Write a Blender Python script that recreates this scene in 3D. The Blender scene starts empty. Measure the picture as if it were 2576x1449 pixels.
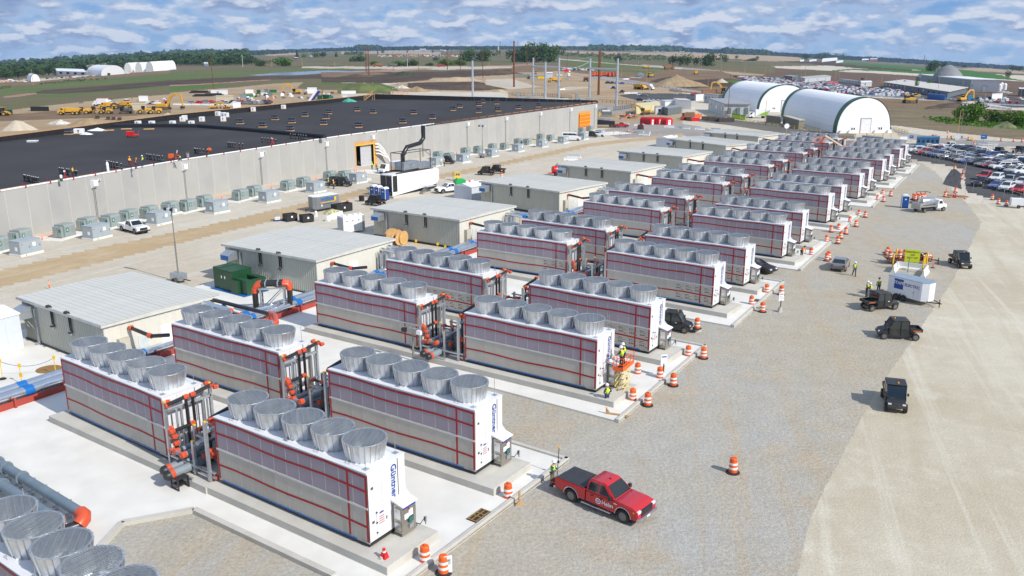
import bpy,bmesh,math,random
import numpy as np
from mathutils import Vector,Matrix
R_=math.radians; PI=math.pi
def iv(n,i,v):n.inputs[i].default_value=v
S=bpy.context.scene; COL=S.collection
random.seed(7); np.random.seed(7)
# ------------------------------------------------------------------ camera, world, sun
CAM_H=26.08; PITCH=R_(15.512); FPX=2125.2; PW,PH=2576.0,1449.0
cd=bpy.data.cameras.new('camera'); cam=bpy.data.objects.new('camera',cd); COL.objects.link(cam)
cam.location=(0,0,CAM_H); cam.rotation_euler=(PI/2-PITCH,0,0)
cd.sensor_width=36; cd.sensor_fit='HORIZONTAL'; cd.lens=36*FPX/PW; cd.clip_start=.5; cd.clip_end=30000
S.camera=cam
SUN_AZ=R_(-38); SUN_EL=R_(38.5)
sl=bpy.data.lights.new('sun','SUN'); so=bpy.data.objects.new('sun',sl); COL.objects.link(so)
sl.energy=4.7; sl.angle=R_(.55); sl.color=(1,.95,.87)
sv=Vector((math.cos(SUN_AZ)*math.cos(SUN_EL),math.sin(SUN_AZ)*math.cos(SUN_EL),math.sin(SUN_EL)))
so.rotation_euler=sv.to_track_quat('Z','Y').to_euler(); so.location=(0,0,200)
W=bpy.data.worlds.new('World'); S.world=W; W.use_nodes=True
S.view_settings.view_transform='Standard'; S.view_settings.look='None'; S.view_settings.gamma=1
S.view_settings.use_curve_mapping=False; S.view_settings.exposure=0.0
def world():
 nt=W.node_tree; N=nt.nodes; L=nt.links; N.clear()
 def nd(t,**k):
  n=N.new(t)
  for a,b in k.items():setattr(n,a,b)
  return n
 def mth(op,a,b=None,c=None,clamp=False):
  n=nd('ShaderNodeMath',operation=op,use_clamp=clamp)
  for i,v in enumerate((a,b,c)):
   if v is None:continue
   if isinstance(v,(int,float)):iv(n,i,v)
   else:L.new(v,n.inputs[i])
  return n.outputs[0]
 sky=nd('ShaderNodeTexSky',sky_type='NISHITA',sun_disc=False,sun_elevation=SUN_EL,sun_rotation=PI/2-SUN_AZ)
 sky.air_density=1.0; sky.dust_density=.6; sky.ozone_density=1.6; sky.altitude=300
 tc=nd('ShaderNodeTexCoord'); sx=nd('ShaderNodeSeparateXYZ'); L.new(tc.outputs['Generated'],sx.inputs[0])
 def nz(sc,det,dz=0,off=0,rough=.55,st=2.2):
  c=nd('ShaderNodeCombineXYZ'); L.new(mth('ADD',sx.outputs[0],off),c.inputs[0]); L.new(sx.outputs[1],c.inputs[1]); L.new(mth('MULTIPLY',mth('ADD',sx.outputs[2],dz),st),c.inputs[2])
  n=nd('ShaderNodeTexNoise'); iv(n,'Scale',sc); iv(n,'Detail',det)
  iv(n,'Roughness',rough); iv(n,'Distortion',.0)
  L.new(c.outputs[0],n.inputs['Vector']); return n.outputs['Fac']
 up0=nd('ShaderNodeMapRange'); iv(up0,1,.02); iv(up0,2,.10); L.new(sx.outputs[2],up0.inputs[0])
 def blend(dz):
  lo=nz(26,7,dz*.5,4.2,.52,2.7); hi=nz(9.5,8,dz,1.3,.52,1.9); q=nd('ShaderNodeMix'); L.new(up0.outputs[0],q.inputs[0]); L.new(lo,q.inputs[2]); L.new(hi,q.inputs[3]); return q.outputs[0]
 big=nz(4.2,2,0,7,.5,3); a=blend(0); b=blend(.013)
 dens=mth('ADD',mth('MULTIPLY',a,.92),mth('MULTIPLY',big,.38))
 def ramp(x,lo,hi):
  n=nd('ShaderNodeMapRange',interpolation_type='SMOOTHSTEP'); iv(n,1,lo); iv(n,2,hi)
  L.new(x,n.inputs[0]); return n.outputs[0]
 cover=ramp(dens,.49,.64)
 lit=ramp(mth('SUBTRACT',a,b),-.03,.12)
 thick=ramp(dens,.60,.80)
 def mix(f,c1,c2):
  n=nd('ShaderNodeMix',data_type='RGBA');
  if isinstance(f,float):iv(n,0,f)
  else:L.new(f,n.inputs[0])
  for i,c in((6,c1),(7,c2)):
   if isinstance(c,tuple):iv(n,i,(*c,1))
   else:L.new(c,n.inputs[i])
  return n.outputs[2]
 sc_=nd('ShaderNodeVectorMath',operation='SCALE'); L.new(sky.outputs[0],sc_.inputs[0]); iv(sc_,3,1)
 dark=mix(thick,(5.4,7.2,10.2),(3.0,4.1,7.0)); c=mix(lit,dark,(9.4,10.0,11.4))
 up=ramp(sx.outputs[2],-.02,.10)
 clear=mix(up,(3.2,6.0,10.0),(1.7,4.3,9.8)); clear=mix(.12,clear,sc_.outputs[0])
 full=mix(mth('MULTIPLY',cover,.93),clear,c)
 hz=ramp(sx.outputs[2],-.016,.022); full=mix(mth('ADD',mth('MULTIPLY',hz,.62),.38),(4.4,6.8,10.2),full)
 bg=nd('ShaderNodeBackground'); iv(bg,1,.075); L.new(full,bg.inputs[0])
 o=nd('ShaderNodeOutputWorld'); L.new(bg.outputs[0],o.inputs[0])
world()
# ------------------------------------------------------------------ terrain and the photo's pixels on it
HZ=[(0,165),(215,149),(429,138),(640,127),(858,120),(1100,117),(1288,116),(1500,117),(1717,121),(1930,131),(2146,144),(2361,157),(2576,170)]
cp_,sp_=math.cos(PITCH),math.sin(PITCH)
def ray(X,Y):
 a=(X-PW/2)/FPX; b=(PH/2-Y)/FPX
 return np.array((a,cp_+b*sp_,-sp_+b*cp_))
_az=[];_te=[]
for X,Y in HZ:
 d=ray(X,Y); _az.append(math.atan2(d[0],d[1])); _te.append(d[2]/math.hypot(d[0],d[1]))
def terr(x,y):
 x=np.asarray(x,float); y=np.asarray(y,float)
 d=np.hypot(x,y); az=np.arctan2(x,y); t=np.interp(az,_az,_te)
 fade=np.clip((R_(80)-np.abs(az))/R_(40),0,1)
 far=np.clip(d-350,0,None); far=far*far/(far+160)
 w=1-np.exp(-d/900.0)
 und=3.0*np.sin(x/410+1)*np.sin(y/530)*w*np.clip((d-700)/1500,0,1)
 return t*far*fade+und*fade
ORG={'s0':(0,160),'s1':(640,160),'s2':(1280,120),'s3':(1920,120),'s4':(2560,120),'s5':(3200,180),'t0':(0,480),'t1':(640,480),'t2':(1280,440),'t3':(1920,440),'t4':(2560,440),'t5':(3200,480)}
def D(k,x,y):
 if k in('d',None):return(x,y)
 if k in ORG:return(ORG[k][0]/1.4907+x/6,ORG[k][1]/1.4907+y/6)
 return(int(k[1])*858.66+x/3,int(k[2])*483.0+y/3)
TS_=10*1.02**np.arange(345)
def G(X,Y,dz=0.0):
 """the point of the ground (raised by dz) that the camera ray through the photo's pixel meets"""
 r=ray(X,Y)
 if Y>300 and dz<12:
  t=(dz-CAM_H)/r[2]; p=r*t
  if math.hypot(p[0],p[1])<350:return Vector((p[0],p[1],dz))
 ts=TS_
 for _ in range(3):
  v=CAM_H+r[2]*ts-terr(r[0]*ts,r[1]*ts)-dz; n=np.nonzero(v<=0)[0]; i=int(n[0])if len(n)else len(ts)-1
  hi=ts[i]; lo=ts[max(i-1,0)]; ts=np.linspace(lo,hi,40)
 p=r*hi; return Vector((p[0],p[1],float(terr(p[0],p[1]))+dz))
def at(k,x,y,dz=0.0):return G(*D(k,x,y),dz)
def gz(x,y):return float(terr(x,y))
def ang(a,b):return math.atan2(b[1]-a[1],b[0]-a[0])
def hpx(p,px):
 d=math.sqrt(p[0]**2+p[1]**2+(CAM_H-p[2])**2); return px*d/FPX
 # ------------------------------------------------------------------ materials
MATS={}
def mat(name,col,rough=.7,metal=0.0,var=.10,sc=1.5,bump=0.0,bsc=8.0,spec=.5,emit=None,alpha=None,trans=0,coat=0,obvar=0.0,wear=0.0):
 if name in MATS:return MATS[name]
 m=bpy.data.materials.new(name); m.use_nodes=True; nt=m.node_tree; N=nt.nodes; L=nt.links
 b=N['Principled BSDF']; iv(b,'Roughness',rough); iv(b,'Metallic',metal)
 iv(b,'Specular IOR Level',spec)
 if coat:iv(b,'Coat Weight',coat)
 if trans:iv(b,'Transmission Weight',trans)
 if alpha is not None:iv(b,'Alpha',alpha)
 tc=N.new('ShaderNodeTexCoord')
 n=N.new('ShaderNodeTexNoise'); iv(n,'Scale',sc); iv(n,'Detail',5); L.new(tc.outputs['Object'],n.inputs['Vector'])
 mr=N.new('ShaderNodeMapRange'); iv(mr,1,.3); iv(mr,2,.7); iv(mr,3,1-var); iv(mr,4,1+var)
 L.new(n.outputs['Fac'],mr.inputs[0]); src=mr.outputs[0]
 if obvar:
  oi=N.new('ShaderNodeObjectInfo'); r2=N.new('ShaderNodeMapRange'); iv(r2,3,1-obvar); iv(r2,4,1+obvar)
  L.new(oi.outputs['Random'],r2.inputs[0]); mm=N.new('ShaderNodeMath'); mm.operation='MULTIPLY'; L.new(src,mm.inputs[0]); L.new(r2.outputs[0],mm.inputs[1]); src=mm.outputs[0]
 vm=N.new('ShaderNodeVectorMath'); vm.operation='SCALE'; iv(vm,0,col); L.new(src,vm.inputs[3])
 out=vm.outputs[0]
 if wear:
  n2=N.new('ShaderNodeTexNoise'); iv(n2,'Scale',sc*.6); iv(n2,'Detail',8); L.new(tc.outputs['Object'],n2.inputs['Vector'])
  r3=N.new('ShaderNodeMapRange'); iv(r3,1,.48); iv(r3,2,.72); iv(r3,4,wear); L.new(n2.outputs['Fac'],r3.inputs[0])
  mx=N.new('ShaderNodeMix'); mx.data_type='RGBA'; L.new(r3.outputs[0],mx.inputs[0]); L.new(out,mx.inputs[6]); iv(mx,7,(.34,.28,.20,1)); out=mx.outputs[2]
 L.new(out,b.inputs['Base Color'])
 if bump:
  n3=N.new('ShaderNodeTexNoise'); iv(n3,'Scale',bsc); iv(n3,'Detail',4); L.new(tc.outputs['Object'],n3.inputs['Vector'])
  bp=N.new('ShaderNodeBump'); iv(bp,'Strength',bump); iv(bp,'Distance',.1); L.new(n3.outputs['Fac'],bp.inputs['Height']); L.new(bp.outputs[0],b.inputs['Normal'])
 if emit:iv(b,'Emission Color',(*emit,1)); iv(b,'Emission Strength',1)
 MATS[name]=m; return m
 # ------------------------------------------------------------------ mesh builder and object helpers
class MB:
 def __init__(s):s.v=[];s.f=[];s.m=[]
 def add(s,vs,fs,mi=0):
  o=len(s.v); s.v.extend([tuple(v)for v in vs]); s.f.extend([tuple(o+i for i in f)for f in fs]); s.m.extend([mi]*len(fs)); return s
 def bx(s,x0,x1,y0,y1,z0,z1,mi=0,rz=0,c=None):
  vs=[(x,y,z)for z in(z0,z1)for y in(y0,y1)for x in(x0,x1)]
  if rz:
   cx,cy=c if c else((x0+x1)/2,(y0+y1)/2); ca,sa=math.cos(rz),math.sin(rz)
   vs=[(cx+(x-cx)*ca-(y-cy)*sa,cy+(x-cx)*sa+(y-cy)*ca,z)for x,y,z in vs]
  return s.add(vs,[(0,2,3,1),(4,5,7,6),(0,1,5,4),(2,6,7,3),(0,4,6,2),(1,3,7,5)],mi)
 def cyl(s,p0,p1,r0,r1=None,n=8,mi=0,cap=True):
  if r1 is None:r1=r0
  p0=Vector(p0);p1=Vector(p1); d=(p1-p0).normalized(); a=d.orthogonal().normalized(); b=d.cross(a)
  vs=[];
  for p,r in((p0,r0),(p1,r1)):
   for i in range(n):
    t=2*PI*i/n; vs.append(p+a*(r*math.cos(t))+b*(r*math.sin(t)))
  fs=[(i,(i+1)%n,n+(i+1)%n,n+i)for i in range(n)]
  if cap:fs+=[tuple(range(n))[::-1],tuple(range(n,2*n))]
  return s.add(vs,fs,mi)
 def tube(s,pts,r,n=8,mi=0):
  pts=[Vector(p)for p in pts]; k=len(pts); vs=[]; up=None
  for i,p in enumerate(pts):
   d=((pts[i+1]-p)if i<k-1 else Vector((0,0,0)))
   if d.length>0:d.normalize()
   e=((p-pts[i-1])if i>0 else Vector((0,0,0)))
   if e.length>0:e.normalize()
   t=(d+e).normalized()if(d+e).length>1e-6 else d
   a=(up-t*up.dot(t))if up is not None else t.orthogonal()
   if a.length<1e-4:a=t.orthogonal()
   a.normalize(); up=a; b=t.cross(a)
   rr=r[i]if isinstance(r,(list,tuple))else r
   for j in range(n):
    q=2*PI*j/n; vs.append(p+a*(rr*math.cos(q))+b*(rr*math.sin(q)))
  fs=[(i*n+j,i*n+(j+1)%n,(i+1)*n+(j+1)%n,(i+1)*n+j)for i in range(k-1)for j in range(n)]
  fs+=[tuple(range(n))[::-1],tuple(range((k-1)*n,k*n))]
  return s.add(vs,fs,mi)
 def lathe(s,prof,n=16,c=(0,0,0),mi=0,capb=True,capt=True,axis='z'):
  vs=[]
  for r,z in prof:
   for i in range(n):
    t=2*PI*i/n; x,y=r*math.cos(t),r*math.sin(t)
    vs.append((c[0]+x,c[1]+y,c[2]+z)if axis=='z' else(c[0]+x,c[1]+z,c[2]+y)if axis=='y' else(c[0]+z,c[1]+x,c[2]+y))
  k=len(prof); fs=[(i*n+j,i*n+(j+1)%n,(i+1)*n+(j+1)%n,(i+1)*n+j)for i in range(k-1)for j in range(n)]
  if capb:fs.append(tuple(range(n))[::-1])
  if capt:fs.append(tuple(range((k-1)*n,k*n)))
  return s.add(vs,fs,mi)
 def prism(s,poly,axis,a0,a1,mi=0,ins=None):
  """extrude a 2-D polygon; axis y: (x,z) polygon, axis x: (y,z), axis z: (x,y). ins(pt) pulls that point inwards"""
  n=len(poly); vs=[]
  for a in(a0,a1):
   sg=1 if a>=(a0+a1)/2 else-1
   for p in poly:
    q=a-(sg*ins(p)if ins else 0)
    vs.append((p[0],q,p[1])if axis=='y' else(q,p[0],p[1])if axis=='x' else(p[0],p[1],q))
  fs=[tuple(range(n)),tuple(range(n,2*n))[::-1]]+[(i,n+i,n+(i+1)%n,(i+1)%n)for i in range(n)]
  return s.add(vs,fs,mi)
 def quad(s,pts,mi=0):return s.add(pts,[tuple(range(len(pts)))],mi)
 def mesh(s,name,mats,smooth=False,bevel=0,seg=1,fix=True):
  if not isinstance(mats,(list,tuple)):mats=[mats]
  me=bpy.data.meshes.new(name); me.from_pydata(s.v,[],s.f)
  for m in mats:me.materials.append(m)
  me.polygons.foreach_set('material_index',s.m)
  if fix or bevel:
   bm=bmesh.new(); bm.from_mesh(me)
   if bevel:
    bmesh.ops.remove_doubles(bm,verts=bm.verts,dist=1e-4)
    ed=[e for e in bm.edges if len(e.link_faces)==2 and e.calc_face_angle(0)>.5]
    bmesh.ops.bevel(bm,geom=ed,offset=bevel,segments=seg,affect='EDGES',clamp_overlap=True)
   bmesh.ops.recalc_face_normals(bm,faces=bm.faces); bm.to_mesh(me); bm.free()
  if smooth:
   me.polygons.foreach_set('use_smooth',[True]*len(me.polygons))
   if hasattr(me,'set_sharp_from_angle'):me.set_sharp_from_angle(angle=R_(38))
  me.update(); return me
 def ob(s,name,mats,parent=None,**k):
  return link(name,s.mesh(name,mats,**k),parent)
KIDS={}
def link(name,data,parent=None,loc=None,rz=0):
 o=bpy.data.objects.new(name,data); COL.objects.link(o)
 if parent is not None:o.parent=parent; KIDS.setdefault(parent.name,[]).append(o)
 if loc is not None:o.location=loc
 if rz:o.rotation_euler=(0,0,rz)
 return o
def tag(o,label=None,cat=None,group=None,kind=None):
 for k,v in(('label',label),('category',cat),('group',group),('kind',kind)):
  if v:o[k]=v
 return o
def T(name,label,cat,loc=(0,0,0),rz=0,group=None):
 o=link(name,None,None,loc,rz); o.empty_display_size=.3; return tag(o,label,cat,group)
def st_(o):o['kind']='structure'; return o
def clone(o,loc=None,rz=None,label=None,group=None,parent=None,scale=None):
 c=o.copy(); COL.objects.link(c)
 if parent is not None:c.parent=parent; KIDS.setdefault(parent.name,[]).append(c)
 if loc is not None:c.location=loc
 if rz is not None:c.rotation_euler=(0,0,rz)
 if scale is not None:c.scale=(scale,)*3 if isinstance(scale,(int,float))else scale
 if label:c['label']=label
 if group:c['group']=group
 for ch in KIDS.get(o.name,()):clone(ch,parent=c)
 return c
USED={}
def place(proto,loc,rz=0,label=None,group=None,scale=None):
 """the first call moves the built thing itself, later ones copy it"""
 if proto.name not in USED:
  USED[proto.name]=1; proto.location=loc; proto.rotation_euler=(0,0,rz)
  if scale is not None:proto.scale=(scale,)*3 if isinstance(scale,(int,float))else scale
  if label:proto['label']=label
  if group:proto['group']=group
  return proto
 return clone(proto,loc,rz,label,group,None,scale)
def text(body,size,m,parent,name='lettering',loc=(0,0,0),rot=(0,0,0),ext=.006,sp=1.0,xs=1.0):
 key=(body,size,sp);
 c=bpy.data.curves.new(name,'FONT'); c.body=body; c.size=size; c.extrude=ext; c.align_x='CENTER'; c.align_y='CENTER'; c.space_character=sp; c.resolution_u=3
 c.offset=size*.018
 tmp=bpy.data.objects.new('tmp',c); me=bpy.data.meshes.new_from_object(tmp); me.name=name; bpy.data.objects.remove(tmp); me.materials.clear(); me.materials.append(m); o=link(name,me,parent); o.location=loc; o.rotation_euler=rot; return o
NTH=['first','second','third','fourth','fifth','sixth','seventh','eighth','ninth','tenth','eleventh','twelfth','thirteenth','fourteenth','fifteenth','sixteenth','seventeenth','eighteenth','nineteenth','twentieth','twenty-first','twenty-second','twenty-third','twenty-fourth','twenty-fifth','twenty-sixth','twenty-seventh','twenty-eighth','twenty-ninth','thirtieth']+['thirty-%s'%s for s in('first','second','third','fourth','fifth','sixth','seventh','eighth','ninth')]
WHITE=mat('white_paint',(.80,.81,.82),.45,var=.03); WHITEP=mat('white_casing',(.68,.69,.71),.5,var=.02,sc=.8)
BLACK=mat('black_rubber',(.018,.018,.02),.8,var=.2); BLACKM=mat('black_metal',(.02,.021,.024),.45,var=.1)
GALV=mat('galvanised_steel',(.50,.53,.56),.38,.75,var=.10,sc=3); STEEL=mat('bright_steel',(.62,.64,.66),.28,.9,var=.08,sc=2)
CONC=mat('pad_concrete',(.70,.685,.64),.9,var=.06,sc=.5,wear=.14,spec=.2); CONCD=mat('kerb_concrete',(.50,.48,.43),.9,var=.08,sc=.8,bump=.2)
ORANGE=mat('orange_plastic',(.80,.13,.02),.5,var=.06); ORED=mat('orange_red_fitting',(.72,.10,.035),.45,var=.1)
RED=mat('red_paint',(.62,.01,.012),.3,var=.03,coat=.5); REDT=mat('red_tape',(.36,.008,.012),.55,var=.1)
YEL=mat('yellow_paint',(.80,.50,.02),.5,var=.05); CATY=mat('machine_yellow',(.66,.36,.03),.5,var=.08,sc=1,wear=.25)
GLASS=mat('dark_glass',(.012,.018,.022),.06,spec=.8,var=.0); GREYB=mat('blue_grey_paint',(.33,.38,.41),.5,var=.03)
GREEN=mat('green_paint',(.012,.10,.045),.45,var=.06); BLUE=mat('blue_plastic',(.01,.06,.28),.45,var=.06)
WOOD=mat('raw_timber',(.50,.30,.13),.8,var=.15,sc=4); RUST=mat('rust_steel',(.16,.055,.022),.8,var=.25,sc=2)
TYRE=mat('tyre_rubber',(.025,.024,.022),.9,var=.15,wear=.25); RIM=mat('alloy_rim',(.20,.20,.21),.4,.5)
HIVIS=mat('hi_vis_yellow',(.55,.85,.03),.7,var=.05); HIVO=mat('hi_vis_orange',(.85,.22,.02),.7); SKIN=mat('skin',(.42,.24,.16),.6)
DENIM=mat('denim',(.03,.05,.11),.85); KHAKI=mat('khaki',(.22,.17,.11),.85); DARKC=mat('dark_cloth',(.025,.027,.035),.85)
# ------------------------------------------------------------------ ground: one sheet to the horizon, split by what covers it
def groundmat(name,c1,c2,c3,sc=.05,dsc=.7,grain=6.0,gamp=.22,bump=.35,streak=0,sdir=0.0,rough=.95,fade=True):
 m=bpy.data.materials.new(name); m.use_nodes=True; nt=m.node_tree; N=nt.nodes; L=nt.links
 b=N['Principled BSDF']; iv(b,'Roughness',rough); iv(b,'Specular IOR Level',.15)
 g=N.new('ShaderNodeNewGeometry')
 def noise(s,det=6,vec=None,ro=.6):
  n=N.new('ShaderNodeTexNoise'); iv(n,'Scale',s); iv(n,'Detail',det); iv(n,'Roughness',ro)
  L.new(vec or g.outputs['Position'],n.inputs['Vector']); return n.outputs['Fac']
 def mr(x,a,b2,c=0,d=1):
  n=N.new('ShaderNodeMapRange'); iv(n,1,a); iv(n,2,b2); iv(n,3,c); iv(n,4,d); L.new(x,n.inputs[0]); return n.outputs[0]
 def mix(f,a,b2):
  n=N.new('ShaderNodeMix'); n.data_type='RGBA'; L.new(f,n.inputs[0])
  for i,c in((6,a),(7,b2)):
   if isinstance(c,tuple):iv(n,i,(*c,1))
   else:L.new(c,n.inputs[i])
  return n.outputs[2]
 col=mix(mr(noise(sc,8),.38,.62),c1,c2); col=mix(mr(noise(sc*3.1,8,ro=.7),.52,.72),col,c3)
 h=None
 if streak:
  mp=N.new('ShaderNodeMapping'); mp.vector_type='TEXTURE'; iv(mp,'Rotation',(0,0,sdir)); iv(mp,'Scale',(24,1,1)); L.new(g.outputs['Position'],mp.inputs[0])
  s=noise(streak,5,mp.outputs[0]); mp2=N.new('ShaderNodeMapping'); mp2.vector_type='TEXTURE'; iv(mp2,'Rotation',(0,0,sdir+.10)); iv(mp2,'Scale',(40,.9,1)); L.new(g.outputs['Position'],mp2.inputs[0])
  s2=noise(streak*1.7,4,mp2.outputs[0]); col=mix(mr(s,.50,.66,0,.75),col,c2); col=mix(mr(s2,.54,.66,0,.6),col,c3)
 gr=noise(grain,3,ro=.8); gr2=noise(dsc,6,ro=.75)
 vm=N.new('ShaderNodeVectorMath'); vm.operation='SCALE'; L.new(col,vm.inputs[0])
 mu=N.new('ShaderNodeMath'); mu.operation='MULTIPLY'; L.new(mr(gr,.3,.7,1-gamp,1+gamp),mu.inputs[0]); L.new(mr(gr2,.3,.7,1-gamp*.5,1+gamp*.5),mu.inputs[1]); L.new(mu.outputs[0],vm.inputs[3])
 L.new(vm.outputs[0],b.inputs['Base Color'])
 if bump:
  bp=N.new('ShaderNodeBump'); iv(bp,'Strength',bump); iv(bp,'Distance',.12)
  ad=N.new('ShaderNodeMath'); ad.operation='ADD'; L.new(gr,ad.inputs[0]); L.new(gr2,ad.inputs[1]); L.new(ad.outputs[0],bp.inputs['Height']); L.new(bp.outputs[0],b.inputs['Normal'])
 MATS[name]=m; return m
ROWDIR=R_(57)
ZM={
 'ground':groundmat('tan_gravel_soil',(.55,.505,.42),(.49,.43,.335),(.58,.54,.47),sc=.035,gamp=.16,streak=.5,sdir=ROWDIR),
 'gravel_yard':groundmat('grey_gravel',(.39,.38,.35),(.41,.365,.285),(.42,.34,.235),sc=.045,dsc=.5,grain=4.0,gamp=.17,bump=.5,rough=1,streak=.35,sdir=R_(75)),
 'dirt_road':groundmat('packed_tan_dirt',(.545,.50,.395),(.46,.405,.30),(.60,.56,.46),sc=.05,gamp=.12,streak=.45,sdir=R_(68)),
 'dirt_lane':groundmat('wheel_worn_dirt',(.47,.355,.215),(.42,.31,.18),(.53,.43,.30),sc=.05,gamp=.12,streak=.9,sdir=ROWDIR),
 'bare_soil':groundmat('brown_bare_soil',(.21,.145,.085),(.15,.10,.062),(.27,.20,.125),sc=.03,gamp=.2,dsc=.2,streak=.2,sdir=R_(20)),
 'dark_soil':groundmat('dark_topsoil',(.065,.045,.034),(.10,.07,.05),(.045,.034,.028),sc=.03,gamp=.22,dsc=.15),
 'tan_soil':groundmat('tan_building_site',(.40,.30,.19),(.31,.22,.13),(.47,.38,.27),sc=.02,gamp=.12,dsc=.15,streak=.25,sdir=R_(35)),
 'green_field':groundmat('grass_field',(.085,.135,.035),(.12,.135,.05),(.15,.14,.075),sc=.010,gamp=.16,dsc=.06,bump=.1),
 'dull_field':groundmat('dull_grass_field',(.125,.12,.055),(.15,.12,.07),(.10,.12,.045),sc=.010,gamp=.16,dsc=.06,bump=.1,streak=.05,sdir=R_(10)),
 'crop_field':groundmat('young_crop_field',(.04,.135,.022),(.055,.15,.03),(.07,.14,.035),sc=.008,gamp=.1,dsc=.05,bump=0),
 'ploughed_field':groundmat('ploughed_field',(.145,.095,.065),(.12,.08,.058),(.175,.125,.085),sc=.006,gamp=.10,dsc=.04,bump=0,streak=.03,sdir=R_(5)),
 'stubble_field':groundmat('stubble_field',(.40,.30,.19),(.34,.25,.16),(.44,.35,.24),sc=.006,gamp=.08,dsc=.04,bump=0),
 'dry_scrub':groundmat('dry_reeds_and_scrub',(.21,.165,.10),(.15,.12,.075),(.26,.22,.14),sc=.03,gamp=.30,dsc=.5,bump=.8,streak=.3,sdir=0),
 'grass_verge':groundmat('fresh_grass_verge',(.06,.14,.02),(.09,.15,.035),(.12,.14,.06),sc=.03,gamp=.3,dsc=.3,bump=.6),
 'farmland':groundmat('distant_farmland',(.075,.10,.035),(.16,.12,.075),(.26,.21,.13),sc=.0016,gamp=.12,dsc=.02,bump=0,streak=.008,sdir=R_(0)),
 'silt_ground':groundmat('reddish_silt',(.36,.20,.16),(.30,.19,.13),(.42,.30,.24),sc=.02,gamp=.1,dsc=.1),
 'car_park':groundmat('worn_asphalt_car_park',(.075,.076,.078),(.095,.094,.092),(.06,.06,.062),sc=.05,gamp=.2,dsc=.6),
 'road':groundmat('grey_service_road',(.33,.31,.28),(.28,.26,.24),(.38,.35,.31),sc=.03,gamp=.1,dsc=.3),
 'pale_track':groundmat('pale_gravel_track',(.50,.44,.36),(.44,.38,.30),(.55,.50,.42),sc=.03,gamp=.08,dsc=.1),
 'dark_ramp':groundmat('dark_gravel_ramp',(.135,.125,.11),(.17,.155,.13),(.10,.095,.085),sc=.05,gamp=.25,dsc=.7),
 }
wm=bpy.data.materials.new('pond_water'); wm.use_nodes=True; _b=wm.node_tree.nodes['Principled BSDF']; iv(_b,'Base Color',(.03,.09,.17,1)); iv(_b,'Roughness',.12)
MATS['pond_water']=wm; ZM['water']=wm
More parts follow.
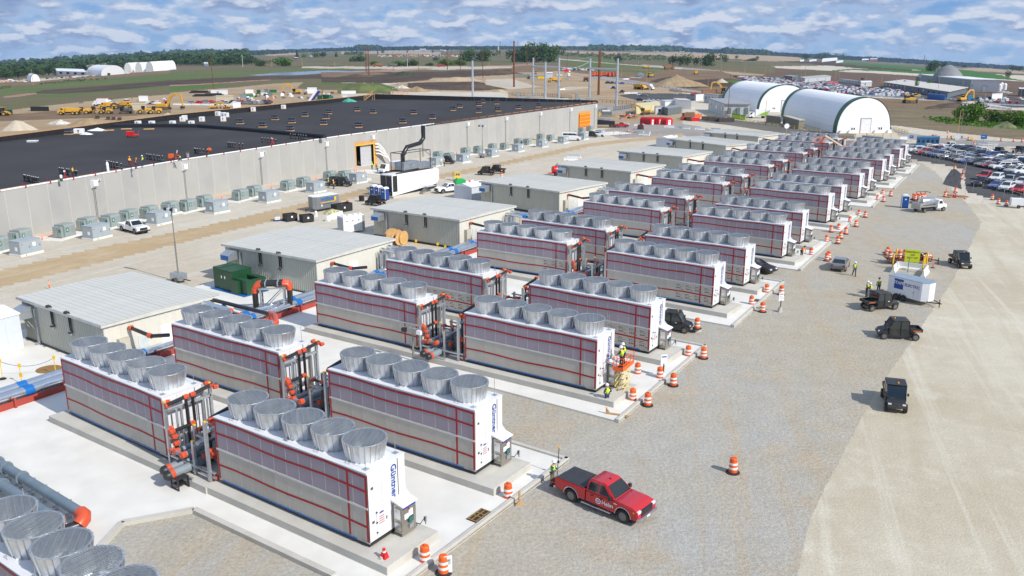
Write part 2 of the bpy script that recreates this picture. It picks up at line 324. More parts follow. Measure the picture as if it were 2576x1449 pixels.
Zs=[
 ('farmland','d',[(-400,-50),(3000,-50),(3000,200),(2576,190),(2100,165),(1500,172),(1290,178),(860,190),(500,190),(0,232),(-400,260)]),
 ('ploughed_field','d',[(1290,178),(1500,170),(1860,166),(2576,205),(3000,230),(3000,290),(2576,262),(2200,225),(1717,200),(1290,196)]),
 ('dull_field','d',[(-400,225),(0,200),(500,182),(860,172),(1290,165),(1560,150),(1700,160),(1950,168),(1950,185),(1717,183),(1500,176),(1290,180),(1290,200),(860,200),(500,250),(200,275),(0,282),(-400,300)]),
 ('stubble_field','s4',[(-200,300),(0,310),(600,330),(1700,370),(1800,400),(1760,440),(1300,440),(700,400),(0,380),(-600,340)]),
 ('stubble_field','s3',[(720,285),(1800,305),(2576,310),(2576,345),(1800,345),(930,320)]),
 ('stubble_field','s5',[(1480,310),(2000,300),(2576,355),(2900,380),(2900,420),(2400,380),(1700,335)]),
 ('stubble_field','s2',[(0,270),(900,275),(1500,300),(1500,340),(900,330),(0,330)]),
 ('stubble_field','s1',[(1400,170),(1900,145),(1900,185),(1450,200)]),
 ('ploughed_field','s1',[(1000,270),(1900,230),(1900,280),(1100,295)]),
 ('dull_field','s2',[(0,385),(1300,380),(1380,450),(2100,460),(2576,460),(2576,500),(0,520)]),
 ('green_field','s3',[(-600,440),(700,440),(2576,600),(2576,560),(1700,500),(1600,380),(1200,400),(700,400),(0,430),(-600,430)]),
 ('dull_field','s3',[(1700,420),(2576,480),(2576,545),(1700,490)]),
 ('ploughed_field','s3',[(680,262),(1700,262),(1700,285),(690,285)]),
 ('bare_soil','s3',[(-400,500),(700,500),(1600,540),(2576,590),(2800,620),(2800,840),(2576,830),(1700,740),(1200,640),(-400,600)]),
 ('green_field','s3',[(800,520),(1100,470),(1650,560),(2290,600),(2100,625),(1300,590)]),
 ('tan_soil','s2',[(-400,900),(2576,900),(2576,600),(1500,640),(1000,720),(900,760),(0,940)]),
 ('tan_soil','s3',[(-100,620),(700,590),(1200,640),(2500,860),(2576,870),(2576,1449),(0,1449)]),
 ('crop_field','s5',[(-1400,440),(0,310),(1200,345),(1400,360),(1500,310),(1850,355),(2250,410),(2290,440),(2576,490),(2900,520),(2900,545),(2576,500),(1600,420),(0,330)]),
 ('crop_field','s5',[(0,215),(700,265),(1130,305),(1140,345),(400,290),(0,250)]),
 ('dark_soil','s5',[(0,255),(500,300),(1150,350),(1130,358),(400,325),(0,300)]),
 ('dark_soil','s4',[(1400,440),(2000,445),(2576,490),(2576,540),(1900,480)]),
 ('crop_field','s4',[(2350,450),(2576,465),(2576,500),(2430,490)]),
 ('bare_soil','s4',[(-200,540),(0,570),(700,570),(1240,640),(1240,700),(1000,760),(1700,900),(2576,975),(2576,1100),(-200,900)]),
 ('dark_soil','s4',[(0,730),(700,700),(1100,760),(1800,880),(1400,890),(600,820),(0,850)]),
 ('tan_soil','s4',[(560,590),(1240,640),(1200,660),(760,640)]),
 ('grass_verge','s4',[(700,715),(1100,770),(850,780),(640,745)]),
 ('road','s4',[(-600,490),(0,535),(560,580),(560,590),(0,560),(-600,510)]),
 ('green_field','s0',[(-600,740),(0,690),(1000,600),(2000,520),(2576,455),(2576,590),(1000,680),(600,740),(0,800),(-600,860)]),
 ('dull_field','s0',[(-600,850),(0,800),(700,800),(1500,740),(2576,650),(2576,780),(2000,830),(1300,890),(600,960),(0,1020),(-600,1090)]),
 ('green_field','s0',[(300,800),(1000,755),(2576,655),(2576,690),(1500,770),(900,830)]),
 ('dark_soil','s0',[(400,770),(660,715),(1000,690),(1500,655),(2000,615),(2576,565),(2576,650),(1500,735),(900,770)]),
 ('bare_soil','s0',[(-600,640),(0,600),(600,580),(1300,510),(2000,455),(2576,425),(2576,455),(1300,560),(600,625),(0,680),(-600,720)]),
 ('pale_track','s0',[(-200,570),(300,560),(1300,490),(2576,390),(2576,415),(1400,500),(600,580),(0,600),(-200,610)]),
 ('silt_ground','s0',[(40,815),(400,765),(560,755),(560,775),(300,815),(60,835)]),
 ('dull_field','s1',[(-10,440),(700,370),(2576,375),(2576,410),(1600,400),(800,420),(-10,475)]),
 ('green_field','s1',[(-10,455),(1000,415),(1900,395),(2576,400),(2576,425),(1200,480),(1000,520),(-10,560)]),
 ('dark_soil','s1',[(-10,568),(1200,510),(2000,490),(2576,460),(2900,460),(2900,540),(1600,550),(700,620),(-10,645)]),
 ('silt_ground','s1',[(-10,640),(700,605),(1500,555),(1500,565),(700,620),(-10,655)]),
 ('dull_field','s1',[(-10,660),(1500,570),(2576,540),(2576,690),(1900,690),(1200,640),(800,680),(-10,750)]),
 ('grass_verge','s1',[(-10,660),(800,625),(850,650),(400,700),(-10,730)]),
 ('dull_field','s1',[(1300,650),(2200,620),(2576,600),(2700,720),(1900,700)]),
 ('tan_soil','s1',[(-10,760),(900,680),(1500,620),(2000,600),(1900,690),(2576,730),(2576,1449),(-10,1449)]),
 ('tan_soil','s0',[(-600,1100),(0,1040),(600,960),(1300,885),(2576,780),(2576,1449),(-600,1449)]),
 ('bare_soil','s0',[(-200,1110),(1200,1000),(2576,960),(2576,1060),(1600,1130),(700,1160),(-200,1200)]),
 ('water','s1',[(1190,482),(1500,462),(2200,424),(2576,424),(2900,435),(2900,450),(2576,452),(1900,486),(1300,498)]),
 ('water','s2',[(-200,590),(0,592),(500,580),(500,600),(0,612),(-200,612)]),
 ('silt_ground','s2',[(220,608),(600,590),(1400,560),(2576,520),(2900,500),(2900,475),(2400,505),(1500,540),(600,575)]),
 ('pale_track','s2',[(-600,520),(2576,520),(2576,545),(1600,570),(700,560),(-600,545)]),
 ('silt_ground','s2',[(220,605),(600,572),(1400,545),(1250,570),(800,600)]),
 ('dark_soil','s2',[(-300,620),(800,605),(1300,600),(2576,565),(2576,640),(1900,680),(1400,690),(1300,730),(900,760),(600,775),(-300,760)]),
 ('bare_soil','s2',[(-300,610),(500,600),(700,630),(300,680),(-300,680)]),
 ('grass_verge','s2',[(-300,765),(600,775),(840,840),(860,900),(500,800),(-300,790)]),
 ('dull_field','s2',[(-300,790),(500,800),(860,890),(1000,930),(-300,930)]),
 ('dark_soil','s2',[(1000,770),(2000,745),(2420,810),(2250,880),(1500,880),(1000,840)]),
 ('pale_track','s2',[(1400,720),(1900,690),(2100,740),(1700,745)]),
 ('pale_track','s3',[(0,700),(300,800),(430,820),(0,870),(-400,850),(-400,720)]),
 ('pale_track','s3',[(760,830),(1160,830),(1160,850),(800,880)]),
 ('dark_soil','s3',[(2080,740),(2380,670),(2700,720),(2800,850),(2500,830)]),
 ('road','s3',[(1150,660),(1600,690),(2576,850),(2900,900),(2900,930),(2576,890),(1600,730),(1150,690)]),
 ('pale_track','s3',[(700,402),(1600,476),(2576,545),(2576,560),(1600,490),(700,412)]),
 ('car_park','s3',[(1600,960),(1900,920),(2576,930),(2900,960),(2900,1020),(2576,1050),(1900,1040)]),
 ('road','s3',[(1280,1090),(1850,1110),(1850,1170),(1480,1240),(1280,1240)]),
 ('car_park','s4',[(740,660),(1500,680),(2576,760),(2576,950),(2000,905),(1300,780),(1080,760),(860,700)]),
 ('car_park','s5',[(-300,560),(0,570),(1080,640),(1740,700),(2700,770),(2700,900),(2400,900),(1840,800),(1500,800),(400,740),(0,720),(-300,690)]),
 ('bare_soil','s5',[(-400,740),(0,740),(1100,790),(1580,800),(2000,920),(2700,950),(2700,1000),(1600,1100),(900,1000),(300,920),(-400,900)]),
 ('dark_soil','s5',[(1080,910),(1300,850),(1640,810),(1640,860),(1300,920)]),
 ('dry_scrub','s5',[(300,890),(1000,900),(1500,930),(2700,1100),(2700,1400),(2576,1390),(1600,1290),(700,1180),(530,1170),(400,960)]),
 ('grass_verge','s5',[(1050,1050),(1500,1060),(2576,1180),(2700,1250),(2300,1220),(1700,1170),(1300,1110)]),
 ('road','s5',[(560,1210),(900,1290),(1400,1370),(2700,1420),(2700,1500),(1200,1449),(700,1330)]),
 ('road','d',[(1500,330),(1640,300),(1760,318),(1960,372),(2000,420),(1900,380),(1717,340),(1560,348)]),
 ('dark_ramp','t4',[(-100,20),(700,30),(1500,120),(1950,210),(2600,250),(2600,330),(1500,240),(700,120)]),
 ('gravel_yard','d',[(1900,380),(2100,370),(2300,400),(2350,430),(2440,520),(2480,560),(2400,700),(2300,850),(2195,1000),(2100,1180),(2040,1300),(1975,1600),(-300,1700),(-300,1290),(480,1270),(900,1240),(1180,1060),(1100,960),(1400,860),(1640,650)]),
 ('dirt_road','d',[(2430,510),(2576,520),(3000,600),(3400,1000),(3400,1700),(1970,1600),(2040,1300),(2100,1180),(2195,1000),(2300,850),(2400,700),(2470,560)]),
 ('dirt_lane','r01',[(-300,700),(0,590),(700,430),(1500,265),(2576,20),(2576,90),(1800,280),(900,500),(0,720),(-300,820)]),
 ('dirt_lane','t2',[(0,1160),(500,1040),(1500,860),(2576,640),(2576,700),(1500,930),(0,1260)]),
 ('dirt_lane','t3',[(0,640),(1100,400),(1700,330),(2576,240),(2576,300),(1700,380),(1200,440),(0,700)]),
 ('car_park','t5',[(820,380),(900,290),(1400,270),(1700,260),(2700,480),(2900,560),(2900,1300),(2576,1210),(1700,960),(1680,620),(1300,545),(850,470)]),
 ]
def build_ground():
 cols=np.concatenate([np.linspace(-180,-40,30)[:-1],np.linspace(-40,-35,14)[:-1],np.linspace(-35,35,1000),np.linspace(35,40,14)[1:],np.linspace(40,180,30)[1:]])
 dep=np.concatenate([np.array([60,45]),np.linspace(36,6,300)[:-1],np.linspace(6,.2,330)])
 d=np.concatenate([[.0],CAM_H/np.tan(np.radians(dep))])
 az=np.radians(cols); A,Dm=np.meshgrid(az,d); X=Dm*np.sin(A); Y=Dm*np.cos(A); Z=terr(X,Y)
 nr,nc=X.shape
 def proj(X,Y,Z):
  dd=Y*cp_-(Z-CAM_H)*sp_; u=Y*sp_+(Z-CAM_H)*cp_; dd=np.where(dd<1,1,dd)
  return PW/2+FPX*X/dd,PH/2-FPX*u/dd
 xc=(X[:-1,:-1]+X[1:,1:])/2; yc=(Y[:-1,:-1]+Y[1:,1:])/2; zc=terr(xc,yc)
 px,py=proj(xc,yc,zc); vis=(yc*cp_-(zc-CAM_H)*sp_)>5
 j=lambda a,b,s:np.sin(xc*a+1.3*s)*np.sin(yc*b+s)+.5*np.sin(xc*a*2.7+s)*np.sin(yc*b*3.1+2*s)
 dist=np.hypot(xc,yc); amp=np.clip(1.6+0*dist,0,2)
 k=np.clip(120/dist,.02,1)
 px=px+amp*j(.9,.7,1)*1.0+np.random.normal(0,.6,px.shape)*np.clip(60/dist,0,1); py=py+(.8*j(.8,.6,2)+np.random.normal(0,.3,px.shape))*np.clip(60/dist,0,1)+.5*np.sin(xc*.11+yc*.013)*np.clip(dist/400-.5,0,1)
 names=['ground']+[z for z in dict.fromkeys(z[0]for z in Zs)if z!='ground']
 idx={n:i for i,n in enumerate(names)}; zone=np.zeros(px.shape,int)
 for zn,key,poly in Zs:
  P=[D(key,*p)for p in poly]; inside=np.zeros(px.shape,bool); n=len(P)
  for i in range(n):
   x1,y1=P[i]; x2,y2=P[(i+1)%n]
   if y1==y2:continue
   c=((y1>py)!=(y2>py))&(px<(x2-x1)*(py-y1)/(y2-y1)+x1); inside^=c
  zone[inside&vis]=idx[zn]
 V=np.stack([X.ravel(),Y.ravel(),Z.ravel()],1)
 r,c=np.meshgrid(np.arange(nr-1),np.arange(nc-1),indexing='ij'); q=np.stack([r*nc+c,r*nc+c+1,(r+1)*nc+c+1,(r+1)*nc+c],-1)
 for n,i in idx.items():
  F=q[zone==i]
  if len(F)==0:continue
  used,inv=np.unique(F.ravel(),return_inverse=True); me=bpy.data.meshes.new(n)
  me.vertices.add(len(used)); vv=V[used].copy()
  me.vertices.foreach_set('co',vv.astype(np.float32).ravel())
  me.loops.add(len(inv)); me.loops.foreach_set('vertex_index',inv[::1].astype(np.int32))
  me.polygons.add(len(F)); me.polygons.foreach_set('loop_start',np.arange(0,len(inv),4,dtype=np.int32)); me.polygons.foreach_set('loop_total',np.full(len(F),4,np.int32))
  me.update(calc_edges=True); me.materials.append(ZM[n]); me.flip_normals()
  me.polygons.foreach_set('use_smooth',[True]*len(F))
  o=link(n,me); st_(o)
build_ground()
# ------------------------------------------------------------------ the cooling plant: pads, plinths, units, pipe racks, pump houses
UB=.70; UH=4.3; ULEN=12.6; UWID=3.0
PMU=mat('upper_filter_board',(.33,.28,.32),.75,var=.04,sc=.8,obvar=.05); PML=mat('lower_filter_board',(.48,.445,.385),.75,var=.05,sc=.8,obvar=.05)
PMP=mat('printed_cardboard',(.42,.36,.27),.8,var=.05); BLUEF=mat('blue_film',(.006,.13,.42),.35,var=.05)
FRAMEG=mat('frame_rail_grey',(.46,.45,.44),.6,.0); BLUELOGO=mat('logo_blue',(.01,.06,.30),.5); INKG=mat('printed_ink',(.10,.09,.08),.8)
SHR=mat('shroud_steel',(.62,.64,.655),.40,.85,var=.20,sc=1.1)
ORB=mat('orange_elbow',(.60,.085,.03),.38,var=.05); PIPEB=mat('black_pipe',(.022,.02,.02),.35,var=.1); PIPEG=mat('grey_pipe',(.22,.26,.29),.45,var=.05)
INSUL=mat('silver_pipe_cladding',(.66,.70,.74),.22,.9,var=.06); CREAM=mat('cream_siding',(.60,.58,.51),.6,var=.03); TAUPE=mat('taupe_cabinet',(.46,.43,.35),.6)
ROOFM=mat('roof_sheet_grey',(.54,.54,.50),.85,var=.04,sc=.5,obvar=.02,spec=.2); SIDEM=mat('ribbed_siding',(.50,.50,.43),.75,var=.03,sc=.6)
def fan_meshes():
 n=24; b=MB(); vs=[]
 r0,r1,h=1.0,1.19,1.08
 for r,z in((r0,0),(r1,h),(r1-.05,h),(r0-.05,0)):
  for i in range(n):t=2*PI*i/n; vs.append((r*math.cos(t),r*math.sin(t),z))
 fs=[]
 for k in range(3):
  for i in range(n):fs.append((k*n+i,k*n+(i+1)%n,(k+1)*n+(i+1)%n,(k+1)*n+i))
 b.add(vs,fs,0)
 for i in range(n):
  t=2*PI*i/n; c,s_=math.cos(t),math.sin(t)
  b.add([(r0*c-.02*s_,r0*s_+.02*c,0),(r0*c+.02*s_,r0*s_-.02*c,0),((r0+.06)*c,(r0+.06)*s_,0),(r1*c-.02*s_,r1*s_+.02*c,h),(r1*c+.02*s_,r1*s_-.02*c,h),((r1+.06)*c,(r1+.06)*s_,h)],[(0,2,5,3),(2,1,4,5)],0)
 b.tube([(1.215*math.cos(2*PI*i/24),1.215*math.sin(2*PI*i/24),h)for i in range(25)],.018,4,0)
 sh=b.mesh('shroud',SHR)
 g=MB()
 for k in range(-11,12):
  a=k*.102; w=math.sqrt(max(0,1.16**2-a*a)); g.bx(-w,w,a-.007,a+.007,h-.02,h+.0,0)
  if k%3==0:g.bx(a-.009,a+.009,-w,w,h+.001,h+.016,0)
 gr=g.mesh('grille',STEEL)
 f=MB(); f.cyl((0,0,.05),(0,0,.42),.22,n=12,mi=0)
 for i in range(5):
  t=2*PI*i/5; p=lambda r,a,z:(r*math.cos(t+a),r*math.sin(t+a),z)
  f.add([p(.2,-.25,.30),p(.2,.3,.16),p(.92,.18,.14),p(.92,-.16,.26)],[(0,1,2,3),(3,2,1,0)],0)
 f.cyl((0,0,.0),(0,0,.02),.96,n=24,mi=1)
 fa=f.mesh('fan_rotor',[mat('fan_grey',(.30,.31,.32),.5,.4),mat('bright_deck',(.62,.70,.72),.3,.4)])
 return sh,gr,fa
SHM,GRM,FAM=fan_meshes()
def cooling_unit():
 t=T('cooling_unit','','cooling unit')
 b=MB(); L_,w,h=ULEN,UWID,UH
 b.bx(-L_,0,.10,w-.02,.22,h,0); b.bx(-L_-.03,.03,.0,w,h,h+.05,0)
 b.bx(-L_,-.0,.06,.10,h-.12,h,0); b.bx(.0,.02,w-.62,w-.58,1.9,h-.05,1); b.bx(.001,.012,1.1,1.115,.4,h-.1,2); b.bx(.001,.012,.15,w-.15,2.28,2.295,2)
 b.ob('casing',[WHITEP,BLACKM,mat('seam_grey',(.45,.46,.48),.6)],t)
 b=MB(); b.bx(-L_,0,.08,w,.0,.20,0); b.ob('base_frame',BLACKM,t)
 b=MB(); b.bx(-L_,0,.03,.09,.16,.25,0); b.ob('rail',FRAMEG,t); b=MB(); b.bx(-L_+.3,-.9,.005,.028,.16,.24,0); b.ob('blue_film',BLUEF,t)
 pit=L_/12; pu=MB(); pu.bx(-pit+.025,-.025,.035,.095,2.34,4.2,0); pu=pu.mesh('panel',PMU)
 pl=MB(); pl.bx(-pit+.025,-.025,.035,.095,.27,2.18,0); pl=pl.mesh('panel',PML)
 for i in range(12):
  for m in(pu,pl):
   o=link('panel',m,t,(-i*pit,0,0))
 b=MB()
 for i in range(13):b.bx(-i*pit-.022-(.0 if i else-.022),-i*pit+.022-(.022 if i==0 else 0),.03,.09,.25,4.2,0)
 b.ob('frame_rails',FRAMEG,t); b=MB(); b.bx(-L_,0,.0,.085,2.2,2.32,0); b.ob('rail',[mat('mid_rail',(.58,.58,.55),.5)],t)
 def tape(x0,x1,z0,z1,y=.018):
  q=MB(); n=8
  for i in range(n):
   a,c=x0+(x1-x0)*i/n,x0+(x1-x0)*(i+1)/n
   if x1-x0>2:s1,s2=.05*math.sin(i*1.3),.05*math.sin((i+1)*1.3); q.add([(a,y,z0+s1),(c,y,z0+s2),(c,y,z1+s2),(a,y,z1+s1)],[(0,1,2,3)],0)
  if x1-x0<=2:q.bx(x0,x1,y-.004,y+.004,z0,z1,0)
  q.ob('tape',REDT,t)
 tape(-L_,0,4.06,4.20); tape(-L_,0,3.22,3.36); tape(-L_,0,1.12,1.26)
 tape(-.15,-.01,.3,4.12,.012); tape(-1.48,-1.35,.3,4.12,.012); tape(-L_+.02,-L_+.14,.3,4.12,.012)
 for i in range(5):
  cx=-1.48-i*2.41
  s_=link('shroud',SHM,t,(cx,w/2,h+.05),rz=.0); g=link('grille',GRM,s_); g.rotation_euler=(0,0,(.5,.0,.9,.3,1.2)[i]); link('fan_rotor',FAM,s_)
 b=MB()
 for i in range(5):b.tube([(-1.4-i*2.41-.2+.16*math.cos(a),.25,h+.05+.16*math.sin(a))for a in(0,.8,1.57,2.35,3.14)],.02,4,0)
 b.ob('lifting_eyes',GALV,t)['kind']='stuff'
 for x,y in((-.35,.35),(-.35,w-.35),(-6.5,.35),(-L_+.4,w-.3)):
  b=MB(); b.cyl((x,y,h),(x,y,h+1.25),.016,n=4,mi=0); b.bx(x-.15,x+.15,y-.15,y+.15,h+.05,h+.075,0); b.ob('lightning_rod',GALV,t)
 return t
def end_kit(t):
 """door, vents, logo and control cabinet on the end towards the yard"""
 w=UWID
 b=MB(); b.bx(.006,.035,.62,1.42,.32,1.98,0); d=b.ob('door',WHITEP,t)
 q=MB();
 for z in(.55,1.15,1.75):q.bx(.03,.06,.58,.68,z,z+.08,0)
 q.bx(.03,.07,1.34,1.38,1.1,1.28,0); q.ob('hinge',BLACKM,d)
 q=MB(); q.bx(.036,.04,.85,1.15,1.62,1.72,0); q.ob('notice',BLUELOGO,d)
 q=MB()
 for k in range(4):q.bx(.036,.04,.80,1.20,1.42-.13*k,1.46-.13*k,0)
 q.ob('notice',REDT,d)
 for z in(3.25,1.25):
  b=MB(); b.bx(.004,.03,.30,.46,z,z+.14,0); b.ob('vent',[mat('vent_grey',(.08,.09,.10),.6)],t)
 text('Güntner',.58,BLUELOGO,t,'logo',(.024,2.05,3.05),(PI/2,PI/2,PI/2),.004)
 k=MB(); k.bx(.10,.75,1.85,2.85,.05,1.75,0); k.bx(.70,.78,1.78,2.92,.0,1.8,0)
 c=k.ob('control_cabinet',[mat('stainless',(.42,.39,.34),.28,.85,var=.06)],t,bevel=.02)
 k=MB(); k.prism([(.02,1.92),(.88,1.76),(.88,1.82),(.02,2.05)],'y',1.76,2.94,0); k.prism([(.0,2.05),(.0,2.3),(.3,1.98)],'y',2.91,2.94,0); k.ob('rain_hood',WHITE,c)
 k=MB(); k.bx(.785,.80,1.86,2.84,1.58,1.74,0); k.ob('sign_strip',BLUELOGO,c)
 k=MB(); k.bx(.785,.81,1.95,2.3,.95,1.25,0); k.ob('notice',WHITE,c)
 k=MB(); k.bx(.785,.84,2.28,2.6,1.05,1.42,0); k.ob('display',WHITE,c); k=MB(); k.bx(.785,.88,2.25,2.62,.68,1.0,0); k.ob('screen',[mat('teal_screen',(.03,.12,.12),.3)],c)
 k=MB(); k.bx(.785,.86,2.3,2.62,.3,.55,0); k.ob('outlet_box',GALV,c); k=MB(); k.cyl((.785,2.32,1.5),(.85,2.32,1.5),.06,n=8,mi=0); k.ob('switch',RED,c)
 k=MB(); k.bx(.25,.7,1.74,1.85,1.0,1.6,0); k.ob('side_duct',STEEL,c); k=MB(); k.bx(.25,.7,1.74,1.85,.35,.75,0); k.ob('side_duct',STEEL,c)
 k=MB(); k.cyl((.5,3.12,-.05),(.5,3.12,1.7),.03,n=6,mi=0); k.tube([(.4,3.0,.2),(.8,3.2,.1),(1.0,3.4,.5),(1.0,3.45,.05)],.03,5,1); k.bx(.9,1.05,3.4,3.5,.2,.5,0); k.ob('conduit',[GALV,BLACKM],t)
UP={}
B0=[('B0',-14.8,26.7,-35.5),('B1',-7.6,39.7,-34.6),('A1',-22.3,49.8,-35.9),('A2',-17.1,58.2,-33.4),('B2',-2.3,47.8,-33.9),('B3',6.5,61.1,-33.3),('A3',-8.4,71.0,-33.6),
 ('A4',-2.9,80.1,-33.8),('B4',12.0,69.9,-34.8),('B5',20.7,83.7,-35.6),('A5',6.3,95.0,-32.5),('A6',11.6,102.4,-35.0),('B6',26.2,92.3,-36.0),('A7',20.7,116.3,-36.3),('B7',34.7,105.8,-35.6),('B8',39.9,114.4,-34.8)]
for n,x,y,a in B0:UP[n]=(x,y,R_(a))
FARU={'A8':((1532,478.5),(1724.8,499.4)),'A9':((1639.7,446),(1817.3,463.5)),'A10':((1696.3,427.7),(1866.5,443.5)),'A11':((1776.5,404.4),(1933.2,418.5)),'A12':((1817.3,391),(1969,405.2)),
 'A13':((1879,373.5),(2019.8,386)),'A14':((1912,363),(2046.5,375.2)),'A15':((1959,349.4),(2084.8,359.4)),'A16':((1984,342),(2107.3,350.2)),
 'B9':((1892,471),(2084.8,491.9)),'B10':((1935.6,451.9),(2117.3,470.2)),'B11':((1997.3,425.2),(2163.3,440.3)),'B12':((2030.6,410.5),(2186.6,425.3)),'B13':((2076.5,391),(2220.8,403.7)),
 'B14':((2105,379.4),(2239,392)),'B15':((2135.6,364.4),(2264,376.2)),'B16':((2156,356.5),(2278.3,366.2))}
for n,(l,r)in FARU.items():
 a,b=G(*l,UB+UH),G(*r,UB+UH); u=ang(a,b); UP[n]=(b.x,b.y,min(max(u,R_(-38)),R_(-32)),min(max((b-a).length/ULEN,.92),1.1))
def slab():
 fing=[((1045,1449),(1432,1155)),((1557,1060),(1778,871)),((1847,821),(1974,709)),((2015,679.7),(2095.6,606.3)),((2122,583),(2172,536)),((2196.6,521),(2235.8,483.7)),((2250.8,474.5),(2280.8,444.5)),((2291.6,437.8),(2314,413.7))]
 e=R_(-34.5); c,s=math.cos(e),math.sin(e); k=0
 m=MB(); hw=G(*fing[0][0],.15); far=G(*fing[0][1],.15)
 cm=MB()
 for i,(a,b)in enumerate(fing):
  A=G(*a,.15);B=G(*b,.15)
  if i==0:A=A+(A-B)*1.6
  Lk=21.0; A2=Vector((A.x-Lk*c,A.y-Lk*s,.15)); B2=Vector((B.x-Lk*c,B.y-Lk*s,.15))
  if i:m=MB()
  if i==0:
   pit=[at('r02',920,1050,.15),at('r02',1465,950,.15),at('r02',2520,1449,.15),Vector((A.x-3.2*c-0,A.y-3.2*s,.15))]
   pts=[B,B2,];
   p0=at('r02',760,1225,.15); p00=p0+(p0-pit[0])*2.5
   poly=[B,A,pit[3],pit[2],pit[1],pit[0],p0,p00,Vector((p00.x-9,p00.y+3,.15)),Vector((A2.x-14,A2.y+13,.15)),B2]
   m.prism([(p.x,p.y)for p in poly],'z',.0,.15,0); st_(m.ob('concrete_pad',CONC))
   kb=MB(); P=[p0,pit[0],pit[1],pit[2]]
   for u,v in zip(P,P[1:]):
    d=(v-u).normalized(); nrm=Vector((-d.y,d.x,0))*.18
    z1=Vector((0,0,.14)); kb.add([u+nrm-z1,v+nrm-z1,v-nrm-z1,u-nrm-z1,u+nrm+Vector((0,0,.13)),v+nrm+Vector((0,0,.13)),v-nrm+Vector((0,0,.13)),u-nrm+Vector((0,0,.13))],[(0,1,2,3),(4,7,6,5),(0,4,5,1),(1,5,6,2),(2,6,7,3),(3,7,4,0)],0)
   st_(kb.ob('kerb',CONCD))
  else:
   m.prism([(p.x,p.y)for p in(A,B,B2,A2)],'z',.0,.147,0); st_(m.ob('concrete_pad',CONC))
  kb=MB(); wd=.30
  def edge(u,v):
   d=(v-u).normalized(); nrm=Vector((-d.y,d.x,0))*wd
   h=.30 if True else .2
   us=[Vector((q.x,q.y,0))for q in(u,v,v+nrm,u+nrm)]; hi=[Vector((q.x,q.y,h))for q in us]
   cm2=MB(); cm2.add(us+hi,[(0,1,2,3),(4,7,6,5),(0,4,5,1),(1,5,6,2),(2,6,7,3),(3,7,4,0)],0); st_(cm2.ob('kerb',CONCD,bevel=.03))
  edge(A,B); Bk=B+Vector((-c*9,-s*9,0)); edge(B+Vector((-s,c,0))*.0,Bk)
  fing[i]=(A,B,A2,B2)
 for i in range(8):
  A,B,A2,B2=fing[i]; nx=fing[i+1]if i<7 else None
  q=lambda P,l:Vector((P.x-l*c,P.y-l*s,0))
  if nx:quadp=[q(B,12.5),q(nx[0],12.5),q(nx[0],42.5),q(B,42.5)]
  m=MB()
  if nx:m.prism([(p.x,p.y)for p in quadp],'z',0,.141,0); st_(m.ob('concrete_pad',CONC))
  m=MB(); quadp=[q(A,20.9),q(B,20.9),q(B,42.5),q(A,42.5 if i else 33)]
  m.prism([(p.x,p.y)for p in quadp],'z',0,.144,0); st_(m.ob('concrete_pad',CONC))
slab()
m=MB(); m.prism([tuple(G(*p)[:2])for p in((-500,1150),(-300,900),(60,832),(300,770),(500,722),(560,700),(840,745),(500,1000),(160,1090))],'z',0,.138,0); st_(m.ob('concrete_pad',CONC))
proto=cooling_unit(); protoE=None
rows=[n for n in UP]
ordn=lambda k:NTH[k-1]
def unit_label(n):
 c='outer' if n[0]=='B' else 'inner'; k=int(n[1:])
 if n=='B0':return 'cooling unit with five steel fan shrouds cut off by the bottom left of the picture'
 if k==1:return{'A':'nearest cooling unit of the inner column, beside the open concrete apron','B':'nearest whole cooling unit with logo and orange drums by its end'}[n[0]]
 return 'red-taped cooling unit with five fan shrouds, %s from the front in the %s column'%(ordn(k),'yard-side' if n[0]=='B' else 'pump-house-side')
units={}
used=False
for kind in 'AB':
 for n in[x for x in UP if x[0]==kind]:
  u=UP[n]; sc=u[3]if len(u)>3 else 1.0
  if kind=='B' and protoE is None:
   protoE=clone(proto,(0,0,0),0); end_kit(protoE); o=protoE; o.location=(u[0],u[1],UB); o.rotation_euler=(0,0,u[2])
  elif kind=='B':o=clone(protoE,(u[0],u[1],UB),u[2])
  elif not used:used=True; o=proto; o.location=(u[0],u[1],UB); o.rotation_euler=(0,0,u[2])
  else:o=clone(proto,(u[0],u[1],UB),u[2])
  o.scale=(sc,1,1); o['label']=unit_label(n); o['group']='cooling units in two long columns'; units[n]=o
for k in range(0,17):
 b=UP.get('B%d'%k); a=UP.get('A%d'%k)
 if b is None:continue
 yaw=b[2]; Lk=(ULEN+5.2+ULEN+.9)if a else ULEN+3
 m=MB(); m.bx(-Lk,1.95,-.75,UWID+.45,.15,.62,0); o=m.ob('plinth',CONCD,None,bevel=.02); o.location=(b[0],b[1],0); o.rotation_euler=(0,0,yaw); st_(o)
 if a:
  m=MB(); m.bx(-ULEN-.7,5.0,-.7,UWID+.5,.15,.615,0); o=m.ob('plinth',CONCD,None); o.location=(a[0],a[1],0); o.rotation_euler=(0,0,a[2]); st_(o)
 for n in('A%d'%k,'B%d'%k):
  if n in UP:
   u=UP[n]; m=MB(); m.bx(-ULEN*.98,-.1,.2,UWID-.2,.60,.71,0); link('base_frame',m.mesh('base_frame',BLACKM),units[n],(0,0,-UB))
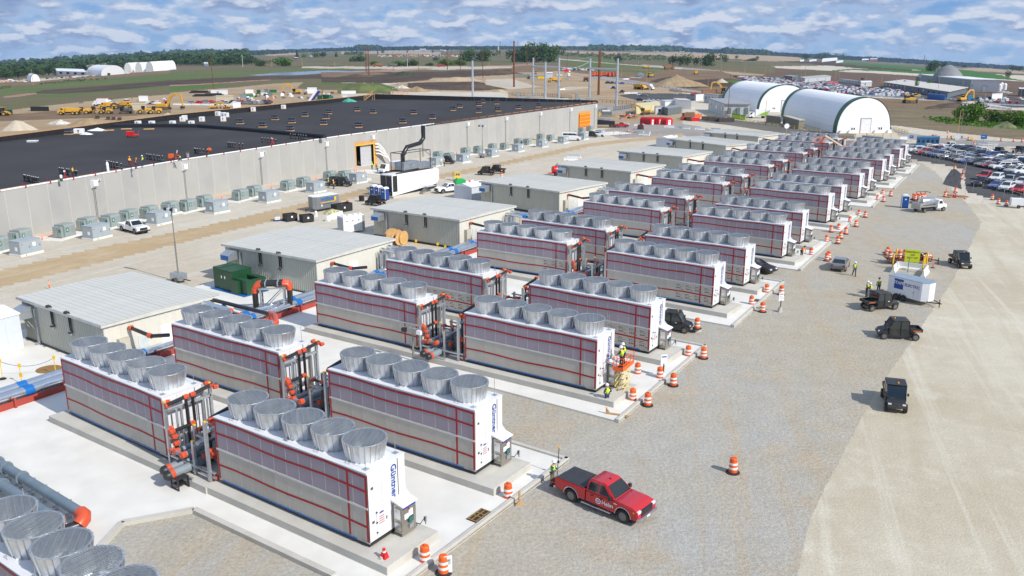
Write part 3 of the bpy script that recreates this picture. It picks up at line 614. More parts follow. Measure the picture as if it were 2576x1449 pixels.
def cardboard(n,i0,i1):
 t=units[n]; pit=ULEN/12
 for i in range(i0,i1):
  b=MB()
  for z in(1.35,.4):
   b.bx(-i*pit-.95,-i*pit-.55,.028,.033,z+.55,z+.6,0); b.bx(-i*pit-.95,-i*pit-.85,.028,.033,z+.42,z+.5,0); b.bx(-i*pit-.8,-i*pit-.3,.028,.033,z+.40,z+.43,0)
   for j in range(3):b.lathe([(.07,0),(.07,.006)],8,(-i*pit-.88+.17*j,.028,z+.2),0,axis='y')
   b.bx(-i*pit-.4,-i*pit-.2,.028,.033,z+.05,z+.12,0)
  b.ob('carton_print',INKG,t)
for n,a_,b_ in(('B4',0,4),('A4',0,7),('B5',0,4),('B6',0,2),('A5',0,3)):cardboard(n,a_,b_)
# ---------------- pipe rack between an A unit and its B unit
def pipe_rack():
 t=T('pipe_rack','','pipe rack')
 def post(x,y,h):b=MB(); b.bx(x-.09,x+.09,y-.09,y+.09,0,h,0); p=b.ob('post',GALV,t); q=MB(); q.bx(x-.08,x+.08,y-.08,y+.08,h,h+.07,0); q.ob('cap',YEL,p)
 for x,y,h in((.55,-.15,4.2),(.55,3.2,4.4),(4.6,-.15,3.9),(4.6,3.1,4.1),(1.9,.9,2.6),(2.5,1.7,2.7),(3.1,-.1,2.2),(3.4,2.2,2.5)):post(x,y,h)
 def bar(*a):b=MB(); b.bx(*a,0); b.ob('crossbeam',GALV,t)
 bar(.46,.64,-.1,3.2,3.5,3.66); bar(.46,.64,-.1,3.2,1.5,1.66); bar(4.5,4.7,-.1,3.1,3.2,3.36); bar(.6,4.6,-.2,-.05,.5,.62); bar(.6,4.6,3.0,3.15,1.2,1.34); bar(1.9,3.4,.85,1.0,1.9,2.02); bar(1.9,4.6,2.15,2.3,2.3,2.42); bar(2.9,3.3,-.1,2.2,1.9,2.0)
 def pipe(pts,r,m,n=8):b=MB(); b.tube(pts,r,n,0); return b.ob('pipe',[m],t,smooth=True)
 def elbow(c,r=.17):
  r*=.86; b=MB(); b.lathe([(r*.6,-.17),(r,-.17),(r,-.1),(r*.88,-.08),(r*.95,0),(r*.88,.08),(r,.1),(r,.17),(r*.6,.17)],9,c,0,axis='y'); b.lathe([(r*.5,-.14),(r*.95,-.1),(r*.95,.1),(r*.5,.14)],9,c,0); b.ob('elbow',ORB,t,smooth=True)
 for y in(1.25,1.75):pipe([(.75,y,.3),(.75,y,4.1)],.10,PIPEB); elbow((.75,y,4.15),.18)
 for y in(.55,.9,2.5,2.8):pipe([(.70,y,.4),(.70,y,3.5)],.065,GALV,6)
 pipe([(.75,-.1,4.05),(.75,1.2,4.15)],.13,PIPEB); pipe([(.75,1.8,4.15),(.75,3.3,4.35)],.13,PIPEB)
 elbow((.7,-.05,4.0),.19); elbow((.45,.15,4.1),.14); elbow((.75,3.2,4.3),.17); elbow((.4,3.1,4.4),.15); elbow((1.0,3.35,4.2),.14)
 pipe([(.8,.0,2.2),(.8,1.4,2.2)],.12,PIPEB); elbow((.8,.0,2.2),.2); elbow((.8,1.5,2.25),.17); elbow((.8,.15,1.8),.17); elbow((1.0,.1,1.4),.19); elbow((.55,.1,2.35),.13)
 pipe([(1.0,.1,.5),(1.0,.1,1.4)],.13,PIPEB)
 pipe([(4.4,.4,3.9),(4.4,2.4,4.2)],.13,PIPEB); elbow((4.6,.3,3.9),.17); elbow((4.9,.3,3.75),.14); elbow((4.4,2.6,4.3),.17); elbow((4.85,2.7,4.1),.15)
 for y in(.8,1.5,2.3):pipe([(4.3,y,.3),(4.3,y,3.8)],.09,PIPEB)
 elbow((4.55,.15,1.9),.17); elbow((4.7,.2,1.75),.14); elbow((4.6,.1,.25),.15); elbow((4.85,.15,.15),.13); elbow((4.2,.5,1.3),.16); elbow((4.2,.9,.9),.17)
 pipe([(3.7,.4,.3),(3.7,.4,2.1),(3.7,1.6,2.1)],.08,PIPEB,6); pipe([(3.0,1.2,.3),(3.0,1.2,2.3),(2.2,1.2,2.3)],.10,PIPEB); elbow((3.0,1.2,2.35),.17); elbow((2.1,1.2,2.3),.16); elbow((2.6,2.4,2.0),.15); elbow((3.5,2.5,2.4),.16)
 pipe([(2.6,2.4,.3),(2.6,2.4,2.0)],.09,PIPEB)
 b=MB()
 for y in(.12,2.85):b.cyl((.12,y,.2),(.12,y,4.1),.07,n=6,mi=0); b.cyl((.28,y,.2),(.28,y,4.1),.05,n=6,mi=0)
 b.ob('coil_header',[mat('copper_grey',(.45,.42,.36),.4,.5)],t)
 def run(x,z,r,y0,y1,cap=False):
  pipe([(x,y0,z),(x,y1,z)],r,PIPEG,10)
  if cap:
   b=MB(); b.lathe([(r*1.03,-.12),(r*1.1,-.12),(r*1.1,.12),(r*1.03,.12)],12,(x,y0+.2,z),0,axis='y'); b.ob('coupling',ORB,t); b=MB(); b.lathe([(.02,-.28),(r*.7,-.24),(r*1.02,-.1),(r*1.02,.1)],12,(x,y0-.05,z),0,axis='y'); b.ob('end_cap',BLACKM,t,smooth=True)
  else:elbow((x,y0,z),r*1.35)
 run(1.75,.35,.30,-1.3,4.6,True); run(2.55,.35,.30,-1.6,4.6,True); run(1.55,1.15,.19,-.3,4.6); run(2.4,1.2,.19,-.4,4.6); run(3.2,1.0,.15,.6,4.6)
 pipe([(1.2,-.3,1.1),(2.4,-.4,1.2)],.15,PIPEG); elbow((1.1,-.3,1.1),.2)
 b=MB()
 for z in(.2,.5):b.bx(3.6,5.0,-.1,.05,z,z+.1,0); b.bx(3.9,4.6,1.4,1.5,z+.3,z+.4,0)
 b.bx(1.1,3.6,-.75,-.62,-.0,.1,0); b.ob('strut_channel',GALV,t)
 return t
pr=pipe_rack()
for k in range(1,17):
 a=UP['A%d'%k]; b=UP['B%d'%k]
 yaw=a[2]if k>1 else R_(-35)
 x,y=a[0],a[1]
 gap=math.hypot(b[0]-ULEN*math.cos(b[2])-a[0],b[1]-ULEN*math.sin(b[2])-a[1]);
 o=place(pr,(x,y,UB),yaw,'black risers and orange elbows on steel posts, %s gap from the front'%ordn(k),'pipe racks between the two columns',(max(.8,min(1.15,gap/5.2)),1,1))
m=MB()
for x in(-.35,.35):
 for y in(-.35,.35):m.bx(x-.04,x+.04,y-.04,y+.04,0,.75,0)
m.bx(-.4,.4,-.4,.4,.72,.78,0); m.bx(-.4,.4,-.4,-.34,.05,.11,0); m.bx(-.4,.4,.34,.4,.05,.11,0); m.bx(-.3,.3,-.3,.3,.3,.34,0)
t=T('trestle','black trestle stand under the capped grey pipe ends','trestle',at('r02',1362,780,.15),R_(-35)); m.ob('frame',BLACKM,t)
# ---------------- pump houses
PHS=[((51.7,749.7),(258.3,819.7),(530,741)),((565,616.3),(795,656.3),(977,602)),((938.5,525),(1155.4,554.7),(1284,517)),((1210,457.5),(1407,483.5),(1499,456)),((1403,415),(1586,433),(1655,412)),
 ((1557,381),(1716.5,395),(1770,377)),((1681.5,349.5),(1826,367),(1867,355)),((1771.8,333),(1907.5,344),(1937,334.5))]
def vent_hook():
 b=MB(); b.tube([(0,-.35,-1.5),(0,-.12,-1.5),(0,-.12,.3),(0,-.2,.45),(0,-.4,.45),(0,-.45,.3)],.075,6,0); b.tube([(.28,-.35,-1.5),(.28,-.12,-1.5),(.28,-.12,.3),(.28,-.2,.45),(.28,-.4,.45),(.28,-.45,.3)],.075,6,0); b.cyl((.14,-.02,-1.55),(.14,-.2,-1.55),.22,n=8,mi=1); return b.mesh('vent_hook',[BLACKM,GALV])
VH=vent_hook()
WH=3.95
def pump_house(i,lc,nc,rc):
 z=WH+.15; a,b,c=G(*lc,z),G(*nc,z),G(*rc,z); yaw=ang(a,b); Ln=(b-a).length; dn=Vector((-math.sin(yaw),math.cos(yaw),0)); Wd=max(10.5,min((c-b).dot(dn),13.2));
 lab=['pump house nearest the camera, its flat grey sheet roof beside the white container','pump house behind the dark green transformer','pump house with the cable reels in front of it','pump house behind the small white shed and blue valve pipes',
 'pump house beside the red machine wheel, fifth from the front','sixth pump house from the front, beside the low white roof','seventh pump house from the front','farthest pump house, below the white arched tents'][i]
 t=T('pump_house',lab,'pump house',(b.x,b.y,.15),yaw,'row of eight pump houses')
 m=MB(); L_=Ln
 def rib(x0,x1,y0,y1,n,dep,ax):
  vs=[];k=n*4
  for j in range(n):
   for q,o in((0,0),(.55,0),(.65,dep),(.9,dep)):
    s_=(j+q)/n; vs.append((x0+(x1-x0)*s_-(0 if ax=='x' else-o),y0+(y1-y0)*s_-(o if ax=='x' else 0)))
  vs.append((x1,y1)); p=[(x,y,0)for x,y in vs]+[(x,y,WH)for x,y in vs]; kk=len(vs)
  return p,[(j,j+1,kk+j+1,kk+j)for j in range(kk-1)]
 m.bx(-L_,0,.06,Wd,0,WH,0); o=m.ob('wall',CREAM,t)
 m=MB(); p,f=rib(-L_,0,.03,.03,int(L_*3.2),.05,'x'); m.add(p,f,0); link('ribbed_wall',m.mesh('ribbed_wall',SIDEM),t)
 m=MB(); p,f=rib(.03,.03,0,Wd,int(Wd*1.4),.03,'y'); m.add(p,f,0); link('ribbed_wall',m.mesh('ribbed_wall',CREAM),t)
 n=max(8,int(Wd/2/.55)); pw=(Wd/2+.25)/n; rise=.16
 pm=MB(); pm.bx(-L_-.25,.25,.01,pw-.012,0,.05,0); pm.bx(-L_-.25,.25,pw-.05,pw-.012,.05,.068,0); pm=pm.mesh('roof_panel',ROOFM)
 tl=math.atan2(rise,Wd/2+.25)
 for q in range(n*2):
  y0=-.25+q*pw; s_=q<n; zz=WH+.12+(q*pw if s_ else(2*n-q)*pw)*math.tan(tl)
  o=link('roof_panel',pm,t,(0,y0,zz)); o.rotation_euler=(tl if s_ else-tl,0,0)
 m=MB(); m.prism([(-.2,WH),(Wd+.2,WH),(Wd+.2,WH+.10),(Wd/2,WH+rise+.10),(-.2,WH+.10)],'x',-L_-.2,.2,0); m.ob('roof_core',ROOFM,t)
 m=MB(); m.bx(-L_-.27,.27,-.30,-.24,WH-.10,WH+.16,0); m.bx(.24,.3,-.3,Wd+.3,WH-.12,WH+.10,0); m.bx(-L_-.3,-L_-.24,-.3,Wd+.3,WH-.12,WH+.10,0); m.ob('eaves_trim',[mat('trim_grey',(.55,.55,.52),.5)],t)
 m=MB(); m.bx(-L_,0,-.1,.02,0,.14,0); m.ob('sill',BLACKM,t)
 m=MB(); m.bx(-L_-.2,.2,Wd/2-.03,Wd/2+.03,WH+rise+.1,WH+rise+.2,0); m.ob('ridge_cap',[mat('trim_grey',(.55,.55,.52),.5)],t)
 for f in(.60,.38):link('vent_hook',VH,t,(-L_*f,0,WH-.1))
 m=MB(); m.prism([(-1.5,.3),(-.1,.3),(-.1,1.35),(-.6,1.35),(-1.5,.95)],'x',0,1.5,0); m.bx(.1,1.4,-1.51,-1.49,.36,.9,1); m.tube([(.3,-.6,-.0),(.3,-.1,-.9)],.04,5,0); m.tube([(1.2,-.6,0),(1.2,-.1,-.9)],.04,5,0); m.bx(1.75,1.95,-.25,-.0,-2.3,1.2,0); m.bx(1.7,2.05,-.45,-.1,-2.5,-2.0,0)
 o=m.ob('air_duct',[GALV,BLUEF],t); o.location=(-L_+.9,0,WH-1.7)
 m=MB(); m.bx(.05,.5,1.0,1.95,.25,2.5,0); m.bx(.5,.52,1.1,1.85,.4,1.2,1); o=m.ob('air_conditioner',[TAUPE,mat('grille_dark',(.2,.19,.16),.7)],t)
 m=MB(); m.bx(.04,.09,2.9,3.9,.05,2.25,0); o=m.ob('door',[mat('door_grey',(.52,.55,.55),.5)],t)
 m=MB(); m.bx(.04,.10,5.1,6.5,.05,2.6,0); m.ob('door',WHITE,t)
 m=MB(); m.tube([(.1,2.2,3.2),(.55,2.2,3.25),(2.8,2.4,3.0)],.17,8,0); m.ob('pipe',PIPEB,t,smooth=True)
 m=MB(); m.lathe([(.12,-.22),(.23,-.2),(.23,-.1),(.19,0),(.23,.1),(.23,.2),(.12,.22)],10,(2.9,2.4,3.0),0,axis='x'); m.lathe([(.12,-.2),(.22,-.18),(.22,.18),(.12,.2)],10,(.4,2.2,3.25),0,axis='y'); m.ob('elbow',ORB,t,smooth=True)
 m=MB(); m.tube([(3.1,2.4,3.0),(4.6,3.1,3.2)],.17,8,0); m.ob('pipe',PIPEB,t,smooth=True)
 y1=Wd-2.2
 m=MB(); m.tube([(.1,y1,3.2),(3.4,y1-.3,3.2)],.24,10,0); m.tube([(.1,y1+1.3,3.3),(4.6,y1+.9,3.3)],.24,10,0); m.tube([(.9,y1-.9,2.9),(.9,y1-.9,.4)],.16,8,0); m.ob('clad_pipe',INSUL,t,smooth=True)
 m=MB(); m.bx(.3,1.4,y1-.6,y1+.6,1.2,2.9,0); m.bx(.3,.5,y1-1.0,y1-.9,0,3.1,0); m.bx(1.5,1.6,y1-1,y1+1,0,.1,0); m.cyl((1.6,y1+1.4,0),(1.6,y1+1.4,3.1),.05,n=5,mi=0); m.cyl((1.6,y1-.9,0),(1.6,y1-.9,3.1),.05,n=5,mi=0); m.ob('duct_frame',GALV,t)
 for q,(xx,yy)in enumerate(((3.6,y1-.3),(4.9,y1+.9))):
  m=MB(); m.lathe([(.15,-.26),(.3,-.24),(.3,-.12),(.25,0),(.3,.12),(.3,.24),(.15,.26)],10,(xx,yy,3.25),0,axis='x'); m.ob('elbow',[ORB if i<2 else mat('blue_valve',(.02,.20,.55),.4)],t,smooth=True)
 m=MB(); m.tube([(1.5,y1+1.8,3.35),(8.2,y1-.6,2.9)],.20,8,0); m.ob('pipe',PIPEB,t,smooth=True)
 m=MB(); m.tube([(3.9,y1-.3,3.2),(7.6,y1-1.9,2.7)],.18,8,0)
 if i<3:m.ob('pipe',PIPEB,t,smooth=True)
 return t
for i,(a,b,c)in enumerate(PHS):pump_house(i,a,b,c)
# ---------------- the pair of clad mains on red steel behind the inner column
q0=at('r02',0,110,.8); q1=at('r11',960,415,.8); q2=at('r21',-20,150,.8)
def main_pipe():
 d=(q1-q0).normalized(); nn=Vector((-d.y,d.x,0)); st=q0-d*30; Lm=(q1-q0).length+30+60
 t=T('insulated_pipeline','pair of silver clad pipes with blue wraps running along the cooling units on red steel','pipeline',(st.x,st.y,.15),math.atan2(d.y,d.x))
 for y,zz in((.45,.9),(-.45,.75)):
  m=MB(); m.tube([(0,y,zz),(Lm,y,zz)],.40,12,0); m.ob('pipe',INSUL,t,smooth=True)
  x=26.0
  while x<Lm-1:
   m=MB(); m.lathe([(.41,-.35),(.425,-.35),(.425,.35),(.41,.35)],12,(x,y,zz),0,axis='x'); m.ob('blue_wrap',BLUEF,t,smooth=True); x+=3.9+(x*7%2.5)
 m=MB(); m.bx(0,Lm,-1.05,-.95,.0,.5,0); m.bx(0,Lm,.95,1.05,.0,.5,0)
 m.ob('red_beam',[mat('red_oxide_steel',(.36,.05,.035),.6)],t)
 x=1
 while x<Lm:
  m=MB(); m.bx(x,x+.15,-1.0,1.0,.1,.3,0); m.bx(x,x+.15,-1.25,-1.1,0,.8,0); m.ob('cross_beam',[mat('red_oxide_steel',(.36,.05,.035),.6)],t); x+=4.2
main_pipe()
# ---------------- grey flanged pipes at the lower left
a=at('r02',250,765,.9); b=at('r02',610,985,.9); d=(b-a).normalized(); st=a-d*12; nn=Vector((-d.y,d.x,0))
t=T('grey_pipe_pair','pair of grey flanged pipes ending in orange elbows at the lower left','pipes',(b.x,b.y,.15),math.atan2(d.y,d.x))
for y in(0,-1.15):
 x1=0 if y==0 else-.55
 m=MB(); m.tube([(-16,y,.85),(x1,y,.85)],.31,12,0); m.ob('pipe',[mat('grey_coated_pipe',(.15,.20,.24),.4)],t,smooth=True)
 for x in(-10.3,-9.1,-7.0):
  m=MB(); m.lathe([(.3,-.05),(.42,-.05),(.42,.05),(.3,.05)],14,(x,y,.85),0,axis='x'); m.ob('flange',[mat('grey_coated_pipe',(.15,.20,.24),.4)],t)
 m=MB(); m.tube([(x1,y,.85),(x1+.35,y,.85),(x1+.6,y-.15,.75),(x1+.65,y-.45,.55)],.40,12,0); m.ob('elbow',ORB,t,smooth=True)
 m=MB(); m.tube([(x1+.6,y-.4,.5),(x1-.2,y-3.6,.4)],.30,12,0); m.ob('pipe',PIPEB,t,smooth=True)
for x in np.arange(-15,0,1.5):
 m=MB(); m.bx(x,x+.12,-2.6,.9,.2,.32,0); m.bx(x,x+.1,-.1,.1,0,.6,0); m.bx(x,x+.1,-2.4,-2.3,0,.3,0); m.ob('crossbeam',GALV,t)
m=MB(); m.tube([(-16,-2.2,.5),(-1.2,-2.2,.5)],.16,8,0); m.ob('pipe',PIPEG,t,smooth=True)
t=T('pipe_run','black pipes with orange elbows running from the nearest pump house above the fans','pipes',(0,0,0))
for P in(((1575,806),(2050,925)),((1725,912),(2010,992))):
 b_=MB(); b_.tube([at('r01',*P[0],3.9),at('r01',*P[1],3.9)],.19,8,0); b_.ob('pipe',PIPEB,t,smooth=True)
for P in(((2030,915),(2075,935),(2085,985),(2050,1010)),((1690,905),(1725,912),(1745,895)),((1995,985),(2020,1000),(2030,1020))):
 b_=MB(); b_.tube([at('r01',*q,3.9)for q in P],.25,8,0); b_.ob('elbow',ORB,t,smooth=True)
b_=MB(); b_.tube([at('r01',1515,830,3.9),at('r01',1735,892,3.9)],.24,8,0); b_.ob('clad_pipe',INSUL,t,smooth=True)
# ------------------------------------------------------------------ the long precast warehouse
WP=[(-90.0,67.0,7.0),(-72.5,120.2,7.2),(-60.4,155.7,7.25),(-39.4,197.0,7.75),(30.6,308.0,9.3)]
CW=[mat('precast_a',(.385,.378,.358),.85,var=.05,sc=.25),mat('precast_b',(.37,.366,.352),.85,var=.06,sc=.3),mat('precast_c',(.395,.388,.366),.85,var=.05,sc=.22)]
ROOFB=mat('black_roof_membrane',(.044,.042,.043),.8,var=.2,sc=.06,bump=.15,bsc=.6,spec=.22); MEMB=mat('black_upstand_membrane',(.016,.016,.018),.6,var=.2)
TIMB=mat('parapet_timber',(.50,.27,.11),.8,var=.1)
wl=[0]
for a,b in zip(WP,WP[1:]):wl.append(wl[-1]+math.hypot(b[0]-a[0],b[1]-a[1]))
def wpt(s):
 for i in range(4):
  if s<=wl[i+1]or i==3:
   f=(s-wl[i])/(wl[i+1]-wl[i]); a,b=WP[i],WP[i+1]
   return Vector((a[0]+(b[0]-a[0])*f,a[1]+(b[1]-a[1])*f,a[2]+(b[2]-a[2])*f)),math.atan2(b[1]-a[1],b[0]-a[0])
def projx(p):
 d=p[1]*cp_-(p[2]-CAM_H)*sp_; u=p[1]*sp_+(p[2]-CAM_H)*cp_; return PW/2+FPX*p[0]/d,PH/2-FPX*u/d
WS=np.linspace(0,wl[-1],1600); WX=np.array([projx((*wpt(s)[0][:2],0))[0]for s in WS])
def wall_s(k,x,y=600):return float(np.interp(D(k,x,y)[0],WX,WS))
def rz_(y):return 7.2+max(0,y-120)*.0112
def roof(k,x,y,dz=0):
 z=8.0
 for _ in range(6):p=G(*D(k,x,y),z+dz)if False else None; r=ray(*D(k,x,y)); t=(z+dz-CAM_H)/r[2]; q=r*t; z=rz_(q[1])
 return Vector((q[0],q[1],z+dz))
wh=T('warehouse','long low warehouse of pale precast panels under a black membrane roof','warehouse')
DOOR1=(wall_s('t2',215,790),wall_s('t2',545,790)); DOOR2=(wall_s('t3',995,200),wall_s('t3',1180,190))
JB=MB()
def wall_piece(s0,s1,z0,z1,ms,name='panel',th=.25,proud=0.0,gap=.022):
 a,_=wpt(s0+gap); b,_=wpt(s1-gap); d=(b-a); d.z=0; d.normalize(); n=Vector((-d.y,d.x,0)); f=-n*proud
 za=a.z if z1 is None else z1; zb=b.z if z1 is None else z1
 pts=[(a.x+f.x,a.y+f.y,z0),(b.x+f.x,b.y+f.y,z0),(b.x+n.x*th,b.y+n.y*th,z0),(a.x+n.x*th,a.y+n.y*th,z0),(a.x+f.x,a.y+f.y,za),(b.x+f.x,b.y+f.y,zb),(b.x+n.x*th,b.y+n.y*th,zb),(a.x+n.x*th,a.y+n.y*th,za)]
 a,_=wpt(s0); c,_=wpt(s1); k_=n*.006; JB.quad([(a.x+k_.x,a.y+k_.y,z0),(c.x+k_.x,c.y+k_.y,z0),(c.x+k_.x,c.y+k_.y,c.z-.05),(a.x+k_.x,a.y+k_.y,a.z-.05)],0)
 m=MB(); m.add(pts,[(0,3,2,1),(4,5,6,7),(0,1,5,4),(1,2,6,5),(2,3,7,6),(3,0,4,7)],0); return m.ob(name,ms,wh)
s=0; k=0; PWD=3.72
while s<wl[-1]-.2:
 e=min(s+PWD,wl[-1]);
 cuts=[(s,e,0)]
 for(d0,d1),zt in((DOOR1,6.0),(DOOR2,6.8)):
  new=[]
  for(u,v,z0)in cuts:
   if v<=d0 or u>=d1:new.append((u,v,z0)); continue
   if u<d0:new.append((u,d0,z0))
   new.append((max(u,d0),min(v,d1),zt))
   if v>d1:new.append((d1,v,z0))
  cuts=new
 for u,v,z0 in cuts:
  if v-u>.15:wall_piece(u,v,z0,None,[CW[(k*7+k//3)%3]])
 s=e; k+=1
bk_=JB.ob('joint_backing',[mat('joint_light',(.66,.65,.62),.8)],wh)
rc=wpt(wl[-1])[0]; bc=roof('s2',500,1010); l1=roof('s1',2576,890); l2=roof('s1',0,1165); l3=roof('r00',0,1068); l4=l3+(l3-l2)*1.2; l4.z=7.1
fr=[wpt(q)[0]for q in(0,wl[1],wl[2],wl[3],wl[4])]
m=MB(); ring=[(p.x,p.y,rz_(p.y)-.04)for p in fr]+[(p.x,p.y,rz_(p.y)-.04)for p in(bc,l1,l2,l3,l4)]
cx=[ring[0],ring[1],ring[2],ring[3],ring[4]]; bk=[ring[9],ring[8],ring[7],ring[6],ring[5]]
for i in range(4):m.add([cx[i],cx[i+1],bk[i+1],bk[i]],[(0,1,2),(0,2,3)],0)
m.ob('roof',ROOFB,wh)
def upstand(a,b,h0,h1,seg):
 n=max(1,int((b-a).length/seg)); d=(b-a); d.z=0; d.normalize(); nn=Vector((-d.y,d.x,0))*.3
 m=MB()
 for i in range(n):
  p=a.lerp(b,i/n); q=a.lerp(b,(i+1-.03)/n); hp=h0+(h1-h0)*i/n; hq=h0+(h1-h0)*(i+1)/n; za,zb=rz_(p.y),rz_(q.y)
  m.add([(p.x,p.y,0),(q.x,q.y,0),(q.x-nn.x,q.y-nn.y,0),(p.x-nn.x,p.y-nn.y,0),(p.x,p.y,za+hp),(q.x,q.y,zb+hq),(q.x-nn.x,q.y-nn.y,zb+hq),(p.x-nn.x,p.y-nn.y,za+hp)],[(0,3,2,1),(4,5,6,7),(0,1,5,4),(1,2,6,5),(2,3,7,6),(3,0,4,7)],0)
 m.ob('parapet',MEMB,wh)
 m=MB(); za,zb=rz_(a.y)+h0,rz_(b.y)+h1; m.add([(a.x,a.y,za+.01),(b.x,b.y,zb+.01),(b.x-nn.x*1.2,b.y-nn.y*1.2,zb+.01),(a.x-nn.x*1.2,a.y-nn.y*1.2,za+.01),(a.x,a.y,za+.16),(b.x,b.y,zb+.16),(b.x-nn.x*1.2,b.y-nn.y*1.2,zb+.16),(a.x-nn.x*1.2,a.y-nn.y*1.2,za+.16)],[(0,3,2,1),(4,5,6,7),(0,1,5,4),(1,2,6,5),(2,3,7,6),(3,0,4,7)],0)
 return m
upstand(l4,l3,.9,1.0,2.2).ob('coping_timber',TIMB,wh); upstand(l3,l2,1.0,1.35,2.2).ob('coping_timber',TIMB,wh); upstand(l2,l1,1.35,1.3,2.2).ob('coping_timber',TIMB,wh); upstand(l1,bc,1.3,1.7,2.2).ob('coping_timber',TIMB,wh); upstand(bc,rc,1.7,.5,3).ob('coping_edge',MEMB,wh)
m=MB(); P=[wpt(q)[0]for q in np.linspace(0,wl[-1],80)]
m.tube([(p.x,p.y,p.z+.08)for p in P[:52]],.13,6,0); m.ob('white_edge_pipe',WHITE,wh)
m=MB(); off=Vector((-.8,.45,0)); m.tube([(p.x+off.x*.6,p.y+off.y*.6,p.z+.10)for p in P],.12,4,0); m.ob('coping_timber',TIMB,wh)
m=MB(); m.tube([(p.x+.05,p.y-.05,p.z-.13)for p in P[50:]],.13,4,0); m.ob('edge_flashing',MEMB,wh)
m=MB()
for q in np.linspace(2,wl[-1],62):
 p,_=wpt(q); m.cyl((p.x-.5,p.y+.3,p.z),(p.x-.5,p.y+.3,p.z+.75),.03,n=4,mi=0); m.bx(p.x-.35,p.x+.2,p.y-.1,p.y+.1,p.z-.05,p.z+.25,0)
m.ob('edge_flag_posts',REDT,wh)['kind']='stuff'
J=[roof('r00',x,y)for x,y in((750,962),(1150,958),(1500,960),(1600,968),(1900,992),(2200,1020),(2450,1043))]
m=MB()
for a,b in zip(J,J[1:]):
 d=(b-a).normalized(); n=Vector((-d.y,d.x,0))*.5; m.add([a+n,b+n,b-n,a-n,a+n+Vector((0,0,.55)),b+n+Vector((0,0,.55)),b-n+Vector((0,0,.55)),a-n+Vector((0,0,.55))],[(4,5,6,7),(0,1,5,4),(1,2,6,5),(2,3,7,6),(3,0,4,7)],0)
m.tube([p+Vector((0,0,.6))for p in J],.3,8,0); m.ob('roof_joint',[mat('joint_membrane',(.02,.021,.026),.35)],wh)
def local_frame(s):p,a=wpt(s); return Matrix.Translation((p.x,p.y,0))@Matrix.Rotation(a,4,'Z')
def doorway(d0,d1,zt,kind):
 M=local_frame(d0+.01); w=d1-d0-.02
 def put(m,name,mats,par=wh,**k):o=m.ob(name,mats,par,**k); o.matrix_local=M if par is wh else Matrix(); return o
 m=MB(); m.bx(0,w,.0,.3,zt-.75,zt-.01,0); m.bx(0,.45,-.0,.3,0,zt-.75,0); m.bx(w-.9,w,.0,.3,0,zt-.75,0); f=put(m,'door_frame',[mat('plywood',(.56,.30,.12),.75,var=.08)])
 if kind==0:
  m=MB(); m.bx(.45,w-.9,-.03,.05,zt-1.0,zt-.76,0); m.bx(w-1.15,w-.91,-.03,.05,0,zt-1.0,0); put(m,'yellow_trim',YEL)
  m=MB(); m.bx(.3,w-.6,5.5,5.7,0,zt,0); m.bx(.2,.3,.3,5.5,0,zt,0); m.bx(w-.7,w-.6,.3,5.5,0,zt,0); m.bx(.3,w-.6,.3,5.5,zt-.1,zt,0); m.bx(.3,w-.6,.3,5.5,.01,.03,1); put(m,'interior',[mat('dark_interior',(.05,.05,.055),.9),CONC])
  m=MB(); m.bx(.9,1.9,2,4,0,2.2,0); m.bx(.8,.95,1.5,1.6,0,5,1); m.bx(1.9,2.0,1.5,1.6,0,5,1); m.bx(.8,2,1.5,1.6,2.9,3.1,1); put(m,'rack',[mat('dark_interior',(.05,.05,.055),.9),STEEL])
  m=MB(); m.bx(2.6,w-1.4,.6,.65,0,zt-1,0); put(m,'sheet',[mat('white_sheet',(.45,.46,.48),.8)])
  for j in range(4):
   x=w-.6; m=MB(); m.tube([(x,-.1,4.9-.75*j),(x+.5,-.7,4.9-.75*j),(x+1.6+.2*j,-1.2,3.6-.6*j),(x+2.9+.2*j,-1.4,1.6-.25*j),(x+3.6,-1.5,.2)],.26-.02*j,8,0); put(m,'air_hose',[mat('white_hose',(.72,.72,.70),.6)],smooth=True)
 else:
  n=5; hh=(zt-.8)/n
  for j in range(n):
   m=MB(); m.bx(.9,w-.15,-.04,.02,hh*j+.05,hh*(j+1)-.30,0); put(m,'door_panel',[mat('orange_door',(.85,.19,.01),.6)])
   m=MB(); m.bx(.9,w-.15,-.05,.01,hh*(j+1)-.28,hh*(j+1)-.02,0); put(m,'door_slat',[mat('orange_slat',(.90,.40,.02),.6)])
doorway(*DOOR1,6.0,0); doorway(*DOOR2,6.8,1)
BX=[('t0',1475,1430,1),('t1',240,1070,1),('t1',1380,865,1),('t1',2360,670,1),('t2',480,600,0),('t2',1232,600,1),('t2',1900,460,1),('t2',2478,360,1),('t3',415,275,1),('t3',868,230,1),('t3',1237,190,1),('r01',-60,300,1)]
for k_,x,y,cd_ in BX:
 s_=wall_s(k_,x); M=local_frame(s_); p,_=wpt(s_); zt=p.z-.55
 m=MB(); m.bx(-.55,.35,-.75,-.02,zt-1.05,zt-.15,0); m.prism([(-.75,zt-1.05),(-.02,zt-1.05),(-.02,zt-1.5)],'x',-.55,.35,0); o=m.ob('junction_box',WHITE,wh); o.matrix_local=M
 m=MB(); m.bx(.9,1.5,-.25,-.02,zt-.45,zt-.15,0); m.bx(1.0,1.4,-.27,-.25,zt-.38,zt-.22,1); o=m.ob('wall_lamp',[WHITE,BLACKM],wh); o.matrix_local=M
 if cd_:m=MB(); m.cyl((-.1,-.15,.0),(-.1,-.15,zt-1.3),.07,n=6,mi=0); m.cyl((.08,-.12,.0),(.08,-.12,zt-1.3),.035,n=5,mi=1); o=m.ob('conduit',[mat('conduit_grey',(.40,.40,.36),.5),BLACKM],wh); o.matrix_local=M
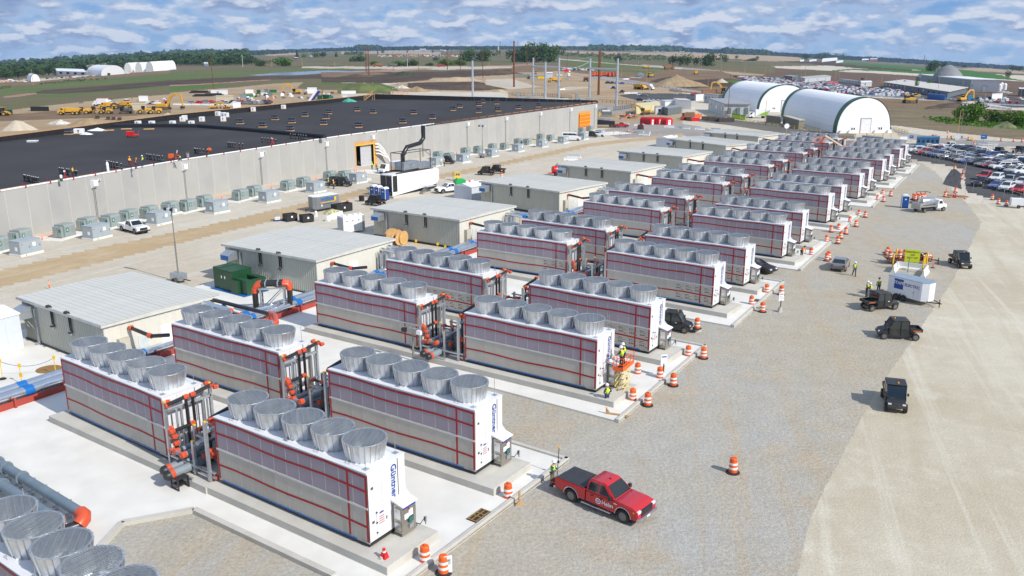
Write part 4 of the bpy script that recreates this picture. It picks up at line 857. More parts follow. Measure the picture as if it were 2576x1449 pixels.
 # ---------------- things on the roof
def roll_pallet():
 t=T('roofing_pallet','','pallet of roofing rolls'); m=MB(); m.bx(-.85,.85,-.7,.7,0,.05,0); m.bx(-.85,.85,-.7,.7,.12,.17,0)
 for y in(-.6,0,.6):m.bx(-.85,.85,y-.07,y+.07,.05,.12,0)
 m.ob('pallet',[mat('pallet_wood',(.70,.44,.17),.8)],t)
 rm=MB(); rm.cyl((0,0,0),(0,0,1.1),.185,n=8,mi=0);
 for z,mi in((.18,1),(.55,2),(.92,1)):rm.lathe([(.188,z-.035),(.188,z+.035)],8,(0,0,0),mi,capb=False,capt=False)
 rm.cyl((0,0,1.1),(0,0,1.105),.10,n=6,mi=2); rm=rm.mesh('roll',[BLACK,mat('label_blue',(.04,.07,.30),.5),mat('label_pale',(.45,.46,.48),.5)])
 for i in range(4):
  for j in range(3):link('roll',rm,t,(-.60+i*.40,-.42+j*.42,.17))
 return t
rp=roll_pallet()
RP=[('s1',x,y)for x,y in((1040,1230),(1380,1280),(1570,1168),(1825,1215),(2022,1115),(2385,1078),(2340,1150),(2303,1240),(1795,1338))]+[('s2',x,y)for x,y in((235,1195),(478,1228),(1090,1240),(925,1378),(1375,1310),(1685,1188),(1785,1142),(2073,1115),(2135,1073),(2345,1090),(2073,1218),(2365,1198),(258,1445))]+[('s3',95,1160),('s3',400,1137),('s0',1025,1388)]
RP.sort(key=lambda q:-D(*q)[1])
for i,q in enumerate(RP):
 p=roof(*q); place(rp,p+Vector((0,.6,.02)),random.uniform(-.15,.15)+.1,'banded black roofing rolls on a yellow pallet, %s from the near side'%NTH[i],'pallets of roofing rolls',1.05)
def wrap_pallet():
 t=T('wrapped_pallet','','wrapped pallet'); m=MB(); m.bx(-.62,.62,-.6,.6,.12,1.28,0); m.ob('wrapping',[mat('white_wrap',(.80,.81,.83),.5,var=.05)],t,bevel=.05)
 m=MB(); m.bx(-.65,.65,-.62,.62,0,.11,0); m.ob('pallet',[mat('pallet_wood',(.70,.44,.17),.8)],t)
 m=MB(); m.bx(-.12,.14,-.61,-.603,.75,1.0,0); m.bx(-.1,.06,-.61,-.603,.35,.65,0); m.ob('print',BLACKM,t); return t
wp=wrap_pallet()
WPL=[('s0',2073,1262),('s0',2283,1262),('s0',1180,1378)]+[('s1',x,y)for x,y in((20,1260),(170,1195),(202,1172),(305,1260),(463,1195),(705,1110),(785,1125),(830,1130),(787,1193),(1240,1043),(1698,1003))]
for i,q in enumerate(WPL):
 p=roof(*q); sc=1.0 if i!=2 else(1.7,1.1,.9)
 place(wp,p+Vector((0,.6,.02)),random.uniform(-.2,.25),'white wrapped pallet with black arrows on the roof, %s from the left'%NTH[min(i,13)]if i!=2 else 'wide white wrapped load low on the left of the black roof','white wrapped pallets',sc)
vp=MB(); vp.cyl((0,0,0),(0,0,.98),.125,n=10,mi=0); vp.cyl((0,0,.98),(0,0,1.03),.10,n=8,mi=1); vp.lathe([(.128,.3),(.128,.36)],8,(0,0,0),2,capb=False,capt=False); vp.lathe([(.2,0),(.125,.12)],10,(0,0,0),0)
vp=vp.mesh('vent_pipe',[MEMB,WHITE,mat('label_pale',(.45,.46,.48),.5)])
GV=[('t0',[(375,800),(392,806),(428,812),(457,818),(494,828),(524,836),(555,841),(590,846)]),('t0',[(908,692),(945,697),(970,702),(1020,708),(1052,714),(1145,737),(1170,740)]),('t0',[(1620,582),(1655,587),(1690,594),(1725,602),(1765,610),(1783,610),(1838,624)]),
 ('t0',[(2225,474),(2260,478),(2288,482),(2332,489),(2377,495),(2411,499),(2458,505)]),('t1',[(365,384),(385,386),(415,390),(450,394),(500,399),(565,403)]),('t1',[(872,287),(902,290),(935,295),(978,299),(1041,305),(1093,312)]),
 ('t1',[(1384,216),(1431,221),(1473,224),(1515,230),(1551,234),(1590,245)]),('t1',[(1812,157),(1852,162),(1883,162),(1932,167),(1968,172),(2007,176),(2048,180)])]
for gi,(k_,L_)in enumerate(GV):
 for j,(x,y)in enumerate(L_):
  o=link('vent_pipe',vp,None,roof(k_,x,y)); tag(o,'black upright vent pipe, %s in the %s roof-edge cluster from the left'%(NTH[j],NTH[gi]),'vent pipe','vent pipes in clusters along the roof edge')
def sm(name,label,cat,loc,rz,parts,group=None,**k):
 t=T(name,label,cat,loc,rz,group)
 for pn,m,mats in parts:m.ob(pn,mats,t,**k)
 return t
b=MB;
sm('roof_cart','red motor cart standing on the black roof','cart',roof('t0',2005,138),.1,[('body',b().bx(-1.2,.3,-.45,.45,.25,1.3,0).bx(.3,1.3,-.4,.4,.3,.6,0),RED),('wheel',b().cyl((-.9,-.5,.22),(-.9,-.4,.22),.22),TYRE),('wheel',b().cyl((-.2,-.5,.22),(-.2,-.4,.22),.22),TYRE),('wheel',b().cyl((1.1,-.5,.25),(1.1,-.4,.25),.25),TYRE),('handle',b().tube([(1.2,-.3,.5),(1.4,-.3,1.4),(1.4,.3,1.4),(1.2,.3,.5)],.03,5),RED)])
sm('roof_hatch','small flat white hatch on the left of the black roof','hatch',roof('t0',495,215),.2,[('lid',b().bx(-1.0,1.0,-.7,.7,.25,.4),WHITE),('curb',b().bx(-.95,.95,-.65,.65,0,.25),GREYB)])
sm('gas_cylinder','tall white gas cylinder at the edge of the black roof','gas cylinder',roof('t0',1632,655),0,[('cylinder',b().lathe([(.2,0),(.22,.1),(.22,1.3),(.12,1.5),(.06,1.6)],10),WHITE)],smooth=True)
sm('drum_kit','orange and black cable drum machine beside the roof pipes','machine',roof('t1',575,368),0,[('frame',b().bx(-.6,.4,-.3,.3,.2,.35).tube([(-.6,0,.3),(-.5,0,1.0),(0,0,1.0)],.04,5),BLACKM),('drum',b().cyl((.1,-.3,.5),(.1,.3,.5),.4),ORANGE)])
sm('work_light','orange machine frame on the roof next to the crouching worker','machine',roof('t1',10,465),0,[('frame',b().bx(-.4,.4,-.3,.3,.1,.9),ORANGE),('wheel',b().cyl((.4,-.35,.15),(.4,-.25,.15),.15),TYRE)])
sm('bucket','galvanised bucket full of tools on the roof edge','bucket',roof('t1',258,445),0,[('bucket',b().lathe([(.25,0),(.32,.7)],12,capt=False),GALV),('tools',b().cyl((.1,0,.3),(.2,.1,1.1),.03,n=5).cyl((-.1,0,.3),(-.2,.05,1.0),.03,n=5),WOOD)])
sm('red_tripod','red tripod hoist with white tip at the roof edge','tripod',roof('t1',1540,252),0,[('leg',b().cyl((-.3,-.2,0),(0,0,1.2),.06,n=5),RED),('leg',b().cyl((.3,-.2,0),(0,0,1.2),.06,n=5),RED),('leg',b().cyl((0,.35,0),(0,0,1.2),.06,n=5),RED),('head',b().cyl((0,0,1.1),(-.1,0,1.5),.07,n=6),WHITE)])
sm('red_tripod','red and white tripod hoist beside the crouching roofer','tripod',roof('t1',100,470),0,[('leg',b().cyl((-.3,-.2,0),(0,0,1.2),.06,n=5),RED),('leg',b().cyl((.3,-.2,0),(0,0,1.2),.06,n=5),RED),('leg',b().cyl((0,.35,0),(0,0,1.2),.06,n=5),RED),('head',b().cyl((0,0,1.1),(.15,0,1.6),.07,n=6),WHITE)])
sm('winch_stand','red winch stand behind the second cluster of vent pipes','winch',roof('t0',985,770),0,[('frame',b().bx(-.35,.35,-.05,.05,.3,.38).cyl((0,0,0),(0,0,1.2),.06,n=5),RED),('head',b().bx(-.1,.1,-.1,.1,1.1,1.35),WHITE)])
sm('sprayer','small green and white sprayer on the roof edge','sprayer',roof('t0',930,805),0,[('tank',b().lathe([(.2,0),(.22,.35),(.1,.5)],10),GREEN),('top',b().lathe([(.18,.5),(.2,.9),(.1,1.0)],10),WHITE)])
for i,(x,y)in enumerate(((1640,38),(1910,18),(2250,20))):sm('empty_pallet','empty yellow pallet lying flat on the roof, %s from the left'%NTH[i],'pallet',roof('t0',x,y),.3,[('pallet',b().bx(-1.2,1.2,-.5,.5,.02,.14),[mat('pallet_wood',(.70,.44,.17),.8)])],'empty pallets on the roof')
def heap(name,label,cat,p,r,h,m,n=60,sq=1.0,seed=1,kind=None,rz=0):
 rg=random.Random(seed); bm=bmesh.new(); bmesh.ops.create_icosphere(bm,subdivisions=4,radius=1)
 ph=[rg.uniform(0,6)for _ in range(8)]
 for v in list(bm.verts):
  x,y,z=v.co; a=math.atan2(y,x); rr=math.hypot(x,y)
  k=1+.13*math.sin(3*a+ph[0])+.08*math.sin(7*a+ph[1]); prof=max(0,1-rr)**.9 if True else 0
  v.co=(x*r*k,y*r*sq*k,max(-.1,(z if z<0 else(1-rr**1.15)*(1+.10*math.sin(9*x+ph[2])*math.sin(8*y+ph[3])+.05*math.sin(23*x+ph[4])*math.sin(19*y+ph[5]))))*h)
 bmesh.ops.delete(bm,geom=[v for v in bm.verts if v.co.z<-.02*h-.05],context='VERTS')
 me=bpy.data.meshes.new(name); bm.to_mesh(me); bm.free(); me.materials.append(m); me.polygons.foreach_set('use_smooth',[True]*len(me.polygons))
 o=link(name,me,None,(p[0],p[1],p[2]-.05),rz); tag(o,label,cat,None,kind); return o
heap('tarpaulin','crumpled green and white tarpaulins heaped against the roof parapet','tarpaulin',roof('s2',110,1050),2.6,1.3,mat('tarp_green',(.05,.30,.22),.5,var=.5,sc=.6),seed=4)
heap('plastic_sheet','crumpled white plastic sheeting left of the roof joint','sheet',roof('r00',740,985),2.4,.7,mat('white_wrap',(.80,.81,.83),.5),seed=5,sq=.4)
heap('plastic_sheet','white torn wrapping beside the wide wrapped load on the roof','sheet',roof('s0',1310,1382),1.5,.5,mat('white_wrap',(.80,.81,.83),.5),seed=6,sq=.5)
t=T('timber_stair','raw timber stair climbing over the back parapet of the roof','stair',roof('s2',420,1030),.2)
for j in range(6):m=MB(); m.bx(-1.8+.5*j,-1.3+.5*j,-.6,.6,.35*(j+1)-.05,.35*(j+1)); m.ob('step',WOOD,t)
for y in(-.65,.65):
 m=MB(); m.prism([(-2.0,0),(-1.6,0),(1.4,2.2),(1.4,2.5)],'y',y-.05,y+.05); m.ob('stringer',WOOD,t); m=MB(); m.tube([(-1.9,y,1.1),(1.3,y,3.4)],.06,4); m.tube([(-1.9,y,.6),(1.3,y,2.9)],.05,4)
 for q in range(4):m.cyl((-1.9+q*1.05,y,.1+q*.6),(-1.9+q*1.05,y,1.1+q*.76),.06,n=4)
 m.ob('rail',WOOD,t)
m=MB()
for x in(1.3,2.0):
 for y in(-.6,.6):m.cyl((x,y,0),(x,y,2.3),.07,n=4)
m.bx(1.2,2.2,-.7,.7,2.2,2.3); m.ob('landing',WOOD,t)
# ---------------- pad-mounted transformers along the wall
def trans_w():
 t=T('switch_cabinet','','transformer'); m=MB(); m.bx(-.12,3.35,-.15,2.2,0,.28,0); m.bx(.6,.8,-.16,-.15,.08,.2,1); m.ob('plinth',[CONC,BLACKM],t,bevel=.02)
 m=MB(); m.bx(0,3.2,0,2.05,.28,1.98,0); m.bx(-.03,3.23,-.03,2.08,1.98,2.06,0); m.ob('cabinet',GREYB,t,bevel=.015)
 for x in(.08,1.63):m=MB(); m.bx(x,x+1.48,-.025,-.002,.42,1.9,0); d=m.ob('door',GREYB,t); m=MB(); m.bx(x+1.3,x+1.38,-.05,-.025,1.05,1.25); m.ob('handle',BLACKM,d)
 m=MB(); m.bx(1.9,2.35,-.035,-.028,1.15,1.65,0); m.ob('notice',WHITE,t); m=MB(); m.bx(-.035,-.0,.55,.95,.75,1.25,0); m.ob('notice',WHITE,t)
 m=MB(); m.bx(.25,.42,-.035,-.028,1.55,1.65,0); m.ob('notice',REDT,t); return t
def trans_s():
 t=T('transformer','','transformer'); m=MB(); m.bx(-.25,2.4,-.25,2.3,0,.18,0); m.ob('plinth',CONC,t,bevel=.02)
 g=mat('pad_green_grey',(.27,.315,.305),.5,var=.03)
 m=MB(); m.prism([(0,.18),(0,1.75),(.12,1.98),(1.9,1.98),(1.9,.18)],'x',0,2.05,0); m.bx(-.02,2.08,.1,1.2,1.98,2.02,0); m.bx(.5,.9,.9,1.1,2.02,2.1,0); m.ob('cabinet',[g],t,bevel=.02)
 m=MB(); m.bx(-.45,-.01,.25,.95,.25,1.75,0); m.bx(-.45,-.01,1.05,1.8,.25,1.75,0);
 m.ob('radiator',[g],t,bevel=.03)['kind']='stuff'
 m=MB(); m.bx(1.02,1.06,-.02,.0,.3,1.8,0); m.bx(.05,2.0,-.015,-.0,.62,.65,0); d=m.ob('door_edge',[mat('seam_grey',(.45,.46,.48),.6)],t)
 gs=mat('green_sign',(.01,.16,.13),.5); m=MB(); m.bx(.25,.75,-.03,-.018,.95,1.5,0); s1=m.ob('sign',[gs],t); m=MB(); m.bx(.35,.65,-.036,-.031,1.3,1.36,0); m.bx(.35,.65,-.036,-.031,1.1,1.2,0); m.ob('print',WHITE,s1)
 m=MB(); m.bx(-.48,-.455,.3,.65,.95,1.4,0); m.ob('sign',[gs],t); return t
TW,TS=trans_w(),trans_s(); TW0=None
WL=[('r01',160,492),('r01',705,368),('r01',1185,258),('t1',657,1305),('t1',1452,1140),('t1',2165,990),('t2',232,1005),('t2',1430,745),('t2',1835,690),('t2',2270,605),('t3',93,528),('t3',455,460),('t3',777,400),('t3',1083,342),('t3',1340,295)]
for i,q in enumerate(WL):
 p=at(*q); s_=wall_s(q[0],q[1]); a=wpt(s_)[1]
 place(TW,p,a-R_(4)if i<6 else a,'wide blue-grey switch cabinet on a concrete base, %s from the left'%NTH[i],'wide cabinets in front of the warehouse')
SL=[('r01',-15,462),('r01',165,398),('r01',497,352),('r01',670,300),('r01',845,275),('r01',985,235),('r01',1140,205),('r01',1300,170),('t1',275,1270),('t1',525,1205),('t1',1070,1105),('t1',1280,1045),('t1',1788,955),('t1',2025,905),('t1',2425,805),('t2',60,960),
 ('t2',1480,640),('t2',1645,665),('t2',1895,578),('t2',2085,552),('t2',2300,505),('t2',2480,495),('t3',110,422),('t3',250,425),('t3',450,345),('t3',600,362),('t3',1070,240),('t3',1190,215)]
for i,q in enumerate(SL):
 p=at(*q); s_=wall_s(q[0],q[1]); a=wpt(s_)[1]
 place(TS,p,a+R_(2),'green-grey pad transformer with green signs, %s from the left by the wall'%NTH[i],'pad transformers along the warehouse wall',1.0 if i<20 else .95)
def apron(p0,p1,w,k_=0):
 a,b_=Vector(p0),Vector(p1); d=(b_-a).normalized(); n=Vector((-d.y,d.x,0))*w; m=MB(); m.prism([(q.x,q.y)for q in(a,b_,b_+n,a+n)],'z',0,.06+.003*k_); return st_(m.ob('concrete_pad',CONC))
for i,(s0,s1)in enumerate(zip(SL[::2],SL[1::2])):
 p,q=at(*s0),at(*s1); d=(q-p).normalized(); n=Vector((d.y,-d.x,0))
 if(q-p).length<30:apron(p-d*2+n*.6,q+d*5.5+n*.6,3.6,i%5)
apron(at('t2',130,830),at('t2',560,870),6,6)
apron(at('t3',1430,270),at('t3',1830,245),9,7)
# ------------------------------------------------------------------ vehicles
def arc(cx,cz,r,n=7):return[(cx+r*math.cos(PI*i/(n-1)),cz+r*math.sin(PI*i/(n-1)))for i in range(n)]
SPEC={
 'sedan':dict(body=[(-2.35,.42),(-2.4,.8),(-2.25,1.0),(-1.6,1.06),(.95,1.0),(2.15,.82),(2.38,.62),(2.36,.34),(1.9,.28)]+arc(1.45,.30,.38)+arc(-1.42,.30,.38)+[(-1.9,.30)],cab=[(-1.95,1.02),(-1.15,1.42),(.05,1.46),(1.05,1.0)],w=.92,tum=.45,wx=(1.45,-1.42),r=.33,bw=.05),
 'suv':dict(body=[(-2.35,.45),(-2.4,1.05),(-2.2,1.12),(1.0,1.12),(2.1,1.02),(2.38,.8),(2.36,.40),(1.9,.34)]+arc(1.45,.34,.42)+arc(-1.40,.34,.42)+[(-1.9,.36)],cab=[(-2.32,1.12),(-2.05,1.72),(.25,1.76),(1.12,1.12)],w=.95,tum=.32,wx=(1.45,-1.40),r=.37,bw=.05),
 'van':dict(body=[(-2.9,.40),(-2.95,1.3),(2.0,1.3),(2.7,1.1),(2.95,.9),(2.95,.36),(2.5,.34)]+arc(2.05,.34,.42)+arc(-1.75,.34,.42)+[(-2.3,.36)],cab=[(-2.95,1.3),(-2.85,2.55),(1.0,2.6),(1.5,2.35),(2.3,1.25)],w=1.0,tum=.16,wx=(2.05,-1.75),r=.37,bw=.06),
 }
def pane_side(t,cab,w,tum,z0,n=2,sh=(.90,.74),mat_=None,name='window'):
 cx=sum(p[0]for p in cab)/len(cab); cz=sum(p[1]for p in cab)/len(cab)
 P=[(cx+(x-cx)*sh[0],cz+(z-cz)*sh[1])for x,z in cab]
 xs=[min(p[0]for p in P)]+[None]*(n-1)+[max(p[0]for p in P)]
 def clip(P,x0,x1):
  for lim,sg in((x0,1),(x1,-1)):
   out=[]
   for a,b in zip(P,P[1:]+P[:1]):
    ia,ib=(a[0]-lim)*sg>=0,(b[0]-lim)*sg>=0
    if ia:out.append(a)
    if ia!=ib:f=(lim-a[0])/(b[0]-a[0]); out.append((lim,a[1]+(b[1]-a[1])*f))
   P=out
  return P
 a,b=xs[0],xs[-1]
 for i in range(n):
  Q=clip(P,a+(b-a)*i/n+.03,a+(b-a)*(i+1)/n-.03)
  if len(Q)<3:continue
  for sg in(1,-1):
   m=MB(); m.quad([(x,sg*(w-tum*(z-z0)+.012),z)for x,z in Q],0); m.ob(name,[mat_ or GLASS],t)
def slope_pane(t,p,q,w,tum,z0,off,name,f=.86):
 dx,dz=q[0]-p[0],q[1]-p[1]; l=math.hypot(dx,dz); nx,nz=(-dz/l*off,dx/l*off)
 a=(p[0]+dx*.08+nx,p[1]+dz*.08+nz); b=(p[0]+dx*.92+nx,p[1]+dz*.92+nz); wa=(w-tum*(a[1]-z0))*f; wb=(w-tum*(b[1]-z0))*f
 m=MB(); m.quad([(a[0],-wa,a[1]),(a[0],wa,a[1]),(b[0],wb,b[1]),(b[0],-wb,b[1])],0); m.ob(name,GLASS,t)
def wheel_mesh(r,w):
 m=MB(); m.lathe([(r*.62,-w/2),(r*.93,-w/2),(r,-w/3),(r,w/3),(r*.93,w/2),(r*.62,w/2)],18,(0,0,0),0,axis='y',capb=False,capt=False); m.lathe([(.01,-w*.3),(.01,w*.3)],6,(0,0,0),0,axis='y')
 tm=m.mesh('tyre',TYRE); m=MB(); m.lathe([(r*.63,-w/2+.01),(r*.60,-w*.30),(r*.2,-w*.34),(r*.2,w*.34),(r*.60,w*.30),(r*.63,w/2-.01)],14,(0,0,0),0,axis='y')
 for i in range(6):
  a=2*PI*i/6;
  for s in(-1,1):m.cyl((.12*math.cos(a)*r/.4,s*w*.36,.12*math.sin(a)*r/.4),(r*.6*math.cos(a),s*w*.36,r*.6*math.sin(a)),.035,n=4,mi=0)
 return tm,m.mesh('rim',RIM)
WM={}
def wheels(t,xs,y,r,w,rims=True):
 if(r,w)not in WM:WM[(r,w)]=wheel_mesh(r,w)
 tm,rm=WM[(r,w)]
 for x in xs:
  for s in(1,-1):
   o=link('wheel',tm,t,(x,s*y,r))
   if rims:link('rim',rm,o)
def box_part(t,name,m_,*bs,**k):
 m=MB()
 for b_ in bs:m.bx(*b_,0)
 return m.ob(name,[m_],t,**k)
def paintm(name):return MATS[name]
for n_,c_ in(('paint_white',(.78,.79,.80)),('paint_silver',(.42,.43,.45)),('paint_grey',(.16,.17,.18)),('paint_black',(.012,.012,.014)),('paint_navy',(.012,.022,.055)),('paint_blue',(.015,.07,.32)),('paint_red',(.50,.012,.018)),('paint_maroon',(.20,.012,.03)),('paint_beige',(.50,.45,.36)),('paint_green',(.02,.05,.035))):
 mat(n_,c_,.28,.0 if n_!='paint_silver' else .5,var=.02,coat=.7)
def auto(kind,paint,name='parked_car'):
 s=SPEC[kind]; t=T(name,'','car' if kind!='van' else 'van'); z0=s['cab'][0][1]; w=s['w']; pm=MATS['paint_'+paint]
 m=MB(); m.prism(s['body'],'y',-w,w,0,ins=lambda p:.06 if p[1]>.95 and kind!='van' else .0); m.prism(s['cab'],'y',-w+.04,w-.04,0,ins=lambda p:s['tum']*(p[1]-z0)); m.ob('body',[pm],t,bevel=.03)
 c=s['cab']; slope_pane(t,c[-2],c[-1],w-.04,s['tum'],z0,.015,'windshield'); slope_pane(t,c[0],c[1],w-.04,s['tum'],z0,.015,'rear_window')
 pane_side(t,c,w-.04,s['tum'],z0,2 if kind!='van' else 3,(.88,.70)if kind!='van' else(.9,.45))
 wheels(t,s['wx'],w-.10,s['r'],.22,rims=False)
 xf=max(p[0]for p in s['body']); zf=.62 if kind=='sedan' else .78
 for sg in(1,-1):box_part(t,'headlight',mat('lamp_clear',(.70,.72,.75),.2),(xf-.22,xf+.0,sg*w*.62-.18,sg*w*.62+.18,zf-.02,zf+.12)); box_part(t,'tail_light',mat('tail_red',(.35,.01,.01),.3),(-xf-.03,-xf+.1,sg*w*.75-.14,sg*w*.75+.14,.78,.95))
 box_part(t,'grille',BLACKM,(xf-.1,xf+.01,-.45,.45,.36,.58))
 return t
def pickup(paint,cover=False,hero=False,name='parked_pickup'):
 t=T(name,'','pickup truck'); pm=MATS['paint_'+paint]; w=1.0
 fp=[(-.72,.50),(-.72,1.13),(1.22,1.15),(1.32,1.20),(2.45,1.14),(2.78,1.03),(2.92,.86),(2.92,.50),(2.72,.42)]+arc(1.92,.42,.52)+[(1.3,.42)]
 m=MB(); m.prism(fp,'y',-w,w,0,ins=lambda p:.07 if p[1]>1.1 else 0)
 cab=[(-.74,1.13),(-.66,1.74),(-.50,1.86),(.42,1.88),(.60,1.83),(1.34,1.16)]; z0=1.13; tum=.30
 m.prism(cab,'y',-w+.06,w-.06,0,ins=lambda p:tum*(p[1]-z0));
 bp=[(-2.98,.62),(-2.98,1.20),(-.76,1.20),(-.76,.48),(-1.2,.48)]+arc(-1.78,.42,.52)+[(-2.4,.50),(-2.85,.55)]
 for sg in(1,-1):m.prism(bp,'y',*((w-.14,w)if sg>0 else(-w,-w+.14)),0)
 m.bx(-3.0,-2.9,-w+.02,w-.02,.62,1.18,0)if not hero else None; m.bx(-.85,-.76,-w+.1,w-.1,.5,1.18,0)
 m.ob('body',[pm],t,bevel=.045,seg=2 if hero else 1,smooth=hero)
 box_part(t,'bed',mat('bed_liner',(.03,.03,.032),.8),(-2.9,-.85,-w+.15,w-.15,.60,.68))
 box_part(t,'chassis',BLACKM,(-2.9,2.75,-.7,.7,.32,.5))
 slope_pane(t,cab[-2],cab[-1],w-.06,tum,z0,.02,'windshield',.90); slope_pane(t,cab[0],cab[1],w-.06,tum,z0,.02,'rear_window',.85)
 P2=[(-.60,1.24),(-.52,1.68),(-.40,1.74),(.12,1.74),(.12,1.24)]; P3=[(.20,1.24),(.20,1.74),(.48,1.73),(.98,1.24)]
 for P in(P2,P3):
  for sg in(1,-1):m=MB(); m.quad([(x,sg*(w-.06-tum*(z-z0)+.014),z)for x,z in P],0); m.ob('window',GLASS,t)
 wheels(t,(1.92,-1.78),w-.13,.42,.28)
 ch=mat('chrome',(.6,.6,.62),.15,.9)
 for sg in(1,-1):box_part(t,'headlight',mat('lamp_clear',(.70,.72,.75),.2),(2.66,2.925,sg*.76-.16,sg*.76+.16,.86,1.0)); box_part(t,'mirror',BLACKM,(.98,1.14,sg*1.06-.10,sg*1.06+.10,1.15,1.38)); box_part(t,'tail_light',mat('tail_red',(.35,.01,.01),.3),(-3.01,-2.93,sg*.92-.07,sg*.92+.07,.8,1.1))
 box_part(t,'grille',BLACKM,(2.84,2.945,-.60,.60,.64,.98)); box_part(t,'bumper',ch if(hero or paint=='red')else BLACKM,(2.80,3.05,-.98,.98,.42,.60),bevel=.03); box_part(t,'rear_bumper',ch,(-3.15,-3.0,-.95,.95,.48,.62),bevel=.02)
 if cover:
  for i in range(3):box_part(t,'bed_cover',mat('bed_cover',(.035,.038,.045),.6),(-2.93+i*.69,-2.26+i*.69,-w+.08,w-.08,1.18,1.235),bevel=.01)
 if hero:
  box_part(t,'tailgate',pm,(-3.55,-3.0,-.82,.82,.66,.72),bevel=.02); box_part(t,'tailgate_liner',BLACKM,(-3.5,-3.02,-.76,.76,.722,.735))
  for sg in(1,-1):
   box_part(t,'side_step',ch,(-.95,1.15,sg*1.05-.09,sg*1.05+.09,.34,.40),bevel=.02)
   for x in(-.1,.55):box_part(t,'door_handle',BLACKM,(x-.25,x-.07,sg*1.005-.02,sg*1.005+.02,.98,1.02))
   m=MB();
   for x in(.16,):m.bx(x-.006,x+.006,sg*1.0-.004,sg*1.0+.004,.46,1.12,0)
   m.bx(-.735,-.72,sg*1.0-.004,sg*1.0+.004,.46,1.12,0); m.bx(1.16,1.172,sg*1.0-.004,sg*1.0+.004,.6,1.12,0); m.ob('door_gap',BLACKM,t)
   fl=MB(); fl.tube([(1.92+.55*math.cos(a),sg*1.0,.42+.55*math.sin(a))for a in np.linspace(.05,PI-.05,9)],.025,5,0); fl.ob('wheel_arch_trim',[ch],t); fl=MB(); fl.tube([(-1.78+.55*math.cos(a),sg*1.0,.42+.55*math.sin(a))for a in np.linspace(.05,PI-.05,9)],.025,5,0); fl.ob('wheel_arch_trim',[ch],t)
  wt=WHITE
  text('Helm',.36,wt,t,'lettering',(.86,-1.012,.80),(PI/2,0,0),.004)
  hx=MB()
  for k in range(6):
   a0,a1=PI/6+k*PI/3,PI/6+(k+1)*PI/3; c=(.22,.80); ro,ri=.20,.13;
   hx.add([(c[0]+r*math.cos(a),-1.010,c[1]+r*math.sin(a))for r,a in((ro,a0),(ro,a1-.12),(ri,a1-.12),(ri,a0))],[(0,1,2,3)],0)
  hx.bx(.16,.19,-1.012,-1.008,.72,.88,0); hx.bx(.25,.28,-1.012,-1.008,.72,.88,0); hx.bx(.19,.25,-1.012,-1.008,.785,.815,0); hx.ob('emblem',[wt],t)
  box_part(t,'badge',wt,(1.30,1.52,-1.008,-1.002,1.02,1.07)); box_part(t,'antenna_fin',BLACKM,(.30,.42,-.02,.02,1.86,1.93)); box_part(t,'turn_signal',mat('amber_lamp',(.8,.3,.01),.3),(2.60,2.70,-1.005,-.93,.86,.95)); box_part(t,'number_plate',WHITE,(3.05,3.06,-.16,.16,.45,.55))
 return t
